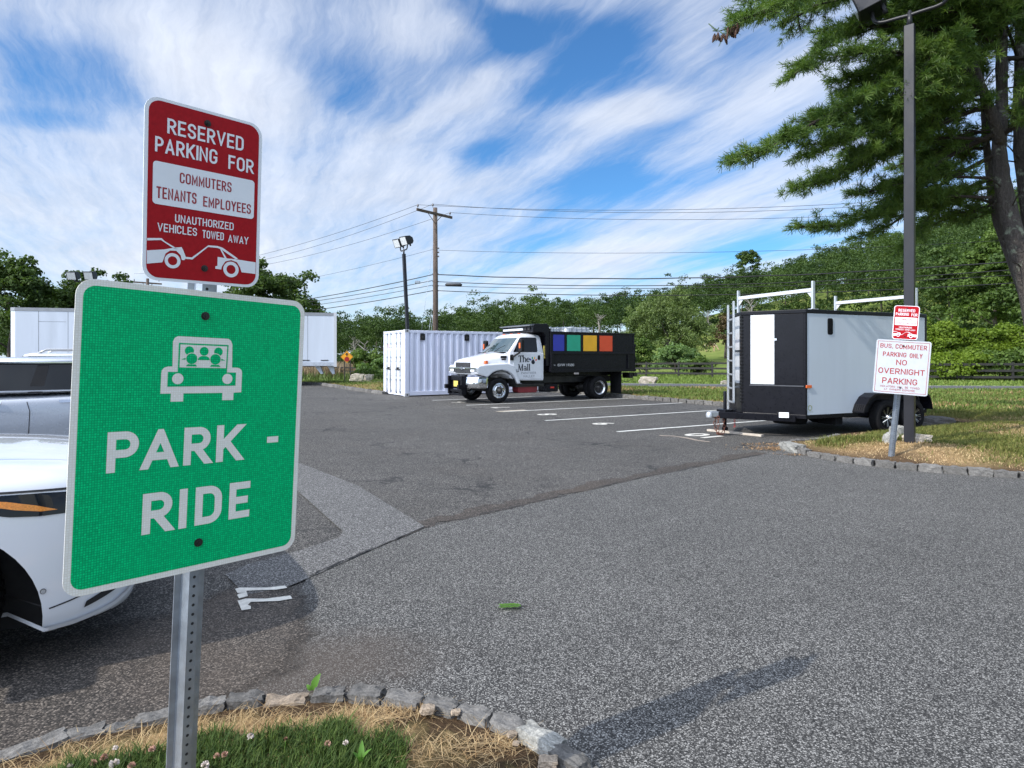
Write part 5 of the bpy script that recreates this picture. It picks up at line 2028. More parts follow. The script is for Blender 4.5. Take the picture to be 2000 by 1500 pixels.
mb = MB()
mb.loft([ring_at(1.65, -.42, -1.80, .965, .13), ring_at(2.18, -.90, -1.74, .845, .10), ring_at(2.26, -1.0, -1.70, .79, .09), ring_at(2.315, -1.14, -1.62, .62, .05)], True, True)
gh = mb.build('cab_roof', M['white_paint'], tk, bevel=.02, seg=2)
rb, rt_ = ring_at(1.65, -.42, -1.80, .965, .13), ring_at(2.18, -.90, -1.74, .845, .10)
mb = MB()
for i in range(6):
    q = [rb[i], rb[i + 1], rt_[i + 1], rt_[i]]
    a0 = .30 if i == 0 else 0; a1 = .70 if i == 5 else 1
    q = [Vector(x) for x in q]
    n_ = (q[1] - q[0]).cross(q[3] - q[0]).normalized()
    if n_.x < 0: n_ = -n_
    P = lambda a, b: (q[0] * (1 - a) + q[1] * a) * (1 - b) + (q[3] * (1 - a) + q[2] * a) * b + n_ * .012
    mb.add([P(a0, .04), P(a1, .04), P(a1, .95), P(a0, .95)], [(0, 1, 2, 3)], 0)
mb.build('windshield', M['glass_screen'], tk)
mb = MB()
for y0_, y1_ in ((-.55, .0), (.1, .7)):
    mb.tube([(-.30, y0_, 1.66), (-.36, (y0_ + y1_) / 2, 1.80), (-.42, y1_, 1.9)], .010, 5)
mb.box(-.38, -.24, -.8, .8, 1.655, 1.672)
mb.build('wiper', M['black_plastic'], tk)
for s_ in (1, -1):
    q = [(-.42, s_ * .965, 1.65), (-1.80, s_ * .965, 1.65), (-1.74, s_ * .845, 2.18), (-.90, s_ * .845, 2.18)]
    if s_ < 0: q = [q[1], q[0], q[3], q[2]]
    poly = [(.10, .04), (.79, .04), (.815, .12), (.79, .94), (.76, .985), (.10, .985), (.02, .93)]
    if s_ < 0: poly = [(1 - a, b) for a, b in poly]
    mb = MB(); mb.quadpatch(q, poly, -.008 if s_ > 0 else -.008)
    # quadpatch lifts along the quad normal: make sure that is outward
    qq = [Vector(x) for x in q]
    nn = (qq[1] - qq[0]).cross(qq[3] - qq[0]).normalized()
    sg = 1 if nn.y * s_ > 0 else -1
    mb = MB(); mb.quadpatch(q, poly, .008 * sg)
    dr = MB()
    y_ = s_ * .986
    # door with its shut lines
    dpoly = [(-.58, .86), (-.80, .775), (-1.66, .765), (-1.70, .82), (-1.70, 1.645), (-.55, 1.645)]
    dr.prism(dpoly, 'y', min(y_, y_ + s_ * .012), max(y_, y_ + s_ * .012))
    door = dr.build('door', M['white_paint'], tk, bevel=.008, seg=2)
    mb.build('window', M['glass_dark'], door)
    mb = MB(); mb.prism(rrect(-1.63, -1.53, 1.41, 1.57, .035), 'y', min(s_ * .998, s_ * 1.012), max(s_ * .998, s_ * 1.012)); mb.build('handle', M['black_plastic'], door, bevel=.006)
    # mirror on its arm
    g = bpy.data.objects.new('mirror', None); g.empty_display_size = .1; col.objects.link(g); g.parent = tk
    mb = MB(); mb.prism(rrect(s_ * 1.20 - .105, s_ * 1.20 + .105, 1.68, 2.10, .05), 'x', -.80, -.68); mb.build('mirror_head', M['black_plastic'], g, bevel=.025, seg=2)
    mb = MB(); mb.bar((-.50, s_ * .99, 1.48), (-.70, s_ * 1.17, 1.66), .05, .06); mb.prism(rrect(-.56, -.43, 1.40, 1.58, .03), 'y', min(s_ * .98, s_ * 1.03), max(s_ * .98, s_ * 1.03)); mb.tube([(-.70, s_ * 1.17, 1.63), (-.70, s_ * 1.17, 1.75)], .03, 6); mb.build('mirror_arm', M['black_plastic'], g, bevel=.01)
    mb = MB(); mb.prism(rrect(s_ * 1.22 - .04, s_ * 1.22 + .04, 1.80, 1.98, .02), 'x', -.674, -.66); mb.build('turn_signal', M['orange_lens'], g)
    mb = MB(); mb.prism(rrect(.36, .46, 1.285, 1.39, .02), 'y', min(s_ * .80, s_ * .92), max(s_ * .80, s_ * .92)); mb.build('marker_lamp', M['orange_lens'], tk, bevel=.01)
    mb = MB(); mb.box(-.34, -.12, s_ * .90 if s_ > 0 else -.93, .93 if s_ > 0 else -.90, 1.47, 1.55); mb.box(-.32, -.16, s_ * .90 if s_ > 0 else -.925, .925 if s_ > 0 else -.90, 1.41, 1.455); mb.build('badge', M['black_plastic'], tk)

# door lettering
DX0, DX1 = -.62, -1.66
pl = lambda u, v: Vector((u, 1.0005, v))
mb = MB()
S_ = .001


def serif_word(word, x, z_, hgt, adv):
    """tiny high-contrast serif letters, drawn with strokes; x grows to the rear of the truck (reading direction)"""
    def st(a, b, w_):
        a, b = Vector(a), Vector(b)
        t_ = (b - a).normalized(); n_ = Vector((-t_.y, t_.x)) * w_ / 2
        q = [a + n_, b + n_, b - n_, a - n_]
        mb.add([pl(x - p.x * hgt, z_ + p.y * hgt) for p in q], [(0, 1, 2, 3)])
    def arc(cx, cy, rx, ry, a0, a1, w0, w1=None, n=14):
        w1 = w0 if w1 is None else w1
        vs = []
        for i in range(n + 1):
            f_ = i / n
            a = R(a0 + (a1 - a0) * f_)
            w_ = w0 + (w1 - w0) * abs(math.cos(a))
            for k in (-.5, .5):
                vs.append(pl(x - (cx + (rx + w_ * k) * math.cos(a)) * hgt, z_ + (cy + (ry + w_ * k) * math.sin(a)) * hgt))
        mb.add(vs, [(2 * i, 2 * i + 2, 2 * i + 3, 2 * i + 1) for i in range(n)])
    for ch in word:
        if ch == 'T':
            st((.40, 0), (.40, 1), .19); st((.02, .95), (.78, .95), .10); st((.07, .76), (.07, .98), .10); st((.73, .76), (.73, .98), .10); st((.22, .03), (.58, .03), .07); wd = .80
        elif ch == 'h':
            st((.14, 0), (.14, 1.04), .18); st((.0, 1.0), (.2, 1.0), .07); arc(.36, .42, .21, .24, 0, 170, .10, .17); st((.57, 0), (.57, .45), .18); st((.0, .03), (.29, .03), .06); st((.44, .03), (.72, .03), .06); wd = .76
        elif ch == 'e':
            arc(.30, .34, .23, .29, 0, 318, .09, .18); st((.10, .37), (.56, .37), .08); wd = .66
        elif ch == 'M':
            st((.16, .0), (.20, 1), .10); st((.20, .98), (.50, .04), .19); st((.50, .04), (.84, 1), .09); st((.84, 0), (.84, 1), .19); st((.70, .03), (1.0, .03), .07); st((.82, .97), (1.0, .97), .07); st((.06, .97), (.24, .97), .07)
            arc(-.06, .0, .22, .17, -10, -200, .10, .17); arc(-.17, .08, .10, .09, 180, -60, .07); wd = 1.04
        elif ch == 'a':
            arc(.27, .22, .17, .17, 0, 360, .09, .14); st((.50, .0), (.50, .46), .17); arc(.30, .44, .20, .20, 10, 150, .10, .14); st((.46, .03), (.64, .03), .06); wd = .66
        elif ch == 'l':
            st((.14, 0), (.14, 1.04), .18); st((.0, 1.0), (.2, 1.0), .07); st((.0, .03), (.29, .03), .06); wd = .33
        x -= wd * hgt * adv
    return x


serif_word('The', -.75, 1.335, .225, .93)
serif_word('Mall', -.73, 1.05, .22, .98)
# paw mark beside the words
for cx_, cz_, rx, rz_ in ((-1.345, 1.345, .075, .062),):
    mb.add([pl(cx_ - rx * math.cos(a) * (1.0 if math.sin(a) < .2 else .75), cz_ + rz_ * math.sin(a) + .02 * math.sin(a)) for a in np.linspace(0, 2 * math.pi, 22)[:-1]], [list(range(21))])
mb.build('lettering', M['logo_ink'], tk, recalc=False)
mb = MB()
for k, (cx_, cz_, a, mi) in enumerate(((-1.245, 1.42, .5, 0), (-1.315, 1.475, .15, 1), (-1.40, 1.47, -.3, 2), (-1.465, 1.41, -.5, 3))):
    mb.add([pl(cx_ - (.026 * math.cos(q) * math.cos(a) - .042 * math.sin(q) * math.sin(a)), cz_ + (.026 * math.cos(q) * math.sin(a) + .042 * math.sin(q) * math.cos(a))) for q in np.linspace(0, 2 * math.pi, 16)[:-1]], [list(range(15))], mi)
mb.build('paw_toes', [M['panel_blue'], M['panel_green'], M['panel_yellow'], M['panel_red']], tk, recalc=False)
mb = MB()
put_text(mb, 'PANTHER', -.87, -1.47, .93, 1.01, lambda u, v: Vector((u, 1.0005, v)), 0, 1.15)
put_text(mb, 'VALLEY', -.94, -1.41, .82, .90, lambda u, v: Vector((u, 1.0005, v)), 0, 1.15)
put_text(mb, 'at', -.83, -.89, 1.035, 1.06, lambda u, v: Vector((u, 1.0005, v)), 0, 1)
mb.build('lettering', M['logo_grey'], tk, recalc=False)

# face of the truck
g = bpy.data.objects.new('grille', None); col.objects.link(g); g.parent = tk; g.empty_display_size = .1
mb = MB(); mb.box(.785, .815, -.53, .53, .97, 1.33)
mb.build('grille_recess', M['steel_dark'], g)
mb = MB()
for i in range(7): mb.box(.812, .824, -.51, .51, 1.165 + i * .022, 1.173 + i * .022)
for i in range(6): mb.box(.812, .824, -.51, .51, .985 + i * .02, .992 + i * .02)
mb.build('grille_bars', pm('grille_grey', (.13, .13, .14), .4, metal=.6, var=.2), g)
mb = MB(); mb.prism(rrect(-.98, .98, 1.105, 1.165, .02), 'x', .80, .845); mb.build('grille_bar_chrome', M['chrome'], g, bevel=.008)
mb = MB(); mb.prism([(-.16, 1.11), (-.05, 1.11), (-.05, 1.085), (.05, 1.085), (.05, 1.11), (.16, 1.11), (.13, 1.16), (.05, 1.16), (.05, 1.185), (-.05, 1.185), (-.05, 1.16), (-.13, 1.16)], 'x', .846, .862); mb.build('emblem', M['alloy'], g, bevel=.004)
for s_ in (1, -1):
    h_ = bpy.data.objects.new('headlight', None); col.objects.link(h_); h_.parent = tk; h_.empty_display_size = .1
    y0_, y1_ = sorted((s_ * .56, s_ * 1.035))
    mb = MB(); mb.prism([(.842, 1.03), (.842, 1.15), (.55, 1.19), (.55, 1.0), (.80, .985)], 'y', y0_, y1_); mb.build('lamp_housing', M['alloy'], h_, bevel=.015)
    for yy in (.66, .80):
        mb = MB(); mb.prism(rrect(s_ * yy - .055, s_ * yy + .055, 1.02, 1.10, .015), 'x', .835, .852); mb.build('lamp_lens', M['lens_clear'], h_, bevel=.006)
    mb = MB(); mb.prism(rrect(s_ * .57 - .03 if s_ > 0 else -.60, s_ * .57 + .03 if s_ > 0 else -.54, 1.0, 1.13, .01), 'x', .835, .85); mb.build('lamp_trim', M['seam'], h_)
mb = MB()
for s_ in (1, -1):
    pts = [(.98, s_ * .35), (1.0, s_ * .62), (.93, s_ * .86), (.78, s_ * 1.02), (.50, s_ * 1.07)]
    rings = []
    for x, y in pts:
        rings.append([(x, y, .50), (x + .02, y * 1.005, .56), (x + .012, y * 1.005, .78), (x - .03, y, .86), (x - .10, y * .95, .86), (x - .10, y * .95, .50)])
    MB().loft(rings, True, True).build('bumper', M['chrome'], tk, bevel=.006)
# plow mount in front of the bumper
mb = MB()
for y in (-.52, .42):
    mb.box(.95, 1.12, y, y + .10, .28, .88)
    mb.box(1.10, 1.24, y - .01, y + .11, .46, .60)
mb.box(1.0, 1.06, -.46, .46, .74, .87); mb.box(1.0, 1.08, -.46, .46, .36, .44); mb.box(.90, 1.0, -.5, .5, .45, .9)
mb.bar((1.04, -.4, .42), (1.04, -.1, .26), .05, .05); mb.bar((1.04, .4, .42), (1.04, .1, .26), .05, .05); mb.box(1.0, 1.08, -.5, .5, .24, .30)
mb.build('plow_mount', M['black_paint'], tk, bevel=.008)
mb = MB(); mb.prism(rrect(-.155, .155, .53, .72, .01), 'x', 1.07, 1.076); mb.box(1.0, 1.07, -.02, .02, .6, .66)
mb.build('licence_plate', M['plate_yellow'], tk)

# wheels
wheel('wheel', tk, (0, .90, TR), 1, TR, .235, .245, 'truck_front')
wheel('wheel', tk, (0, -.90, TR), -1, TR, .235, .245, 'truck_front')
for s_ in (1, -1):
    wheel('wheel', tk, (-WB - .03, s_ * .90, TR), s_, TR, .235, .245, 'truck_rear')
    wheel('wheel', tk, (-WB - .03, s_ * .62, TR), s_, TR, .235, .245, 'truck_rear')

# dump bed
BX0, BX1, BY = -5.87, -2.02, 1.055
bed = bpy.data.objects.new('dump_bed', None); col.objects.link(bed); bed.parent = tk; bed.empty_display_size = .2
mb = MB()
for s_ in (1, -1):
    y0_, y1_ = sorted((s_ * (BY - .06), s_ * BY))
    mb.box(BX0, BX1, y0_, y1_, 1.0, 2.36)
    ya, yb = sorted((s_ * (BY - .01), s_ * (BY + .05)))
    mb.box(BX0 + .02, BX1 - .02, ya, yb, 1.60, 1.68); mb.box(BX0, BX1, ya, yb, .97, 1.07); mb.box(BX0, BX1, min(s_ * (BY - .08), s_ * (BY + .03)), max(s_ * (BY - .08), s_ * (BY + .03)), 2.34, 2.39)
    for x in (-2.07, -5.55):
        mb.box(x - .05, x + .05, ya, yb, 1.07, 1.6)
    for x in (-2.66, -3.37, -4.12, -4.85, -5.82):
        mb.box(x - .03, x + .03, ya, min(yb, yb), 1.68, 2.34) if s_ < 0 else mb.box(x - .03, x + .03, ya, yb - .03, 1.68, 2.34)
mb.box(BX1 - .06, BX1, -BY + .06, BY - .06, 1.0, 2.5)
mb.box(BX0 + .05, BX1 - .06, -BY + .06, BY - .06, .97, 1.10)
for y in (-.45, .37): mb.box(BX0 + .1, BX1 - .1, y, y + .08, .83, .97)
mb.build('bed_body', M['black_paint'], bed, bevel=.008, seg=1)
mb = MB(); mb.box(BX0 - .05, BX0, -BY + .01, BY - .01, .96, 1.98); mb.box(BX0 - .08, BX0 - .05, -BY, BY, 1.9, 1.98); mb.box(BX0 - .09, BX0 - .05, -BY, BY, .98, 1.06)
mb.tube([(BX0 - .02, BY - .02, 1.62), (BX0 - .07, BY + .03, 1.35), (BX0 - .11, BY + .02, 1.2)], .015, 6)
mb.build('tailgate', M['black_paint'], bed, bevel=.008, seg=1)
for x0_, x1_, mt in ((-2.60, -2.14, 'panel_blue'), (-3.31, -2.72, 'panel_green'), (-4.05, -3.44, 'panel_yellow'), (-4.78, -4.18, 'panel_red')):
    mb = MB(); mb.box(x0_, x1_, BY + .002, BY + .012, 1.72, 2.28)
    mb.build('colour_panel', M[mt], bed)
mb = MB(); put_text(mb, 'GVW 19500', -2.32, -3.03, 1.185, 1.275, lambda u, v: Vector((u, BY + .004, v)), .01, 1.05)
put_text(mb, 'TW', -2.12, -2.24, 1.20, 1.25, lambda u, v: Vector((u, BY + .004, v)), 0, 1.0)
mb.build('lettering', M['white_ink'], bed, recalc=False)
mb = MB(); mb.prism(rrect(-3.20, -3.0, .90, .96, .01), 'y', BY + .05, BY + .06); mb.build('marker_lamp', pm('lamp_grey', (.4, .36, .34), .3), bed)
mb = MB(); mb.prism(rrect(-1.90, -1.81, 1.56, 1.90, .01), 'y', .93, .945); mb.prism(rrect(-1.89, -1.82, 1.46, 1.54, .01), 'y', .93, .945); mb.build('reflector_plate', M['plate_yellow'], bed)
# cab guard
mb = MB()
mb.prism([(-1.33, 2.36), (-1.33, 2.56), (-1.40, 2.635), (-1.90, 2.655), (-1.99, 2.60), (-2.02, 2.40), (-2.02, 1.2), (-1.88, 1.2), (-1.86, 2.22), (-1.75, 2.34)], 'y', -1.02, 1.02)
cg = mb.build('cab_guard', M['black_paint'], tk, bevel=.02, seg=2)
mb = MB(); mb.prism(rrect(-.90, .42, 2.43, 2.51, .02), 'x', -1.328, -1.29); mb.build('light_bar', M['lens_clear'], cg, bevel=.008)
for y0_, mt in ((.56, 'seam'), (.78, 'seam')):
    mb = MB(); mb.prism(rrect(y0_ - .07, y0_ + .07, 2.43, 2.53, .015), 'x', -1.328, -1.30); mb.build('strobe_lamp', M[mt], cg, bevel=.006)
mb = MB(); mb.box(-1.325, -1.20, -1.0, 1.0, 2.56, 2.60); mb.build('guard_lip', pm('guard_grey', (.16, .17, .18), .4, metal=.4), cg, bevel=.01)
mb = MB()
for y in (-.5, 0, .5): mb.prism(rrect(y - .04, y + .04, 2.28, 2.325, .015), 'x', -1.16, -1.06)
mb.build('roof_marker', M['orange_lens'], tk, bevel=.01)
# mud flaps and rear light
for s_ in (1, -1):
    y0_, y1_ = sorted((s_ * .45, s_ * 1.06)); mb = MB(); mb.box(-5.22, -5.20, y0_, y1_, .16, 1.0); mb.build('mud_flap', M['rubber'], tk)
mb = MB(); mb.box(-5.9, -5.72, .55, .95, .72, .93); mb.tube([(-5.8, .98, .9), (-5.85, 1.0, .7), (-5.6, .98, .6), (-5.4, .98, .6)], .012, 6); mb.box(-6.05, -5.9, .86, 1.0, .78, .92); mb.build('hitch_plate', M['steel_dark'], tk, bevel=.01)

# two caged water totes standing in the bed
def tote(x, y, lx, label, zt):
    w_ = Matrix.Translation(org) @ Matrix.Rotation(TR_ANG, 4, 'Z')
    p = w_ @ Vector((x, y, 1.104))
    t = thing('liquid_tote', label, 'tank', (p.x, p.y, p.z + .004), TR_ANG, 'totes in the truck bed')
    hz = zt - 1.108
    mb = MB(); mb.prism(rrect(-lx / 2 + .03, lx / 2 - .03, -.47, .47, .08), 'z', .16, hz - .03); mb.lathe([(.001, .0), (.1, 0), (.1, .05), (.001, .05)], (0, 0, hz - .03), (0, 0, 1), 16)
    mb.build('tank', M['tote_white'], t, bevel=.04, seg=3)
    mb = MB()
    for k in range(5):
        z_ = .2 + (hz - .22) * k / 4
        q = [(-lx / 2, -.5, z_), (lx / 2, -.5, z_), (lx / 2, .5, z_), (-lx / 2, .5, z_), (-lx / 2, -.5, z_)]
        for a_, b_ in zip(q[:-1], q[1:]): mb.bar(a_, b_, .018, .018)
    for k in range(6):
        x_ = -lx / 2 + lx * k / 5
        for y_ in (-.5, .5): mb.bar((x_, y_, .15), (x_, y_, hz - .02), .018, .018)
    for k in range(1, 5):
        for x_ in (-lx / 2, lx / 2): mb.bar((x_, -.5 + .2 * k, .15), (x_, -.5 + .2 * k, hz - .02), .018, .018)
    for x_ in (-lx / 4, lx / 4): mb.bar((x_, -.5, hz), (x_, .5, hz), .03, .015)
    mb.build('cage', M['galvanised'], t)
    mb = MB()
    for y_ in (-.45, 0, .45): mb.box(-lx / 2, lx / 2, y_ - .05, y_ + .05, 0, .13)
    mb.box(-lx / 2, lx / 2, -.5, .5, .13, .155)
    mb.build('pallet', M['wood_plank'], t)


tote(-3.62, .1, 1.12, 'white caged water tote in the truck bed, the taller rear one', 2.605)
tote(-2.72, -.15, .62, 'white caged water tote in the truck bed, the smaller one next to the cab guard', 2.585)

# ------------------------------------------------------------------ enclosed cargo trailer
A0 = Vector((5.44, 11.86, 0))
sd = Vector((3.16, 1.41, 0)).normalized()
TA = math.atan2(-sd.y, -sd.x)
W2 = 1.97
# local frame: x forward (towards the nose), y to the driver's (camera) side, origin under the near front corner
tl = thing('cargo_trailer', 'enclosed grey and black cargo trailer with V nose and roof ladder racks', 'trailer', (A0.x, A0.y, .0), TA)
SL, VN, ZB, ZT = 3.42, .60, .40, 2.34
CY_ = -W2 / 2
foot_poly = [(-SL, 0), (0, 0), (VN, CY_), (0, -W2), (-SL, -W2)]
mb = MB(); mb.prism(foot_poly, 'z', ZB, ZT); mb.build('body', M['black_paint'], tl, bevel=.006, seg=1)
mb = MB(); mb.box(-SL + .035, -.035, .0, .006, ZB + .02, ZT - .02)
sp_ = mb.build('side_panel', M['trailer_grey'], tl)
mb = MB()
for x in [-1.10 - i * .55 for i in range(0, 4)]:
    for k in range(24): mb.box(x - .006, x + .006, .006, .009, ZB + .06 + k * .08, ZB + .072 + k * .08)
mb.build('rivets', M['trailer_grey'], sp_)
mb = MB(); mb.box(-SL + .035, -.035, -W2 - .006, -W2, ZB + .02, ZT - .02); mb.build('side_panel', M['trailer_grey'], tl)
mb = MB()
rim_poly = [(-SL - .02, .02), (.008, .02), (VN + .025, CY_), (.008, -W2 - .02), (-SL - .02, -W2 - .02)]
mb.prism(rim_poly, 'z', ZT - .02, ZT + .055)
mb.build('roof', M['black_paint'], tl, bevel=.012)
mb = MB(); mb.prism([(-SL - .015, .014), (.006, .014), (VN + .02, CY_), (.006, -W2 - .014), (-SL - .015, -W2 - .014)], 'z', ZB - .045, ZB + .03)
mb.box(-SL - .02, -SL + .03, .0, .016, ZB, ZT); mb.box(-.03, .008, .0, .014, ZB, ZT)
mb.build('frame_trim', M['black_paint'], tl, bevel=.005)
# V faces: near face from corner (0,0) to nose
vl = math.hypot(VN, W2 / 2)
NF = [(0, 0), (VN, CY_)]
def vface(s, z_, off=.004, far=False):
    if far: b_, e_ = Vector((0, -W2)), Vector((VN, CY_))
    else: b_, e_ = Vector((0, 0)), Vector((VN, CY_))
    d = (e_ - b_).normalized()
    n_ = Vector((-d.y, d.x)) if not far else Vector((d.y, -d.x))
    if n_.x < 0: n_ = -n_
    p = b_ + d * s + n_ * off
    return (p.x, p.y, z_)


def vslab(mb, s0, s1, z0_, z1_, o0, o1, far=False, mi=0):
    vs = [vface(s, z_, o_, far) for o_ in (o0, o1) for s, z_ in ((s0, z0_), (s1, z0_), (s1, z1_), (s0, z1_))]
    mb.add(vs, [(0, 1, 2, 3), (4, 5, 6, 7), (0, 1, 5, 4), (1, 2, 6, 5), (2, 3, 7, 6), (3, 0, 4, 7)], mi)


for far_ in (False, True):
    mb = MB(); vslab(mb, .545, .985, .985, 2.315, .001, .012, far_); d = mb.build('white_panel', M['trailer_white'], tl, bevel=.004)
    mb = MB(); vslab(mb, .03, .545, 1.0, 2.315, .0005, .006, far_); mb.build('black_panel', M['black_paint'], tl, bevel=.002)
    mb = MB(); vslab(mb, .03, 1.0, .955, .972, .001, .014, far_); mb.build('trim_strip', pm('trim_grey', (.12, .12, .13), .35, metal=.6), tl)
    mb = MB(); vslab(mb, .50, .545, 1.82, 1.86, .004, .03, far_); mb.build('latch', M['alloy'], d)
mb = MB()
for k in range(26): mb.box(VN - .02, VN + .012, CY_ - .03, CY_ + .03, .62 + k * .066, .648 + k * .066)
mb.build('nose_hinge', M['black_plastic'], tl)
mb = MB(); vslab(mb, .72, 1.13, ZB - .02, .95, .001, .008, True); mb.build('stone_guard', M['steel_dark'], tl)
# window, marker, decal
mb = MB(); mb.prism(rrect(-.70, -.56, 1.93, 2.24, .035), 'y', .0065, .016); mb.build('window', M['glass_dark'], tl, bevel=.004)
mb = MB(); mb.prism(rrect(-.13, .01, .93, .985, .01), 'y', .012, .03); mb.build('marker_lamp', M['orange_lens'], tl, bevel=.004)
mb = MB(); mb.prism(rrect(-SL + .06, -SL + .12, .78, .81, .01), 'y', .007, .02); mb.build('marker_lamp', M['red_lens'], tl)
mb = MB()
put_ring(mb, -.105, .56, .038, .052, lambda u, v: Vector((u, .0085, v)))
for a_ in (.5, 2.6, 4.7): mb.add([(-.105 + .045 * math.cos(a_ + q) * k, .0088, .56 + .045 * math.sin(a_ + q) * k) for q, k in ((0, .6), (.5, 1.1), (-.1, 1.4))], [(0, 1, 2)])
put_text(mb, 'Recycle', -.02, -.19, .475, .495, lambda u, v: Vector((u, .0085, v)))
mb.build('decal', pm('decal_green', (.30, .33, .16), .5), tl, recalc=False)
# tongue, coupler, jack plate
mb = MB()
mb.bar((.15, -.10, .36), (VN + .62, CY_, .40), .07, .12); mb.bar((.15, -W2 + .10, .36), (VN + .62, CY_, .40), .07, .12); mb.bar((-.4, CY_, .36), (VN + .7, CY_, .40), .07, .10)
mb.box(VN + .32, VN + .52, CY_ - .12, CY_ + .12, .44, .50)
mb.tube([(VN + .42, CY_, .16), (VN + .42, CY_, .85)], .033, 10); mb.tube([(VN + .42, CY_ - .05, .13), (VN + .42, CY_ + .05, .13)], .04, 8)
mb.build('tongue', M['black_paint'], tl, bevel=.006)
mb = MB(); mb.bar((VN + .58, CY_, .41), (VN + .80, CY_, .42), .09, .10); mb.lathe([(.06, -.05), (.065, 0), (.05, .05), (.001, .06)], (VN + .80, CY_, .41), (0, 0, 1), 16); mb.build('coupler', M['aluminium'], tl, bevel=.01)
mb = MB(); mb.bar((.40, -.30, .40), (.24, -.155, .395), .03, .16); mb.build('battery_box', M['black_plastic'], tl, bevel=.01)
mb = MB(); o_ = Vector((.012, .012, 0)); mb.bar(Vector((.388, -.262, .43)) + o_ * 2, Vector((.262, -.148, .43)) + o_ * 2, .008, .10); mb.build('licence_plate', M['sign_white'], tl)
# safety chains and coiled breakaway cable
def chain(pts, r_, mt, name):
    mb = MB()
    pts = [Vector(p) for p in pts]
    ln = [(b_ - a_).length for a_, b_ in zip(pts[:-1], pts[1:])]
    tot = sum(ln); n = int(tot / (r_ * 3.1))
    for k in range(n):
        s = tot * (k + .5) / n; i = 0
        while i < len(ln) - 1 and s > ln[i]: s -= ln[i]; i += 1
        d = (pts[i + 1] - pts[i]).normalized(); c = pts[i] + d * s
        e1 = d.orthogonal().normalized(); e2 = d.cross(e1)
        u = e1 if k % 2 else e2
        loop = [c + d * math.cos(q) * r_ * 2.1 + u * math.sin(q) * r_ * 1.25 for q in np.linspace(0, 2 * math.pi, 10)]
        mb.tube(loop, r_ * .38, 5, caps=False)
    mb.build(name, mt, tl)


cxx = VN + .52
chain([(cxx + .06, CY_ - .07, .38), (cxx + .07, CY_ - .10, .2), (cxx + .04, CY_ - .06, .04), (cxx, CY_ + .02, .02), (cxx - .03, CY_ + .06, .1), (cxx - .01, CY_ + .07, .25), (cxx + .02, CY_ + .07, .38)], .018, M['rust'], 'safety_chain')
chain([(cxx + .12, CY_ + .06, .38), (cxx + .13, CY_ + .07, .18), (cxx + .1, CY_ + .02, .045), (cxx + .02, CY_ - .03, .03)], .018, M['rust'], 'safety_chain')
coil = [(VN + .30 + .018 * math.cos(q * 9), CY_ + .13 + .018 * math.sin(q * 9), .40 - .035 * q) for q in np.linspace(0, 7, 120)]
MB().tube(coil, .004, 4).build('breakaway_cable', M['red_lens'], tl)
# tandem wheels under a tread plate fender, standing outside the body
for s_, yy in ((1, .125), (-1, -W2 - .125)):
    for x in (-1.97, -2.74):
        wheel('wheel', tl, (x, yy, .335), s_, .335, .20, .205, 'trailer')
    fp = [(-1.24, .46), (-1.30, .60), (-1.42, .74), (-1.58, .81), (-3.05, .81), (-3.16, .74), (-3.22, .62), (-3.25, .46)]
    mb = MB()
    y0_, y1_ = sorted((yy - s_ * .125, yy + s_ * .13))
    ring = []
    vs = []
    for off in (0, -.012):
        for x, z_ in fp:
            cx_ = -2.24
            vs += [(x + (off if x < cx_ else -off) * 1, y0_, z_ + off), (x + (off if x < cx_ else -off), y1_, z_ + off)]
    n = len(fp)
    mb.add(vs, [(2 * i, 2 * i + 2, 2 * i + 3, 2 * i + 1) for i in range(n - 1)] + [(2 * n + 2 * i, 2 * n + 2 * i + 1, 2 * n + 2 * i + 3, 2 * n + 2 * i + 2) for i in range(n - 1)])
    ye = y1_ if s_ > 0 else y0_
    mb.add([(x, ye, z_) for x, z_ in fp] + [(x, ye, z_ - .045) for x, z_ in fp], [(i, i + 1, n + i + 1, n + i) for i in range(n - 1)])
    f_ = mb.build('fender', M['black_paint'], tl)
    yw = .0065 if s_ > 0 else -W2 - .0065
    MB().prism([(-1.26, ZB - .02)] + [(x * .995 - .01, z_ - .01) for x, z_ in fp] + [(-3.24, ZB - .02)], 'y', min(yw, yw + s_ * .004), max(yw, yw + s_ * .004)).build('wheel_well', M['seam'], tl)
    mb = MB()
    for i in range(6):
        for k in range(6):
            t_ = i / 5
            x, z_ = -1.245 - .05 * t_, .48 + .11 * t_
            y_ = y0_ + (y1_ - y0_) * (k + .5) / 6
            mb.box(x, x + .012, y_ - .01, y_ + .01, z_ - .006, z_ + .006)
    mb.build('tread_plate', M['steel_dark'], f_)
mb = MB(); mb.tube([(-1.97, -W2 - .1, .335), (-1.97, .1, .335)], .035, 8); mb.tube([(-2.74, -W2 - .1, .335), (-2.74, .1, .335)], .035, 8); mb.box(-3.2, -1.2, -.16, -.08, .33, .41); mb.box(-3.2, -1.2, -W2 + .08, -W2 + .16, .33, .41)
mb.box(-1.1, -.9, -.5, -.1, .2, .36); mb.lathe([(.001, -.08), (.30, -.08), (.33, 0), (.30, .08), (.001, .08)], (-.35, CY_ + .3, .29), (0, 0, 1), 24)
mb.build('axle', M['rubber'], tl)
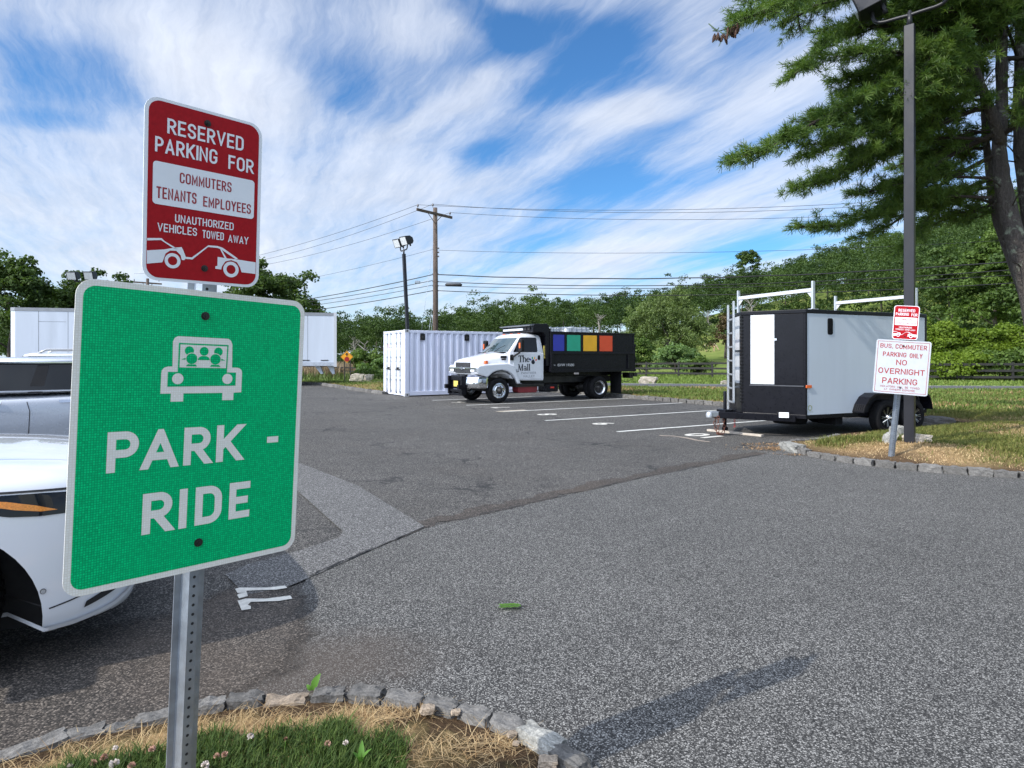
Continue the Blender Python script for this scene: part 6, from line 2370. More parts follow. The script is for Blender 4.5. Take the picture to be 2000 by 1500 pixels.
# ladder racks
for xr in (-.23, -3.17):
    g = bpy.data.objects.new('ladder_rack', None); col.objects.link(g); g.parent = tl; g.empty_display_size = .1
    mb = MB()
    for y_ in (.0, -W2 + .0):
        yo = -.03 if y_ == 0 else .03
        mb.box(xr - .03, xr + .03, y_ + yo - .02, y_ + yo + .02, ZT + .056, 2.93)
        mb.box(xr - .09, xr + .09, y_ + yo - .045, y_ + yo + .045, ZT + .056, ZT + .07)
    mb.build('rack_post', M['aluminium'], g, bevel=.004)
    mb = MB(); mb.box(xr - .025, xr + .025, -W2 + .051, -.051, 2.73, 2.80)
    for sgn, yy in ((1, -W2 + .051), (-1, -.051)):
        mb.prism([(yy, 2.729), (yy + sgn * .12, 2.729), (yy, 2.60)], 'x', xr - .006, xr + .006)
    mb.build('rack_bar', M['trailer_white'], g, bevel=.004)
# ladder fixed to the nose
la = bpy.data.objects.new('ladder', None); col.objects.link(la); la.parent = tl; la.empty_display_size = .1
wi = (Matrix.Translation(A0) @ Matrix.Rotation(TA, 4, 'Z')).inverted()
r1, r2 = wi @ Vector((4.335, 12.52, 0)), wi @ Vector((4.385, 12.99, 0))
for r_, zb_, zt_ in ((r1, .62, 2.60), (r2, .38, 2.56)):
    mb = MB(); mb.bar((r_.x, r_.y, zb_), (r_.x, r_.y, zt_), .03, .075, up=(r2 - r1)); mb.build('ladder_rail', M['aluminium'], la, bevel=.004)
for k in range(7):
    z_ = .62 + k * .272
    MB().bar((r1.x, r1.y, z_), (r2.x, r2.y, z_), .03, .03).build('ladder_rung', M['aluminium'], la)
mb = MB(); mb.bar((r1.x, r1.y, 1.62), (VN - .05, CY_ - .1, 1.62), .03, .05); mb.bar((r1.x, r1.y, .92), (VN - .05, CY_ - .1, .92), .03, .04); mb.build('ladder_bracket', M['aluminium'], la)

# board under the trailer jack
a_, b_ = at(1383, 839, .03), at(1489, 850, .03)
o = MB().bar(a_ - (a_ + b_) / 2, b_ - (a_ + b_) / 2, .09, .04).build('wood_plank', M['wood_plank'], None, bevel=.004)
o.location = ((a_ + b_) / 2).xy.to_3d() + Vector((0, 0, .021))
tag(o, 'pale weathered board lying under the trailer hitch chains', 'plank')

# ------------------------------------------------------------------ long white box trailer
B0 = Vector((-23.72 * 1.0, 30.1, 0)); B1 = Vector((-9.42, 34.0, 0))
bdir = (B1 - B0).normalized(); BL = (B1 - B0).length
bt = thing('box_trailer', 'long white semi box trailer parked behind the cars at the back of the lot', 'trailer', tuple(B0), math.atan2(bdir.y, bdir.x))
BW = 2.55
mb = MB()
out = [(.30, 0), (BL, 0), (BL, BW), (.30, BW), (.10, BW - .1), (0, BW - .3), (0, .3), (.10, .1)]
mb.prism(out, 'z', 1.14, 3.78); mb.build('body', M['box_white'], bt, bevel=.01)
mb = MB()
for x in [1.25 + 1.22 * i for i in range(11)]: mb.box(x, x + .012, -.003, .0, 1.3, 3.72)
mb.box(1.25, 2.4, -.003, 0, 3.2, 3.21)
mb.build('panel_seam', M['seam'], bt)
mb = MB(); mb.prism([(.28, -.012), (BL + .01, -.012), (BL + .01, BW + .012), (.28, BW + .012), (.08, BW - .09), (-.015, BW - .3), (-.015, .3), (.08, .09)], 'z', 3.70, 3.86); mb.build('top_rail', pm('rail_grey', (.30, .31, .33), .5, metal=.4), bt)
mb = MB(); mb.box(.3, BL, -.015, .02, 1.05, 1.25)
for i in range(40): mb.box(.5 + i * .36, .56 + i * .36, -.02, -.015, 1.10, 1.14)
mb.build('bottom_rail', pm('rail_pale', (.52, .56, .62), .4, metal=.3), bt)
for x in (BL - 2.6, BL - 1.5, BL - .55): MB().box(x - .16, x + .22, -.018, -.003, 1.33, 1.37).build('reflector', M['seam'], bt)
mb = MB(); mb.box(BL - .05, BL + .10, -.03, .10, 1.0, 3.88); mb.box(BL - .05, BL + .10, BW - .1, BW + .03, 1.0, 3.88); mb.box(BL - .02, BL + .09, .1, BW - .1, 3.72, 3.88); mb.box(BL - .02, BL + .1, .1, BW - .1, 1.0, 1.18); mb.build('rear_frame', M['trailer_white'], bt)
for y in (.35, BW - .42): 
    mb = MB(); mb.prism([(BL - 1.05, 1.05), (BL - .75, 1.05), (BL - .6, .62), (BL - .72, .62)], 'y', y, y + .06); mb.prism([(BL - .4, 1.05), (BL - .05, 1.05), (BL - .0, .62), (BL - .12, .6)], 'y', y, y + .06); mb.build('underride_guard', M['box_white'], bt)
for x in (BL - 3.0, BL - 4.3):
    for y, s_ in ((.25, -1), (BW - .25, 1)):
        wheel('wheel', bt, (x, y, .5), s_, .5, .5, .28, 'box')
mb = MB(); mb.box(BL - 5.2, BL - 2.0, .9, 1.0, .75, 1.05); mb.box(BL - 5.2, BL - 2.0, 1.55, 1.65, .75, 1.05); mb.box(.5, BL - .2, .9, 1.65, 1.0, 1.14); mb.build('chassis', M['steel_dark'], bt)
for y in (.35, BW - .42):
    mb = MB(); mb.bar((BL - 2.28, y, .02), (BL - 2.45, y, 1.05), .05, .12); mb.box(BL - 2.36, BL - 2.2, y - .1, y + .1, .0, .03); mb.build('mud_flap', M['box_white'], bt)
for y in (.5, BW - .6):
    mb = MB(); mb.box(3.2, 3.34, y, y + .12, .05, 1.1); mb.box(3.1, 3.44, y - .08, y + .2, .0, .05); mb.build('landing_leg', M['steel_dark'], bt)
mb = MB(); mb.box(.0, .25, .3, BW - .3, 1.06, 1.13); mb.build('nose_plate', M['steel_dark'], bt)


# ------------------------------------------------------------------ passenger cars (x forward, y left, origin under the front axle centre)
def body_rings(spec, zs):
    """spec rows: x, half width, top z, bottom z, shoulder z"""
    rings = []
    for x, w_, zt, zb, zsh in spec:
        half = [(0, zb), (w_ * .80, zb), (w_ * .955, zb + .05), (w_ * .99, zb + .16), (w_ * 1.0, (zb + zsh) * .52), (w_ * .985, zsh - .10), (w_ * .955, zsh - .015), (w_ * .88, zsh + (zt - zsh) * .45), (w_ * .55, zt - .012), (0, zt)]
        rings.append([(x, y, z_) for y, z_ in half] + [(x, -y, z_) for y, z_ in half[1:-1][::-1]])
    return rings


def car_shell(name, spec, mat, parent, arches, rad, sub=2):
    mb = MB(); mb.loft(body_rings(spec, None), True, True)
    o = mb.build(name, mat, None, subsurf=sub)
    cut = MB()
    for ax in arches:
        for s_ in (1, -1):
            cut.cyl((ax[0], s_ * .62, ax[1]), (ax[0], s_ * 1.3, ax[1]), rad, 48)
    c = cut.build('cutter', M['seam'])
    b = o.modifiers.new('arch', 'BOOLEAN'); b.operation = 'DIFFERENCE'; b.object = c; b.solver = 'EXACT'
    me = eval_mesh(o)
    bpy.data.objects.remove(c); bpy.data.objects.remove(o)
    me.name = name
    r = bpy.data.objects.new(name, me)
    col.objects.link(r); r.parent = parent
    me.materials.clear(); me.materials.append(mat); me.materials.append(M['seam'])
    # the inside of the wheel wells is dark
    bm = bmesh.new(); bm.from_mesh(me)
    for f_ in bm.faces:
        c_ = f_.calc_center_median()
        f_.smooth = True
        f_.material_index = 1 if f_.normal.z < -.7 and c_.z < .32 and abs(c_.y) < .86 else 0
        for ax in arches:
            dd_ = math.hypot(c_.x - ax[0], c_.z - ax[1])
            if dd_ < rad + .012 and abs(c_.y) > .5 and (abs(f_.normal.y) < .5 and dd_ > rad - .03 or abs(abs(c_.y) - .62) < .02):
                f_.material_index = 1
                f_.smooth = False
    for e in bm.edges:
        if len(e.link_faces) == 2 and e.link_faces[0].material_index != e.link_faces[1].material_index: e.smooth = False
    bm.to_mesh(me); bm.free()
    return r


def bvh_of(o):
    bm = bmesh.new(); bm.from_mesh(o.data)
    t = BVHTree.FromBMesh(bm)
    bm.free()
    return t


def skin_patch(name, bvh, outline, ray, mat, parent, off=.004, step=.03, mi=0):
    """a thin piece lying on the body: outline in (u,z); ray(u,z) -> (origin, direction)"""
    out = [Vector(p) for p in outline]
    dense = []
    for i, p in enumerate(out):
        q = out[(i + 1) % len(out)]
        n = max(1, int((q - p).length / step))
        dense += [p.lerp(q, k / n) for k in range(n)]
    A = np.array([(p.x, p.y) for p in dense])
    gx, gy = np.meshgrid(np.arange(A[:, 0].min(), A[:, 0].max(), step), np.arange(A[:, 1].min(), A[:, 1].max(), step))
    G = np.c_[gx.ravel(), gy.ravel()]; G = G[inside(G, A)]
    if len(G):
        dm = np.min(((G[:, None] - A[None]) ** 2).sum(2), 1); G = G[dm > (step * .4) ** 2]
    pts = dense + [Vector((float(a), float(b))) for a, b in G]
    n = len(dense)
    r = geometry.delaunay_2d_cdt(pts, [(i, (i + 1) % n) for i in range(n)], [list(range(n))], 1, 1e-5)
    vs, last = [], None
    for p in r[0]:
        o_, d_ = ray(p.x, p.y)
        hit = bvh.ray_cast(o_, d_)
        if hit[0] is None:
            vs.append(last if last is not None else o_ + d_ * 1.0)
        else:
            nn = hit[1] if hit[1].dot(d_) < 0 else -hit[1]
            last = hit[0] + nn * off
            vs.append(last)
    mb = MB(); mb.add(vs, [list(f) for f in r[2]], 0, True)
    return mb.build(name, mat, parent, recalc=True)


def strip(pts, w_):
    """closed outline of a thin line through pts"""
    pts = [Vector(p) for p in pts]
    L, Rr = [], []
    for i, p in enumerate(pts):
        t = (pts[min(i + 1, len(pts) - 1)] - pts[max(i - 1, 0)]).normalized()
        n_ = Vector((-t.y, t.x)) * w_ / 2
        L.append(p + n_); Rr.append(p - n_)
    return L + Rr[::-1]


def greenhouse(parent, belt, roof, zb, zr, bw, rw, paint, pillars, rails=None, mid=.0):
    """belt=(x front, x rear), roof=(x front, x rear); glass body with painted roof and pillars"""
    gl = MB()
    def ring(z_, xf, xr, w_, bow):
        pts = []
        for i in range(7):
            f_ = 1 - 2 * i / 6
            pts.append((xf + bow * (1 - f_ * f_), f_ * w_, z_))
        for i in range(7):
            f_ = -1 + 2 * i / 6
            pts.append((xr - bow * .5 * (1 - f_ * f_), f_ * w_, z_))
        return pts
    r0 = ring(zb, belt[0], belt[1], bw, .16); r1 = ring(zr - .07, roof[0], roof[1], rw, .12)
    gl.loft([r0, r1], True, True, smooth=False)
    g = gl.build('window', M['glass_dark'], parent)
    mb = MB()
    mb.loft([ring(zr - .085, roof[0] + .03, roof[1] - .03, rw + .02, .12), ring(zr - .045, roof[0] + .0, roof[1], rw + .012, .12), ring(zr - .012, roof[0] - .10, roof[1] + .10, rw * .88, .10), ring(zr, roof[0] - .35, roof[1] + .3, rw * .6, .06)], True, True)
    mb.build('roof', paint, parent)
    for s_ in (1, -1):
        for (tb, tt, wb_, wt_, mt) in pillars:
            xb, xt = belt[0] + (belt[1] - belt[0]) * tb, roof[0] + (roof[1] - roof[0]) * tt
            p = [Vector((xb + wb_ / 2, s_ * (bw + .006), zb - .02)), Vector((xb - wb_ / 2, s_ * (bw + .006), zb - .02)), Vector((xt - wt_ / 2, s_ * (rw + .012), zr - .075)), Vector((xt + wt_ / 2, s_ * (rw + .012), zr - .075))]
            q = [v + Vector((0, -s_ * .03, 0)) for v in p]
            m_ = MB(); m_.add(p + q, [(0, 1, 2, 3), (4, 5, 6, 7), (0, 1, 5, 4), (1, 2, 6, 5), (2, 3, 7, 6), (3, 0, 4, 7)])
            m_.build('pillar', mt, parent)
        # bright trim round the side glass
        m_ = MB(); m_.bar((belt[0] - .1, s_ * (bw + .012), zb + .0), (belt[1] + .12, s_ * (bw + .012), zb + .0), .012, .016); m_.bar((roof[0] - .02, s_ * (rw + .028), zr - .078), (roof[1] + .05, s_ * (rw + .028), zr - .078), .012, .018)
        m_.build('window_trim', M['chrome'], parent)
        if rails:
            m_ = MB(); m_.tube([(roof[0] - .15, s_ * (rw - .06), zr - .03), (roof[0] - .30, s_ * (rw - .06), zr + .05), (roof[1] + .4, s_ * (rw - .06), zr + .055), (roof[1] + .22, s_ * (rw - .06), zr - .02)], .022, 8); m_.build('roof_rail', rails, parent)
    return g


def side_ray(s_):
    return lambda u, v: (Vector((u, s_ * 2.0, v)), Vector((0, -s_, 0)))


def make_suv(label, loc, rz, paint, L=1.0, zr=1.52, wheels=.36, rails=None, zb=1.05, seam_z=.84):
    t = thing('parked_car', label, 'car', loc, rz)
    wb_ = 2.85
    spec = [(.93, .62, .62, .30, .56), (.90, .78, .74, .26, .66), (.80, .86, .84, .24, .76), (.60, .90, .91, .23, .84), (.30, .92, .96, .22, .89), (-.2, .925, 1.0, .21, .93), (-.75, .93, 1.04, .21, .95), (-1.5, .935, 1.02, .21, .965), (-2.4, .935, 1.04, .21, .985), (-3.2, .925, 1.06, .23, 1.0), (-3.62, .89, 1.05, .28, 1.0), (-3.78, .82, 1.0, .34, .96), (-3.84, .7, .9, .38, .88)]
    b = car_shell('body', spec, paint, t, [(0, wheels + .01), (-wb_, wheels + .01)], wheels + .055, 2)
    bv = bvh_of(b)
    greenhouse(t, (-.62, -3.45), (-1.35, -3.15), zb, zr, .86, .70, paint,
               [(.42, .30, .16, .12, M['black_plastic']), (.74, .76, .10, .10, M['black_plastic']), (.10, .02, .10, .10, paint), (.93, .95, .30, .26, paint)], rails)
    for s_ in (1, -1):
        sr = side_ray(s_)
        for ln in ([(-.52, .95), (-.60, .6), (-.62, .30)], [(-1.70, 1.02), (-1.76, .80), (-1.74, .28)], [(-2.62, 1.02), (-2.50, .72), (-2.36, .62), (-2.33, .40)]):
            skin_patch('door_seam', bv, strip(ln, .010), sr, M['seam'], t, .003, .05)
        for hx in (-1.36, -2.17):
            h_ = skin_patch('handle', bv, rrect(hx - .10, hx + .10, .895, .93, .015), sr, M['chrome'], t, .022, .03)
        skin_patch('headlight', bv, [(.46, .78), (.62, .70), (.80, .68), (.86, .74), (.70, .82)], lambda u, v, s_=s_: (Vector((u + .9, s_ * 2.2, v)), Vector((-.45, -s_ * .9, 0)).normalized()), M['lens_clear'], t, .006, .03)
        skin_patch('tail_light', bv, [(-3.55, .95), (-3.76, .93), (-3.78, .80), (-3.6, .82)], sr, M['red_lens'], t, .006, .03)
        for x in (0, -wb_): wheel('wheel', t, (x, s_ * .81, wheels), s_, wheels, .225, wheels * .68, 'car')
        m_ = MB(); m_.prism(rrect(s_ * 1.02 - .10, s_ * 1.02 + .10, 1.03, 1.16, .04), 'x', -.80, -.66); m_.bar((-.70, s_ * .86, 1.05), (-.72, s_ * 1.0, 1.07), .05, .03); m_.build('mirror', paint, t, bevel=.02)
    skin_patch('grille', bv, rrect(-.45, .45, .50, .68, .05), lambda u, v: (Vector((3, u, v)), Vector((-1, 0, 0))), M['black_plastic'], t, .008, .05)
    skin_patch('licence_plate', bv, rrect(-.15, .15, .62, .77, .01), lambda u, v: (Vector((-6, u, v)), Vector((1, 0, 0))), M['sign_white'], t, .012, .1)
    return t


# silver SUV two stalls behind the white one: nose away, driver's side... its flank faces the camera
gdir = -AX
Gp = Vector((-5.97, 8.5, 0)) + AX * (-2.11)                 # point on its flank beside the front axle
nrm_out = Vector((AX.y, -AX.x, 0))
Gc = Gp - nrm_out * .93
make_suv('silver SUV parked nose in behind the white car, dark rear windows', (Gc.x, Gc.y, 0.0), LOT_ANG + math.pi, M['silver_paint'], zr=1.51, zb=1.06)
Kp = Vector((-10.9, 12.3, 0))
make_suv('white SUV with grey roof rails, only its roof shows over the silver SUV', (Kp.x - AX.x * 0, Kp.y, 0), LOT_ANG + math.pi, M['white_paint'], zr=1.60, rails=M['grey_paint'], zb=1.12)

# ------------------------------------------------------------------ the white car at the left edge, nose towards the aisle
Wp = Vector((-2.56, 2.70, 0)) + AX * .02
wc = thing('parked_car', 'large white SUV at the left edge, its nose hidden by the green sign', 'car', (Wp.x - nrm_out.x * .985, Wp.y - nrm_out.y * .985, 0), LOT_ANG)
WR = .375
spec = [(.825, .40, .62, .240, .50), (.815, .60, .75, .205, .60), (.785, .72, .845, .185, .74), (.72, .83, .915, .170, .82), (.60, .915, .965, .160, .885), (.435, .962, .998, .150, .918), (.22, .982, 1.022, .15, .938), (-.05, .988, 1.042, .16, .952), (-.5, .988, 1.07, .19, .97), (-.85, .985, 1.09, .21, .985), (-1.5, .985, 1.08, .21, 1.0), (-2.5, .985, 1.10, .21, 1.02), (-3.3, .975, 1.12, .23, 1.04), (-3.72, .93, 1.10, .28, 1.03), (-3.86, .85, 1.02, .36, .98), (-3.9, .75, .9, .4, .86)]
wb = car_shell('body', spec, M['pearl_paint'], wc, [(-.03, .295), (-2.95, .295)], .475, 3)
bv = bvh_of(wb)
greenhouse(wc, (-.80, -3.55), (-1.55, -3.25), 1.10, 1.68, .90, .72, M['pearl_paint'], [(.42, .30, .14, .12, M['black_plastic']), (.74, .76, .10, .10, M['black_plastic']), (.08, .02, .10, .10, M['black_plastic']), (.93, .95, .30, .26, M['pearl_paint'])])
for s_ in (1, -1):
    sr = side_ray(s_)
    cr = lambda u, v, s_=s_: (Vector((u, s_ * 2.6, v)) + Vector((.52, 0, 0)) * 1.6, Vector((-.52, -s_ * 1.0, 0)).normalized())
    # lamp unit sweeping back along the wing: u is measured where the slanted sight line meets y = side
    hl = [(-.14, .893), (.14, .880), (.48, .866), (.70, .85), (.72, .79), (.60, .762), (.46, .764), (.35, .775), (.25, .800), (.14, .826), (-.10, .836), (-.24, .868), (-.22, .886)]
    lamp = skin_patch('headlight', bv, hl, cr, M['glass_dark'], wc, .005, .02)
    am = [(-.18, .876), (.04, .874), (.20, .866), (.34, .844), (.45, .815), (.54, .784), (.47, .785), (.37, .804), (.28, .830), (.17, .847), (.02, .855), (-.18, .860)]
    skin_patch('turn_signal', bv, am, cr, M['amber'], lamp, .008, .015)
    skin_patch('lamp_seam', bv, strip([(-.15, .893), (.02, .901), (.30, .884), (.62, .870), (.80, .857)], .010), cr, M['seam'], wc, .004, .03)
    skin_patch('bonnet_crease', bv, strip([(-.6, .965), (-.2, .958), (.02, .945)], .006), sr, M['seam'], wc, .003, .04)
    skin_patch('wing_seam', bv, strip([(.30, .815), (.22, .76), (.12, .70)], .006), sr, M['seam'], wc, .003, .03)
    skin_patch('bumper_seam', bv, strip([(.44, .315), (.60, .345), (.80, .39)], .007), cr, M['seam'], wc, .003, .03)
    skin_patch('bumper_lip', bv, strip([(.43, .235), (.62, .24), (.82, .265), (.98, .31)], .02), cr, M['pearl_paint'], wc, .018, .02)
    skin_patch('air_intake', bv, [(.66, .29), (.84, .33), (.93, .39), (.90, .41), (.80, .36), (.67, .32)], cr, M['seam'], wc, .006, .02)
    skin_patch('parking_sensor', bv, circ(.475, .415, .013, 14), cr, M['seam'], wc, .003, .006)
    skin_patch('parking_sensor', bv, circ(.475, .415, .0105, 14), cr, M['silver_paint'], wc, .005, .006)
    for ln in ([(-.62, .98), (-.68, .6), (-.70, .30)], [(-1.80, 1.05), (-1.86, .80), (-1.84, .28)], [(-2.7, 1.06), (-2.56, .72), (-2.42, .62), (-2.40, .40)]):
        skin_patch('door_seam', bv, strip(ln, .010), sr, M['seam'], wc, .003, .05)
    for hx in (-1.62, -2.48): skin_patch('handle', bv, rrect(hx - .10, hx + .10, .925, .955, .012), sr, M['pearl_paint'], wc, .018, .03)
    for x in (0, -2.92): wheel('wheel', wc, (x - .09, s_ * .79, WR - .012), s_, WR - .012, .255, WR * .70, 'car')
    m_ = MB(); m_.prism(rrect(s_ * 1.08 - .12, s_ * 1.08 + .12, 1.08, 1.24, .05), 'x', -1.02, -.86); m_.bar((-.92, s_ * .9, 1.10), (-.94, s_ * 1.06, 1.12), .05, .03); m_.build('mirror', M['pearl_paint'], wc, bevel=.025)
    skin_patch('tail_light', bv, [(-3.62, 1.0), (-3.84, .98), (-3.86, .84), (-3.66, .88)], sr, M['red_lens'], wc, .006, .03)
fr = lambda u, v: (Vector((3, u, v)), Vector((-1, 0, 0)))
skin_patch('grille', bv, [(-.48, .70), (.48, .70), (.52, .83), (-.52, .83)], fr, M['black_plastic'], wc, .006, .04)
skin_patch('air_intake', bv, [(-.55, .33), (.55, .33), (.62, .46), (-.62, .46)], fr, M['black_plastic'], wc, .006, .04)
skin_patch('licence_plate', bv, rrect(-.15, .15, .50, .62, .01), fr, M['plate_yellow'], wc, .012, .1)
tp = lambda u, v: (Vector((u, v, 3)), Vector((0, 0, -1)))
for s_ in (1, -1):
    skin_patch('bonnet_crease', bv, strip([(-.8, s_ * .60), (-.3, s_ * .64), (.2, s_ * .62), (.6, s_ * .52)], .012), tp, M['pearl_paint'], wc, .006, .04)


# ------------------------------------------------------------------ lamp posts
def lamp_post(label, base, top_z, wd, yoke, face, lean=(0, 0), arm=.52, hs=.36):
    t = thing('lamp_post', label, 'lamp post', tuple(base))
    hgt = top_z - base.z
    off = Vector((lean[0], lean[1], 0))
    mb = MB(); mb.bar((0, 0, -.1), off + Vector((0, 0, hgt)), wd, wd, up=(yoke[0], yoke[1], 0)); mb.box(-wd * 1.1, wd * 1.1, -wd * 1.1, wd * 1.1, -.05, .03)
    mb.build('pole', M['bronze_pole'], t, bevel=.008)
    T_ = off + Vector((0, 0, hgt))
    d = Vector((yoke[0], yoke[1], 0)).normalized()
    mb = MB(); mb.tube([T_ - Vector((0, 0, .02)), T_ + Vector((0, 0, .20))], wd * .27, 12); mb.lathe([(.03, 0), (.02, .03), (.001, .035)], T_ + Vector((0, 0, .20)), (0, 0, 1), 8)
    for s_ in (1, -1):
        p = [T_ + Vector((0, 0, .16)), T_ + d * s_ * arm * .35 + Vector((0, 0, .17)), T_ + d * s_ * arm * .75 + Vector((0, 0, .17)), T_ + d * s_ * arm * .95 + Vector((0, 0, .23)), T_ + d * s_ * arm + Vector((0, 0, .36)), T_ + d * s_ * arm + Vector((0, 0, .52))]
        mb.tube([q for q in chaikin(p, 2)], wd * .21, 10)
    mb.build('yoke', M['bronze_pole'], t)
    f = Vector(face).normalized()
    for s_ in (1, -1):
        h_ = bpy.data.objects.new('lamp_head', None); col.objects.link(h_); h_.parent = t; h_.empty_display_size = .1
        c = T_ + d * s_ * arm + Vector((0, 0, .60)) + f * .02
        up_ = Vector((0, 0, 1)) - f * f.z; up_.normalize()
        sd_ = f.cross(up_)
        h_.matrix_local = Matrix((f, sd_, up_)).transposed().to_4x4(); h_.location = c
        a = hs
        mb = MB(); mb.prism([(a * .5, -a * .5), (a * .56, a * .52), (-a * .10, a * .42), (-a * .42, a * .12), (-a * .42, -a * .28), (-a * .2, -a * .5)], 'y', -a * .55, a * .55)
        mb.build('housing', M['bronze_pole'], h_, bevel=.012)
        mb = MB(); q = [(a * .505, -a * .46, -a * .43), (a * .505, a * .46, -a * .43), (a * .553, a * .46, a * .42), (a * .553, -a * .46, a * .42)]
        mb.add([(x + .008, y, z_) for x, y, z_ in q], [(0, 1, 2, 3)]); mb.build('lens', M['lamp_glass'], h_, recalc=False)
        mb = MB(); mb.box(-a * .3, -a * .2, -.04, .04, -a * .62, -a * .4); mb.tube([(-a * .25, 0, -a * .75), (-a * .25, 0, -a * .5)], .035, 8); mb.build('knuckle', M['bronze_pole'], h_)
    return t


lamp_post('dark square lamp post with two floodlights on the right island in front of the pine', Vector((5.94, 9.56, .17)), 6.45, .135, (.76, -.65), (-.80, .50, -.30), arm=.50, hs=.44)
lamp_post('dark lamp post with two floodlights rising behind the shipping container', Vector((-4.75, 30.0, .0)), 6.35, .14, (.55, -.83), (-.62, -.70, -.36), lean=(-.32, 0), arm=.40, hs=.42)
lamp_post('lamp post whose two floodlights peek over the top edge of the green sign', Vector((-28.2, 42.0, -.2)), 6.3, .15, (1, -.05), (.1, -.95, -.3), arm=.58, hs=.55)

# ------------------------------------------------------------------ utility poles and wires
U1 = Vector((-4.56, 38.0, tz(-4.56, 38)))
t = thing('utility_pole', 'brown wooden utility pole with a crossarm, tall behind the container', 'utility pole', tuple(U1))
mb = MB(); mb.tube([(0, 0, -.3), (.02, 0, 5), (0, 0, 10.38 - U1.z)], [.175, .155, .125], 14); mb.build('pole', M['pole_wood'], t)
ca = Vector((.64, .77, 0)).normalized()
z_ = 9.98 - U1.z
mb = MB(); mb.bar(-ca * 1.42 + Vector((.0, -.16, z_ + .02)), ca * 1.42 + Vector((.0, -.16, z_ + .02)), .09, .15)
for s_ in (1, -1): mb.bar(ca * s_ * .55 + Vector((0, -.18, z_ - .04)), Vector((0, -.16, z_ - .55)), .02, .04)
mb.build('crossarm', M['pole_wood'], t, bevel=.006)
ins = []
for c in (-ca * 1.34, ca * 1.25, Vector((-.14, 0, 0))):
    zz_ = z_ + .10 if c.length > .5 else 10.4 - U1.z
    mb = MB(); mb.lathe([(.015, 0), (.015, .08), (.05, .10), (.06, .15), (.045, .20), (.02, .24), (.001, .25)], c + Vector((0, -.16 if c.length > .5 else 0, zz_)), (0, 0, 1), 10); mb.build('insulator', M['insulator'], t)
    ins.append(U1 + c + Vector((0, -.16 if c.length > .5 else 0, zz_ + .2)))
for k in range(3):
    mb = MB(); mb.lathe([(.02, -.05), (.05, -.03), (.04, 0), (.05, .03), (.02, .05)], (.20, -.05, 7.75 - .24 * k + .3), (0, 0, 1), 10); mb.bar((.1, 0, 8.05 - .24 * k), (.2, -.05, 8.05 - .24 * k), .02, .02); mb.build('spool_insulator', M['insulator'], t)
for zz_ in (6.45, 6.0, 5.75, 5.45):
    mb = MB(); mb.box(-.16, .2, -.03, .03, zz_ - U1.z - .03, zz_ - U1.z + .03); mb.build('cable_bracket', M['steel_dark'], t)
for k, (x_, y_, z0_) in enumerate(((-1.15, -.6, 9.2), (-.8, -.4, 5.6), (-.6, .3, 5.4))):
    mb = MB(); mb.tube([(0, 0, z0_), (x_, y_, 0)], .010, 5); mb.build('guy_wire', M['galvanised'], t)

U2 = Vector((36, 27.5, tz(36, 27.5)))
U0 = Vector((-35.3, 62, tz(-35.3, 62)))
for Uv, lab, hh in ((U0, 'distant utility pole whose crossarm shows between the two signs and the trees', 9.0),):
    t = thing('utility_pole', lab, 'utility pole', tuple(Uv))
    mb = MB(); mb.tube([(0, 0, -.3), (0, 0, hh + .9)], [.17, .13], 10); mb.build('pole', M['pole_wood'], t)
    mb = MB(); mb.bar((-1.35, -.15, hh + .55), (1.2, .3, hh + .4), .12, .14); mb.bar((-.5, -.1, hh + .5), (0, 0, hh - .05), .04, .04); mb.bar((.5, .1, hh + .45), (0, 0, hh - .05), .04, .04); mb.build('crossarm', M['pole_wood'], t)
    for x_ in (-1.3, 1.1, -.1): 
        mb = MB(); mb.lathe([(.02, 0), (.05, .1), (.05, .2), (.001, .28)], (x_, 0, hh + .6), (0, 0, 1), 8); mb.build('insulator', M['insulator'], t)


def wire(p0, p1, sag, r, label, n=36, name='overhead_wire', wob=0.0):
    pts = []
    p0, p1 = Vector(p0), Vector(p1)
    for i in range(n + 1):
        f_ = i / n
        p = p0.lerp(p1, f_)
        p.z -= sag * 4 * f_ * (1 - f_)
        p.z += wob * math.sin(i * 1.7)
        pts.append(p)
    o_ = pts[0].copy()
    o = MB().tube([q - o_ for q in pts], r, 5).build(name, M['cable'], None)
    o.location = o_
    tag(o, label, 'wire', 'overhead wires on the utility poles')


P = lambda z_, dx=0: U1 + Vector((dx, -.1, z_ - U1.z))
Rp = lambda z_, dy=0: Vector((36, 27.5 + dy, z_))
Lp = lambda z_, dx=0: Vector((-35.3 + dx, 62, z_))
wire(ins[0], Rp(10.1, -1), 1.15, .011, 'topmost thin power line running right from the left end of the crossarm')
wire(ins[2], Rp(10.3), 1.35, .011, 'thin power line running right from the very top of the pole')
wire(ins[1], Rp(9.7, 1), 1.1, .011, 'thin power line running right from the lower right end of the crossarm')
wire(P(7.85, .2), Rp(7.7), .75, .010, 'single thin wire crossing the sky right of the pole at half height')
wire(P(6.40, .2), Rp(7.15), 1.0, .030, 'thick upper cable of the bundle running right from the pole', wob=.012)
wire(P(5.98, .2), Rp(6.7), .95, .022, 'second cable of the bundle running right from the pole')
wire(P(5.74, .2), Rp(6.2), .75, .016, 'third cable of the bundle running right, with a black splice case')
wire(P(5.45, .2), Rp(5.9), .85, .022, 'lowest cable of the bundle running right from the pole')
wire(ins[0], Lp(9.6, -1.3), .9, .011, 'uppermost thin power line running left from the crossarm')
wire(ins[2], Lp(9.8), 1.2, .011, 'thin power line running left from the top of the pole')
wire(ins[1], Lp(9.5, 1.2), 1.0, .011, 'thin power line running left from the right end of the crossarm')
wire(P(7.9, -.1), Lp(7.4), .7, .009, 'faint single wire running left at half height of the pole')
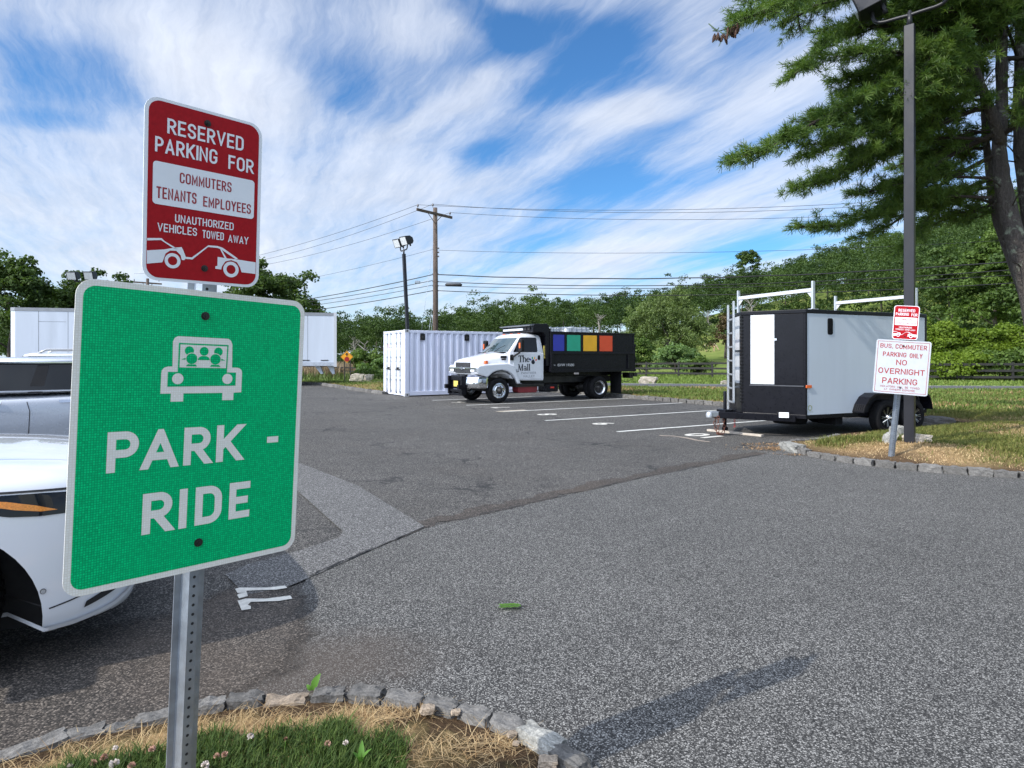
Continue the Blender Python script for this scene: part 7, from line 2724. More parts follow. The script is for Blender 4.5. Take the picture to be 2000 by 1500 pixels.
wire(P(6.40, -.15), Lp(6.0), .7, .026, 'thick upper cable of the bundle running left from the pole')
wire(P(6.05, -.15), Lp(5.8), .6, .020, 'second cable of the bundle running left from the pole')
wire(P(5.78, -.15), Lp(5.5), .6, .016, 'third cable of the bundle running left from the pole')
wire(P(5.45, -.15), Lp(5.1), .6, .024, 'lowest cable of the bundle running left from the pole')
c = pt(886, 556.5, 37.4)
mb = MB(); mb.tube([(-.50, 0.1, .02), (-.42, .085, .02), (.42, -.085, -.01), (.5, -.1, -.01)], [.04, .10, .10, .04], 10)
o = mb.build('splice_case', M['cable']); o.location = c; tag(o, 'black cylindrical splice case hanging on a cable right of the pole', 'splice case')
c = pt(815.5, 551.5, 39.6)
mb = MB(); mb.box(-.16, .16, -.08, .08, -.07, .07); mb.tube([(-.16, 0, .1), (.16, 0, .08)], .02, 6)
o = mb.build('splice_case', M['galvanised'], bevel=.02); o.location = c; tag(o, 'small silver box hanging on the cables left of the pole', 'splice case')

# ------------------------------------------------------------------ black rail fence
fline = chaikin([(-46, 86, 0), (-18, 73, 0), (-3, 61, 0), (13, 51, 0), (29, 41.5, 0), (44, 36.5, 0), (60, 33, 0)], 2)
fpts = [Vector((p.x, p.y, 0)) for p in fline]
ft = thing('rail_fence', 'long black three rail board fence beyond the road', 'fence', (0, 0, 0))
seg = [(b_ - a_).length for a_, b_ in zip(fpts[:-1], fpts[1:])]
tot = sum(seg)
npost = int(tot / 2.6)
posts = []
for k in range(npost + 1):
    s = tot * k / npost; i = 0
    while i < len(seg) - 1 and s > seg[i]: s -= seg[i]; i += 1
    d = (fpts[i + 1] - fpts[i]).normalized()
    p = fpts[i] + d * s
    p.z = tz(p.x, p.y)
    posts.append((p, math.atan2(d.y, d.x)))
mpost = MB().box(-.065, .065, -.065, .065, -.25, 1.24).build('post', M['fence_black'], ft)
for k, (p, a) in enumerate(posts):
    o = mpost if k == 0 else mpost.copy()
    if k: col.objects.link(o)
    o.location = p; o.rotation_euler = (random.uniform(-.03, .03), random.uniform(-.03, .03), a); o.parent = ft
for hz in (.30, .70, 1.10):
    mb = MB()
    for (p, a), (q, b_) in zip(posts[:-1], posts[1:]):
        n_ = Vector((math.sin(a), -math.cos(a), 0)) * .08
        j = random.uniform(-.02, .02)
        mb.bar(p + n_ + Vector((0, 0, hz + j)), q + n_ + Vector((0, 0, hz + random.uniform(-.02, .02))), .035, .15)
    mb.build('rail', M['fence_black'], ft)

# ------------------------------------------------------------------ grazing horse, far away
hp = pt(1389, 693, 112)
hz = tz(hp.x, hp.y)
sk = [((.0, 0, 1.15), .30), ((-.35, 0, 1.18), .33), ((-.75, 0, 1.2), .31), ((.35, 0, 1.2), .30), ((.62, 0, 1.15), .20), ((.92, 0, .86), .14), ((1.12, 0, .58), .11), ((1.22, 0, .44), .12), ((1.26, 0, .22), .07)]
ed = [(0, 1), (1, 2), (0, 3), (3, 4), (4, 5), (5, 6), (6, 7), (7, 8)]
def leg(root_, x, y, hind):
    b_ = len(sk)
    if hind: q = [((x, y, .92), .16), ((x + .07, y, .70), .10), ((x - .09, y, .48), .065), ((x - .06, y, .12), .045), ((x - .03, y, .02), .06)]
    else: q = [((x, y, .85), .12), ((x + .01, y, .48), .07), ((x, y, .12), .045), ((x + .02, y, .02), .06)]
    sk.extend(q); ed.append((root_, b_)); ed.extend([(b_ + i, b_ + i + 1) for i in range(len(q) - 1)])


leg(2, -.82, .16, True); leg(2, -.68, -.16, True); leg(3, .38, .14, False); leg(3, .55, -.14, False)
me = bpy.data.meshes.new('horse'); me.from_pydata([s[0] for s in sk], ed, []); me.update()
ho = bpy.data.objects.new('horse', me); col.objects.link(ho)
m_ = ho.modifiers.new('skin', 'SKIN'); m_.use_smooth_shade = True
for v, s in zip(me.skin_vertices[0].data, sk): v.radius = (s[1], s[1] * .85)
me.skin_vertices[0].data[0].use_root = True
ho.modifiers.new('sub', 'SUBSURF').levels = 1
me2 = eval_mesh(ho); bpy.data.objects.remove(ho)
me2.materials.clear(); me2.materials.append(M['horse_tan'])
for p in me2.polygons: p.use_smooth = True
ho = bpy.data.objects.new('horse', me2); col.objects.link(ho); ho.location = (hp.x, hp.y, hz); ho.rotation_euler = (0, 0, -.25)
tag(ho, 'tan horse grazing with head down in the far sloping field', 'horse')
mb = MB(); mb.tube([(-1.02, 0, 1.2), (-1.12, 0, .95), (-1.12, 0, .55)], [.05, .08, .03], 7); mb.build('tail', M['wood_plank'], ho)
mb = MB(); mb.tube([(.40, 0, 1.42), (.68, 0, 1.28), (.96, 0, .98), (1.16, 0, .66)], [.03, .05, .05, .03], 6)
for s_ in (1, -1): mb.tube([(1.16, s_ * .06, .66), (1.15, s_ * .08, .78)], [.03, .008], 5)
mb.build('mane', M['wood_plank'], ho)
mb = MB(); mb.lathe([(.18, -.01), (.2, .0), (.12, .01), (.001, .012)], (0, 0, 0), (0, 0, 1), 9)
o = MB().prism([(-.42, -.12), (.36, -.16), (.44, .05), (.1, .17), (-.34, .12)], 'z', 0, .03).build('litter', M['scrap_white'], None, bevel=.01)
o.location = (at(1886, 762, .0).x, at(1886, 762, .0).y - .6, 0); 
o.location.z = road_z(o.location.x, o.location.y) + .02
tag(o, 'flat white scrap of litter lying on the road', 'litter')
# dry leaf litter swept to the island nose
rs = np.random.RandomState(9)
lst = []
for px, py, rx, ry, k in ((1520, 876, .28, .12, 700), (1500, 868, .25, .1, 250), (1560, 888, .2, .05, 120)):
    c = at(px, py, .01)
    q = np.c_[c.x + rs.randn(k) * rx, c.y + rs.randn(k) * ry]
    q = q[~inside(q, A_l)]
    m_ = len(q)
    lst.append(blades(q, np.full(m_, .008), rs.uniform(.006, .025, m_), rs.uniform(.006, .012, m_), hues(m_, (.22, .12, .06), (.55, .36, .18), rs), rs.uniform(1.5, 4, m_), rs))
join_blades('straw_litter', lst, 'tan straw and pine litter on the asphalt by the island nose')


# ------------------------------------------------------------------ foliage
def unit(v):
    return v / (np.linalg.norm(v, axis=1, keepdims=True) + 1e-9)


def leaf_cloud(centers, radii, per, size, rs, up=.35, rnd=.75, flat=1.0, tint0=None, aspect=.7):
    """quads on the surfaces of many small clumps -> (V, Q, tint)"""
    nC = len(centers)
    n = nC * per
    idx = np.repeat(np.arange(nC), per)
    d = unit(rs.randn(n, 3)); d[:, 2] = np.where(d[:, 2] < -.35, -d[:, 2] * .6, d[:, 2])
    rr = radii[idx][:, None] * (rs.rand(n, 1) ** .33)
    dd = d * np.array([1, 1, flat])
    C = centers[idx] + dd * rr
    nrm = unit(d * .8 + np.array([0, 0, up]) + rs.randn(n, 3) * rnd)
    a = unit(np.cross(nrm, rs.randn(n, 3)))
    b = np.cross(nrm, a)
    s = (size * rs.uniform(.6, 1.25, n))[:, None]
    bend = nrm * s * .18
    V = np.stack([C - a * s * .5, C - b * s * .5 * aspect + bend, C + a * s * .5, C + b * s * .5 * aspect + bend], 1).reshape(-1, 3)
    Q = np.arange(n * 4).reshape(n, 4)
    t0 = rs.rand(nC) * .5 if tint0 is None else tint0
    tint = np.clip(t0[idx] + rs.rand(n) * .5, 0, 1)
    return V, Q, np.repeat(tint, 4)


def crown_clumps(rs, rx, ry, rz, cz, n, cr, shape='round'):
    d = unit(rs.randn(n, 3))
    d[:, 2] = np.where(d[:, 2] < -.55, -d[:, 2], d[:, 2])
    r = .55 + .45 * rs.rand(n) ** .6
    lump = 1 + .22 * np.sin(d[:, 0] * 5 + rs.rand() * 6) * np.cos(d[:, 1] * 4 + rs.rand() * 6) + .12 * rs.randn(n)
    P = d * (r * lump)[:, None] * np.array([rx, ry, rz])
    if shape == 'oval':
        P[:, :2] *= np.clip(1.15 - .5 * (P[:, 2] / rz), .4, 1.4)[:, None]
    P[:, 2] += cz
    return P, cr * rs.uniform(.7, 1.3, n)


def trunk_mb(h, r0, r1, rs, limbs=5, spread=1.5, lean=.15):
    mb = MB()
    pts = [Vector((rs.randn() * lean * k / 5, rs.randn() * lean * k / 5, h * k / 5 - .2)) for k in range(6)]
    pts[0].x = pts[0].y = 0
    mb.tube(pts, list(np.linspace(r0, r1, 6)), 9)
    for i in range(limbs):
        k = rs.randint(2, 5)
        a = rs.rand() * 6.28
        L = spread * rs.uniform(.6, 1.2)
        p = pts[k]
        q = [p, p + Vector((math.cos(a) * L * .5, math.sin(a) * L * .5, L * .4)), p + Vector((math.cos(a) * L, math.sin(a) * L, L * .9))]
        mb.tube(q, [r1 * .8, r1 * .55, r1 * .25], 6)
    return mb


def tree(name, label, x, y, h, rx, rz, cz, mat, seed, n=60, per=90, size=.3, cr=.8, group=None, shape='round', bark_='bark_grey', z0=None, flat=.8, cat='tree', ry=None, tr=.22):
    rs = np.random.RandomState(seed)
    zb = tz(x, y) if z0 is None else z0
    t = thing(name, label, cat, (x, y, zb), 0, group)
    C, rr = crown_clumps(rs, rx, rx if ry is None else ry, rz, cz, n, cr, shape)
    V, Q, T = leaf_cloud(C, rr, per, size, rs, flat=flat)
    np_mesh('crown', V, Q, M[mat], t, tint=T)
    trunk_mb(min(h * .8, cz + rz * .4), tr, tr * .45, rs, 6, rx * .7).build('trunk', M[bark_], t)
    return t


# wooded hillside: reads as one mass
def forest():
    rs = np.random.RandomState(11)
    V, Q, T, o_ = [], [], [], 0
    tv = MB()
    spots = []
    tries = 0
    while len(spots) < 1290 and tries < 90000:
        tries += 1
        u = rs.uniform(-1.0, 1.12)
        dmin = np.interp(u, [-.5, -.28, -.1, .1, .22, .36, .5, .7, 1.1], [140, 130, 130, 140, 148, 146, 112, 84, 78])
        d = dmin + (310 - dmin) * rs.rand() ** .8
        x, y = u * d, d
        sp_ = 4.0 * (.75 + .5 * rs.rand()) * (d / 170) ** .5
        if all((x - a) ** 2 + (y - b) ** 2 > sp_ ** 2 for a, b in spots[-400:]):
            spots.append((x, y))
    for x, y in spots:
        d = y
        h = rs.uniform(9.5, 14.5)
        rx = rs.uniform(2.4, 4.2); rz = h * rs.uniform(.40, .50)
        nC = 19
        C, rr = crown_clumps(rs, rx, rx, rz, h - rz, nC, 1.45)
        C = C + np.array([x, y, tz(x, y)])
        base = rs.beta(2, 2) * .75
        per = int(np.clip(60 * (140 / d), 32, 80))
        v, q, t = leaf_cloud(C, rr, per, .44 * (d / 150) ** .5, rs, flat=.75, tint0=np.clip(base + rs.randn(nC) * .08, 0, 1))
        V.append(v); Q.append(q + o_); T.append(t); o_ += len(v)
        if rs.rand() < .12:
            tv.tube([(x, y, tz(x, y) - .5), (x + rs.randn() * .3, y, tz(x, y) + h * .6)], [.22, .10], 5)
    ob = np_mesh('forest', np.vstack(V), np.vstack(Q), M['leaf_forest'], None, tint=np.concatenate(T))
    tag(ob, 'dense deciduous forest covering the far hillside', 'forest', kind='stuff')
    # undergrowth along the forest edge
    nU = 1500
    u = rs.uniform(-.5, 1.1, nU)
    dmin = np.interp(u, [-.5, -.28, -.1, .1, .22, .36, .5, .7, 1.1], [134, 124, 124, 134, 142, 140, 106, 78, 72])
    d = dmin + rs.rand(nU) ** 1.5 * 60
    C = np.c_[u * d, d, terrain(u * d, d) + rs.uniform(.3, 2.2, nU)]
    v, q, t = leaf_cloud(C, rs.uniform(.8, 1.7, nU), 40, .55, rs, flat=.8)
    ob = np_mesh('undergrowth', v, q, M['leaf_forest'], None, tint=t)
    tag(ob, 'scrubby undergrowth along the foot of the forest', 'undergrowth', kind='stuff')
    o = tv.build('forest_trunks', M['bark_grey'])
    o.parent = bpy.data.objects['forest']


forest()


def bare_tree(px, py0, py1, d, seed, label):
    rs = np.random.RandomState(seed)
    b_, tp_ = pt(px, py0, d), pt(px, py1, d)
    h = tp_.z - b_.z
    t = thing('bare_tree', label, 'tree', tuple(b_), 0, 'bare grey trees at the forest edge')
    mb = MB(); mb.tube([(0, 0, 0), (rs.randn() * .2, 0, h * .4), (rs.randn() * .4, 0, h * .75), (rs.randn() * .5, 0, h)], [.22, .17, .11, .03], 7)
    mb.build('trunk', M['dead_wood'], t)
    mb = MB()
    for i in range(16):
        z_ = h * rs.uniform(.3, .95); a = rs.rand() * 6.28; L = h * rs.uniform(.12, .28)
        e = Vector((math.cos(a) * L, math.sin(a) * L * .6, z_ + L * .8))
        mb.tube([(0, 0, z_), Vector((0, 0, z_)).lerp(e, .5) + Vector((0, 0, .1)), e], [.07, .05, .015], 5)
        for k in range(3):
            q = Vector((0, 0, z_)).lerp(e, rs.uniform(.4, .9)); a2 = rs.rand() * 6.28
            mb.tube([q, q + Vector((math.cos(a2) * L * .4, math.sin(a2) * L * .3, L * .4))], [.03, .01], 4)
    mb.build('branches', M['dead_wood'], t)


bare_tree(694, 712, 663, 100, 1, 'bare grey tree behind the yellow warning sign')
bare_tree(712, 712, 672, 98, 2, 'smaller bare grey tree right of the warning sign')
bare_tree(1381, 655, 612, 122, 3, 'pale bare tree between the willow and the ladder')
bare_tree(1466, 650, 585, 90, 4, 'bare tree showing under the front ladder rack')
bare_tree(1170, 655, 615, 105, 5, 'bare grey stem above the coloured truck bed')

# trees one can tell apart
tree('broadleaf_tree', 'dark leafy tree at the far left edge above the box trailer', pt(22, 600, 50).x, 50, 10, 3.1, 4.2, 5.2, 'leaf_dark', 21, 95, 130, .30, .85, shape='oval')
tree('broadleaf_tree', 'lighter green spreading tree behind the box trailer, left of the green sign', pt(118, 600, 56).x, 56, 9.5, 3.2, 3.4, 4.7, 'leaf_mid', 22, 95, 130, .30, .85)
tree('broadleaf_tree', 'bushy tree crown behind the floodlights over the green sign', pt(190, 600, 54).x, 54, 10, 3.4, 3.8, 5.2, 'leaf_dark', 23, 100, 130, .30, .85)
tree('broadleaf_tree', 'small tree top between the floodlights and the distant pole', pt(248, 600, 60).x, 60, 8.5, 2.3, 3.0, 5.2, 'leaf_mid', 24, 60, 130, .3, .8)
tree('broadleaf_tree', 'low tree top just right of the distant pole', pt(322, 600, 62).x, 62, 8, 2.3, 2.6, 4.8, 'leaf_mid', 25, 50, 120, .3, .8)
tree('broadleaf_tree', 'dark dense tree right of the red sign', pt(520, 600, 48).x, 48, 10, 3.5, 3.9, 4.6, 'leaf_dark', 26, 120, 140, .27, .85)
tree('broadleaf_tree', 'low dark tree hanging over the right end of the box trailer', pt(585, 600, 46).x, 46, 6, 1.5, 2.1, 3.3, 'leaf_dark', 27, 45, 130, .26, .7)


def willow(label, px, d, w_, h, seed):
    rs = np.random.RandomState(seed)
    b_ = pt(px, 700, d); x, y = b_.x, d
    t = thing('willow_tree', label, 'tree', (x, y, tz(x, y)))
    C, rr = [], []
    for (ox, oz, rx, rz) in ((-2.2, h * .56, 3.4, 3.6), (.6, h * .62, 3.2, 3.8), (2.9, h * .40, 3.0, 3.0), (-3.6, h * .36, 2.4, 3.2), (3.9, h * .30, 2.2, 2.6), (0, h * .3, 3.8, 2.6)):
        c, r = crown_clumps(rs, rx, rx * .9, rz, 0, 40, .75)
        C.append(c + np.array([ox, rs.randn() * .8, oz])); rr.append(r)
    C, rr = np.vstack(C), np.concatenate(rr)
    C[:, 2] = np.maximum(C[:, 2], .5)
    V, Q, T = leaf_cloud(C, rr, 95, .34, rs, flat=1.4, aspect=.4)
    np_mesh('crown', V, Q, M['leaf_willow'], t, tint=T)
    trunk_mb(h * .6, .45, .2, rs, 7, 3).build('trunk', M['bark_grey'], t)


willow('broad pale olive willow in the field right of the truck bed', 1304, 88, 11, 10.4, 31)
tree('round_bush', 'light green rounded bush behind the fence in front of the willow', pt(1320, 700, 56).x, 56, 3, 1.95, 1.25, 1.15, 'leaf_bush', 32, 70, 120, .2, .55, cat='bush', tr=.08)
tree('round_bush', 'smaller dark bush at the right foot of the light green bush', pt(1368, 715, 54).x, 54, 2, 1.0, .7, .6, 'leaf_mid', 33, 30, 90, .2, .45, cat='bush', tr=.06)
tree('round_bush', 'leafy scrub at the left foot of the willow by the truck tail', pt(1250, 700, 60).x, 60, 3, 1.4, 1.6, 1.3, 'leaf_mid', 34, 40, 90, .24, .6, cat='bush', tr=.07)
tree('broadleaf_tree', 'lone dark round tree standing up on the ridge line', pt(1463, 545, 205).x, 205, 13, 3.4, 3.6, 15.2, 'leaf_dark', 35, 46, 70, .6, 1.1)
tree('broadleaf_tree', 'reddish brown leafed small tree just left of the ladder', pt(1417, 660, 96).x, 96, 6, 1.9, 2.6, 3.2, 'leaf_rust', 36, 34, 80, .35, .7)
tree('round_bush', 'green bush behind the yellow warning sign', pt(712, 700, 70).x, 70, 2.6, 2.3, 1.5, 1.4, 'leaf_mid', 37, 40, 90, .28, .65, cat='bush', tr=.07)
tree('round_bush', 'light green bush by the left edge of the container', pt(742, 705, 64).x, 64, 2, 1.5, 1.0, .9, 'leaf_bush', 38, 30, 80, .26, .55, cat='bush', tr=.06)
tree('round_bush', 'low leafy shrub at the foot of the fence behind the rocks', pt(716, 727, 52).x, 52, 1.2, .9, .5, .45, 'leaf_mid', 39, 22, 70, .18, .35, cat='bush', tr=.04)
# the thicket behind the fence on the right
for k, (px, d, rx, rz, cz, mt, lab) in enumerate(((1790, 49, 2.6, 2.2, 2.0, 'leaf_shrub', 'bright green shrub directly right of the trailer roof, tallest of the thicket'),
                                                  (1850, 47, 2.4, 2.1, 1.7, 'leaf_shrub', 'bright shrub in the thicket next to the tallest one'),
                                                  (1900, 48, 2.3, 1.8, 1.7, 'leaf_mid', 'darker shrub in the middle of the roadside thicket'),
                                                  (1952, 46, 2.3, 1.9, 1.6, 'leaf_shrub', 'rounded light shrub near the pine trunk'),
                                                  (2010, 45, 2.6, 1.8, 1.5, 'leaf_shrub', 'shrub of the thicket cut by the right edge of the photo'),
                                                  (1870, 43.5, 2.2, .9, .8, 'leaf_shrub', 'low yellow green shrub against the fence boards'),
                                                  (1965, 42.5, 2.0, .9, .8, 'leaf_mid', 'low shrub at the fence below the pine trunk'))):
    x = (px - CX) / F * d
    tree('shrub', lab, x, d, cz + rz, rx, rz, cz, mt, 60 + k, 75, 110, .22, .6, cat='shrub', tr=.06, group='shrubs of the roadside thicket')
tree('broadleaf_tree', 'tall narrow leafy tree hung with vines behind the pine trunk', pt(1945, 600, 70).x, 70, 15, 3.4, 6.4, 7.4, 'leaf_mid', 41, 150, 110, .34, .9, shape='oval')
tree('broadleaf_tree', 'dark tree in shade left of the vine hung tree', pt(1858, 600, 78).x, 78, 14, 3.6, 5.4, 7.0, 'leaf_dark', 42, 110, 90, .4, 1.0)
tree('broadleaf_tree', 'dark leaning tree at the right edge behind the pine', pt(2030, 600, 66).x, 66, 15, 3.6, 6, 7.5, 'leaf_dark', 43, 110, 90, .4, 1.0)

# reeds in front of the forest at the left
rs = np.random.RandomState(15)
n = 5000
Pq = np.c_[rs.uniform(-28, -12, n), rs.uniform(72, 86, n)]
join_blades('reeds', [blades(Pq, terrain(Pq[:, 0], Pq[:, 1]), rs.uniform(1.1, 2.0, n), rs.uniform(.05, .1, n), hues(n, (.20, .15, .09), (.38, .29, .18), rs), rs.uniform(.1, .5, n), rs)], 'pale tan reeds behind the fence at the left')
n = 6000
Pq = np.c_[rs.uniform(-45, -5, n), rs.uniform(60, 98, n)]
join_blades('tall_grass', [blades(Pq, terrain(Pq[:, 0], Pq[:, 1]), rs.uniform(.4, 1.0, n), rs.uniform(.06, .12, n), hues(n, (.06, .10, .02), (.14, .18, .05), rs), rs.uniform(.2, .7, n), rs)], 'tall green grass of the field behind the fence')


# ------------------------------------------------------------------ the big white pine on the right
def pine():
    rs = np.random.RandomState(8)
    rnd = random.Random(8)
    base = Vector((9.75, 11.3, .12))
    t = thing('pine_tree', 'large white pine with several lichen spotted trunks and drooping needle boughs at the right', 'tree', tuple(base))
    L = lambda v: Vector(v) - base
    # stems as photo columns/rows with depth and radius
    stems = [[(2072, 840, 11.3, .38), (2010, 560, 11.3, .30), (1976, 440, 11.3, .25), (1956, 347, 11.3, .22), (1951, 290, 11.3, .20), (1957, 194, 11.3, .155), (1956, 114, 11.2, .15), (1957, 20, 11.1, .14), (1950, -160, 11.0, .11), (1945, -420, 11.0, .04)],
             [(1955, 280, 11.25, .16), (1938, 225, 11.1, .14), (1921, 180, 11.0, .12), (1895, 110, 10.9, .105), (1878, 50, 10.8, .10), (1868, -40, 10.7, .09), (1860, -220, 10.6, .03)],
             [(2030, 560, 11.6, .26), (2008, 400, 11.6, .22), (1992, 290, 11.6, .17), (1990, 200, 11.6, .15), (1993, 90, 11.6, .14), (1988, -60, 11.6, .12), (1985, -320, 11.6, .04)],
             [(2020, 620, 12.2, .20), (1980, 515, 12.2, .17), (1950, 434, 12.2, .145), (1935, 360, 12.2, .13), (1926, 277, 12.2, .10), (1921, 208, 12.2, .085), (1915, 120, 12.2, .06), (1910, 0, 12.2, .02)]]
    mb = MB()
    S3 = []
    for st in stems:
        pts = [L(pt(a, b, d)) for a, b, d, r in st]
        rr = [r for *_, r in st]
        P_, R_ = [], []
        for i in range(len(pts) - 1):
            for k in range(4):
                f_ = k / 4
                P_.append(pts[i].lerp(pts[i + 1], f_)); R_.append((rr[i] * (1 - f_) + rr[i + 1] * f_) * .58)
        P_.append(pts[-1]); R_.append(rr[-1])
        R_ = [r * rnd.uniform(.94, 1.07) for r in R_]
        mb.tube(P_, R_, 14)
        S3.append(P_)
    # root flare
    mb.tube([L(Vector((9.75, 11.3, -.1))), L(pt(2068, 830, 11.3))], [.62, .40], 14)
    mb.build('trunk', M['bark_pine'], t)

    tufts_c, tufts_d, tufts_s = [], [], []
    br = MB()
    stubs = MB()

    def twig(p, d, ln, dens=1.0, sag=.2):
        """a side shoot carrying needle tufts"""
        n = max(2, int(ln / .06))
        q = [p]
        cur = p.copy(); dd = d.normalized()
        for i in range(n):
            dd = (dd + Vector((rnd.uniform(-.22, .22), rnd.uniform(-.22, .22), rnd.uniform(-.16, .20) - sag * .05))).normalized()
            cur = cur + dd * (ln / n)
            q.append(cur.copy())
            if i >= n * .25 or rnd.random() < .3:
                for _ in range(1 if rnd.random() > dens else 2):
                    j = Vector((rnd.uniform(-1, 1), rnd.uniform(-1, 1), rnd.uniform(-.5, 1.0))) * .05
                    tufts_c.append(cur + j); tufts_d.append((dd + Vector((rnd.uniform(-.6, .6), rnd.uniform(-.6, .6), rnd.uniform(-.2, .8)))).normalized()); tufts_s.append(rnd.uniform(.8, 1.2))
        r0 = .006 + .006 * ln
        br.tube(q, list(np.linspace(r0, .003, len(q))), 4, caps=False)

    def bough(path, r0, side=.9, start=.25, dens=1.0, spray=1.0, droop=.0, flat=.3):
        """path: 3-D polyline from the stem outwards"""
        pts = [Vector(p) for p in chaikin(path, 2)]
        seg = [(b_ - a_).length for a_, b_ in zip(pts[:-1], pts[1:])]
        tot = sum(seg)
        br.tube(pts, list(np.linspace(r0, .010, len(pts))), 6, caps=False)
        s = 0
        step = .080
        n = int(tot / step)
        for k in range(n):
            f_ = k / max(1, n - 1)
            if f_ < start and rnd.random() < .85: continue
            s = tot * f_; i = 0
            while i < len(seg) - 1 and s > seg[i]: s -= seg[i]; i += 1
            d = (pts[i + 1] - pts[i]).normalized()
            p = pts[i] + d * s
            lat = d.cross(Vector((0, 0, 1))).normalized()
            for sg in (1, -1):
                if rnd.random() < .08: continue
                ln = side * (1.05 - .50 * f_) * rnd.uniform(.45, 1.1) * spray
                dr = (d * rnd.uniform(.55, 1.1) + lat * sg * rnd.uniform(.5, 1.0) + Vector((0, 0, rnd.uniform(-flat, flat) - droop))).normalized()
                twig(p, dr, max(.15, ln), dens)
                if ln > .5:
                    for _ in range(2):
                        q = p + dr * ln * rnd.uniform(.35, .8)
                        twig(q, (dr + lat * rnd.uniform(-.8, .8) + Vector((0, 0, rnd.uniform(-.3, .3)))).normalized(), ln * rnd.uniform(.3, .5), dens)
        twig(pts[-1], (pts[-1] - pts[-2]), .22, 1)

    def B(pix, r0=.05, **kw):
        bough([L(pt(a, b, d)) for a, b, d in pix], r0, **kw)

    # boughs the photo shows, from the top down
    B([(1870, -30, 10.8), (1780, -60, 10.7), (1640, -40, 10.2), (1560, -5, 9.3), (1500, 18, 8.8), (1455, 36, 8.65)], .045, side=.55, start=.2)
    B([(1880, 40, 10.9), (1800, -10, 10.9), (1700, -20, 10.9), (1640, 0, 10.7), (1600, 8, 10.6)], .04, side=.45)
    B([(1885, 75, 10.9), (1800, 50, 10.9), (1710, 48, 10.8), (1650, 55, 10.5), (1610, 85, 10.2), (1580, 120, 9.9), (1560, 140, 9.8)], .045, side=.62, start=.2)
    B([(1895, 115, 10.9), (1800, 105, 10.2), (1700, 100, 9.8), (1640, 110, 9.7)], .04, side=.6)
    B([(1905, 140, 11.0), (1780, 110, 10.6), (1735, 140, 10.4), (1690, 185, 10.2), (1640, 215, 10.05), (1580, 245, 9.9), (1520, 280, 9.8), (1470, 302, 9.75), (1448, 308, 9.7)], .055, side=.78, start=.25)
    B([(1920, 180, 11.0), (1840, 200, 10.8), (1770, 220, 10.5), (1700, 245, 10.3), (1640, 275, 10.1), (1580, 300, 10.0)], .05, side=.75)
    B([(1930, 205, 11.1), (1850, 235, 11.0), (1770, 275, 10.9), (1700, 310, 10.8), (1640, 340, 10.7), (1590, 360, 10.65), (1562, 368, 10.6)], .05, side=.72)
    B([(1945, 260, 11.2), (1860, 300, 11.4), (1790, 350, 11.4), (1740, 400, 11.4), (1680, 430, 11.3), (1620, 445, 11.2), (1575, 443, 11.15)], .05, side=.60, start=.45)
    B([(1948, 300, 11.3), (1880, 335, 11.6), (1820, 370, 11.7), (1780, 410, 11.7), (1740, 440, 11.7), (1700, 455, 11.6)], .045, side=.62, start=.4)
    B([(1950, 345, 11.3), (1890, 365, 11.8), (1840, 395, 12.0), (1800, 440, 12.0), (1770, 475, 12.0)], .04, side=.6, start=.35, droop=.2)
    B([(1938, 365, 12.2), (1890, 375, 12.4), (1850, 385, 12.5), (1815, 400, 12.6)], .03, side=.6)
    B([(1930, 290, 12.2), (1870, 290, 12.6), (1810, 305, 12.8), (1760, 320, 12.9)], .035, side=.6)
    B([(1940, 400, 12.2), (1900, 410, 12.5), (1870, 420, 12.6)], .03, side=.5)
    B([(1890, 90, 10.9), (1850, 60, 11.6), (1800, 40, 12.1), (1740, 60, 12.4)], .04, side=.9)
    B([(1900, 120, 11.0), (1850, 140, 11.8), (1790, 150, 12.3), (1730, 170, 12.6)], .04, side=.9)
    B([(1910, 150, 11.0), (1850, 175, 11.9), (1800, 215, 12.2), (1745, 230, 12.4)], .04, side=.9)
    B([(1880, 55, 10.8), (1830, 20, 10.9), (1770, 0, 10.9), (1720, 30, 10.8)], .04, side=.7)
    B([(1880, 60, 10.8), (1840, 85, 10.2), (1790, 150, 9.9), (1760, 190, 9.8)], .035, side=.65)
    B([(1895, 100, 10.9), (1840, 130, 10.3), (1800, 180, 10.2), (1760, 240, 10.1), (1700, 290, 10.1)], .035, side=.7)
    B([(1955, 100, 11.2), (1905, 50, 10.6), (1850, 10, 10.2), (1810, -30, 10.0)], .04, side=.8)
    B([(1957, 60, 11.1), (1920, 20, 10.4), (1890, -10, 10.0)], .035, side=.7)
    B([(1990, 120, 11.6), (1970, 60, 10.9), (1950, 10, 10.4)], .035, side=.7)
    B([(1992, 180, 11.6), (2040, 160, 11.0), (2090, 140, 10.6)], .035, side=.8)
    B([(1990, 300, 11.6), (2040, 300, 11.3), (2090, 320, 11.0)], .03, side=.7)
    for k in (0, 2, 4, 6, 7):
        y0 = 90 + 38 * k
        d0 = 10.7 + .1 * (k % 3) + .08 * k
        x1 = (1650, 1690, 1640, 1700, 1660, 1720, 1680, 1720, 1740)[k]
        B([(1915 + 3 * k, y0 + 30, 11.1), (1830, y0 + 25, d0 + .1), (1750, y0 + 42, d0), (x1, y0 + 62, d0 - .1)], .03, side=.62, start=.2)
    # fill towards the heart of the crown
    for k in range(7):
        st = S3[rnd.choice((0, 1, 1, 3))]
        zlo = 4.2
        cand = [p for p in st if p.z + base.z > zlo]
        p = rnd.choice(cand)
        a = rnd.uniform(2.2, 3.9)
        ln = rnd.uniform(1.0, 2.3)
        d = Vector((math.cos(a), math.sin(a) * .9, 0))
        bough([p, p + d * ln * .4 + Vector((0, 0, .1)), p + d * ln * .8, p + d * ln + Vector((0, 0, -.12))], .03, side=.7, start=.3)
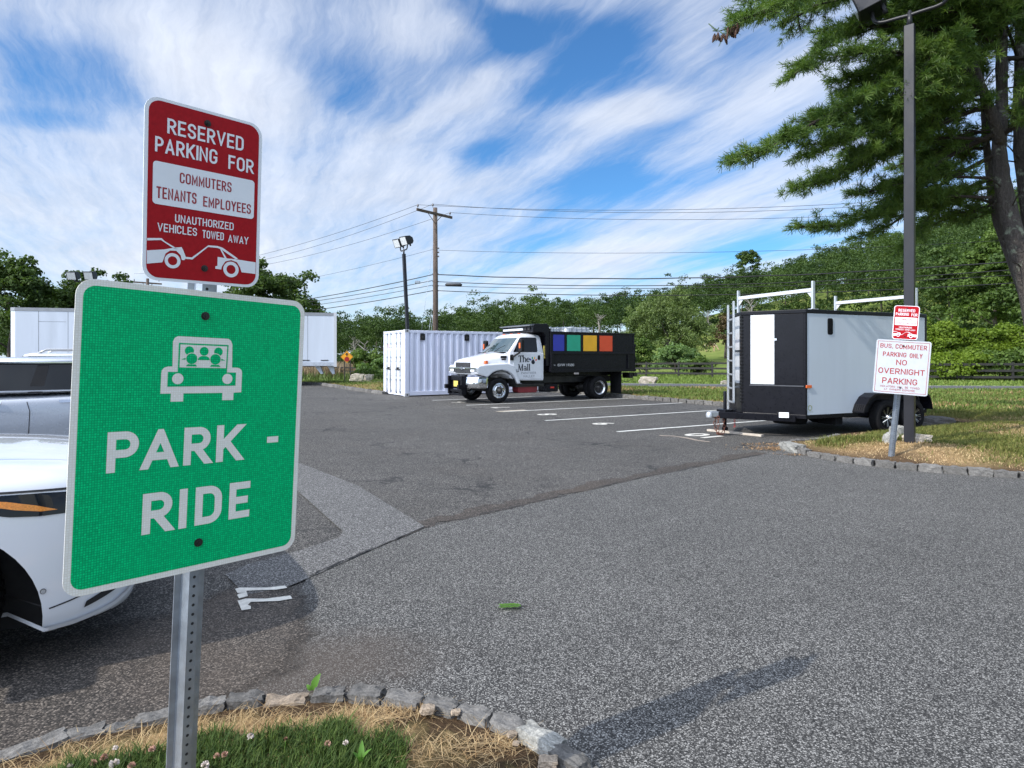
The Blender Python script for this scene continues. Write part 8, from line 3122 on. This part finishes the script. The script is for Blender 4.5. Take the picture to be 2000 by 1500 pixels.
    # the rest of the tree: higher up, behind and to the right
    for k in range(28):
        st = S3[rnd.choice((0, 0, 1, 2, 2))]
        cand = [p for p in st if p.z + base.z > (5.2 if k < 13 else 7.5)]
        p = rnd.choice(cand)
        a = rnd.uniform(-1.7, 1.9) if k < 13 else rnd.uniform(0, 6.28)
        ln = rnd.uniform(1.8, 3.8)
        d = Vector((math.cos(a), math.sin(a), 0))
        bough([p, p + d * ln * .35 + Vector((0, 0, .15)), p + d * ln * .7 + Vector((0, 0, .1)), p + d * ln + Vector((0, 0, -.1))], .045, side=.95, start=.3, dens=.5)
    # dead stubs on the trunks
    for k in range(26):
        st = S3[rnd.choice((0, 1, 2, 3))]
        p = rnd.choice(st[:24]); a = rnd.uniform(0, 6.28); ln = rnd.uniform(.3, .9)
        e = p + Vector((math.cos(a) * ln, math.sin(a) * ln, rnd.uniform(-.1, .3)))
        br.tube([p, p.lerp(e, .5) + Vector((0, 0, .04)), e], [.016, .011, .004], 5, caps=False)
    br.build('branches', M['bark_twig'], t)

    C = np.array([tuple(v) for v in tufts_c]); D = np.array([tuple(v) for v in tufts_d]); S = np.array(tufts_s)
    n, k = len(C), 14
    print('pine tufts', n)
    idx = np.repeat(np.arange(n), k)
    d = unit(D[idx] * .75 + rs.randn(n * k, 3) * .62)
    ln = (.115 * S[idx] * rs.uniform(.7, 1.2, n * k))[:, None]
    sd_ = unit(np.cross(d, rs.randn(n * k, 3))) * (.0050 * rs.uniform(.8, 1.5, n * k))[:, None]
    b0 = C[idx]
    e = b0 + d * ln + np.array([0, 0, -.012])
    V = np.stack([b0 - sd_ * .7, b0 + sd_ * .7, e + sd_ * .5, e - sd_ * .5], 1).reshape(-1, 3)
    Q = np.arange(n * k * 4).reshape(-1, 4)
    tn = np.repeat(np.clip(rs.rand(n)[idx] * .6 + rs.rand(n * k) * .4, 0, 1), 4)
    np_mesh('needles', V, Q, M['needles'], t, tint=tn)
    # cones at the tip of the top bough
    for a, b, m_ in ((1410, 64, 9), (1428, 55, 6), (1440, 46, 4)):
        c = L(pt(a, b, 8.6))
        for q in range(m_):
            o_ = c + Vector((rnd.uniform(-.09, .09), rnd.uniform(-.06, .06), rnd.uniform(-.03, .02)))
            dd = Vector((rnd.uniform(-.35, .35), rnd.uniform(-.3, .3), -1)).normalized()
            mb = MB()
            mb.lathe([(.004, 0), (.012, .015), (.018, .04), (.017, .07), (.012, .095), (.004, .115)], o_, dd, 8)
            for s_ in range(22):
                f_ = s_ / 22; th_ = s_ * 2.4
                u_ = dd.orthogonal().normalized(); v_ = dd.cross(u_)
                rd = u_ * math.cos(th_) + v_ * math.sin(th_)
                p0 = o_ + dd * (.012 + .09 * f_)
                rr = .013 + .012 * math.sin(math.pi * min(1, f_ + .2))
                sd2 = rd.cross(dd) * .007
                mb.add([p0 - sd2, p0 + sd2, p0 + rd * rr + dd * .014 + sd2 * .6, p0 + rd * rr + dd * .014 - sd2 * .6], [(0, 1, 2, 3)])
            mb.build('cone', M['cone_brown'], t)
    br2 = MB()
    br2.tube([L(pt(1456, 36, 8.65)), L(pt(1428, 50, 8.6)), L(pt(1412, 58, 8.6)), L(pt(1398, 62, 8.6))], .006, 5)
    for e_ in ((1384, 46), (1390, 53), (1392, 60), (1398, 58), (1404, 54), (1418, 34), (1421, 42), (1416, 46)):
        c = pt(e_[0], e_[1], 8.6); s_ = pt(1400 if e_[0] < 1408 else 1421, 60 if e_[0] < 1408 else 48, 8.6)
        br2.tube([L(s_), L(s_.lerp(c, .4)), L(c)], [.004, .009, .008], 5)
    br2.build('candle_shoots', pm('candle', (.07, .11, .07), .7), t)


pine()
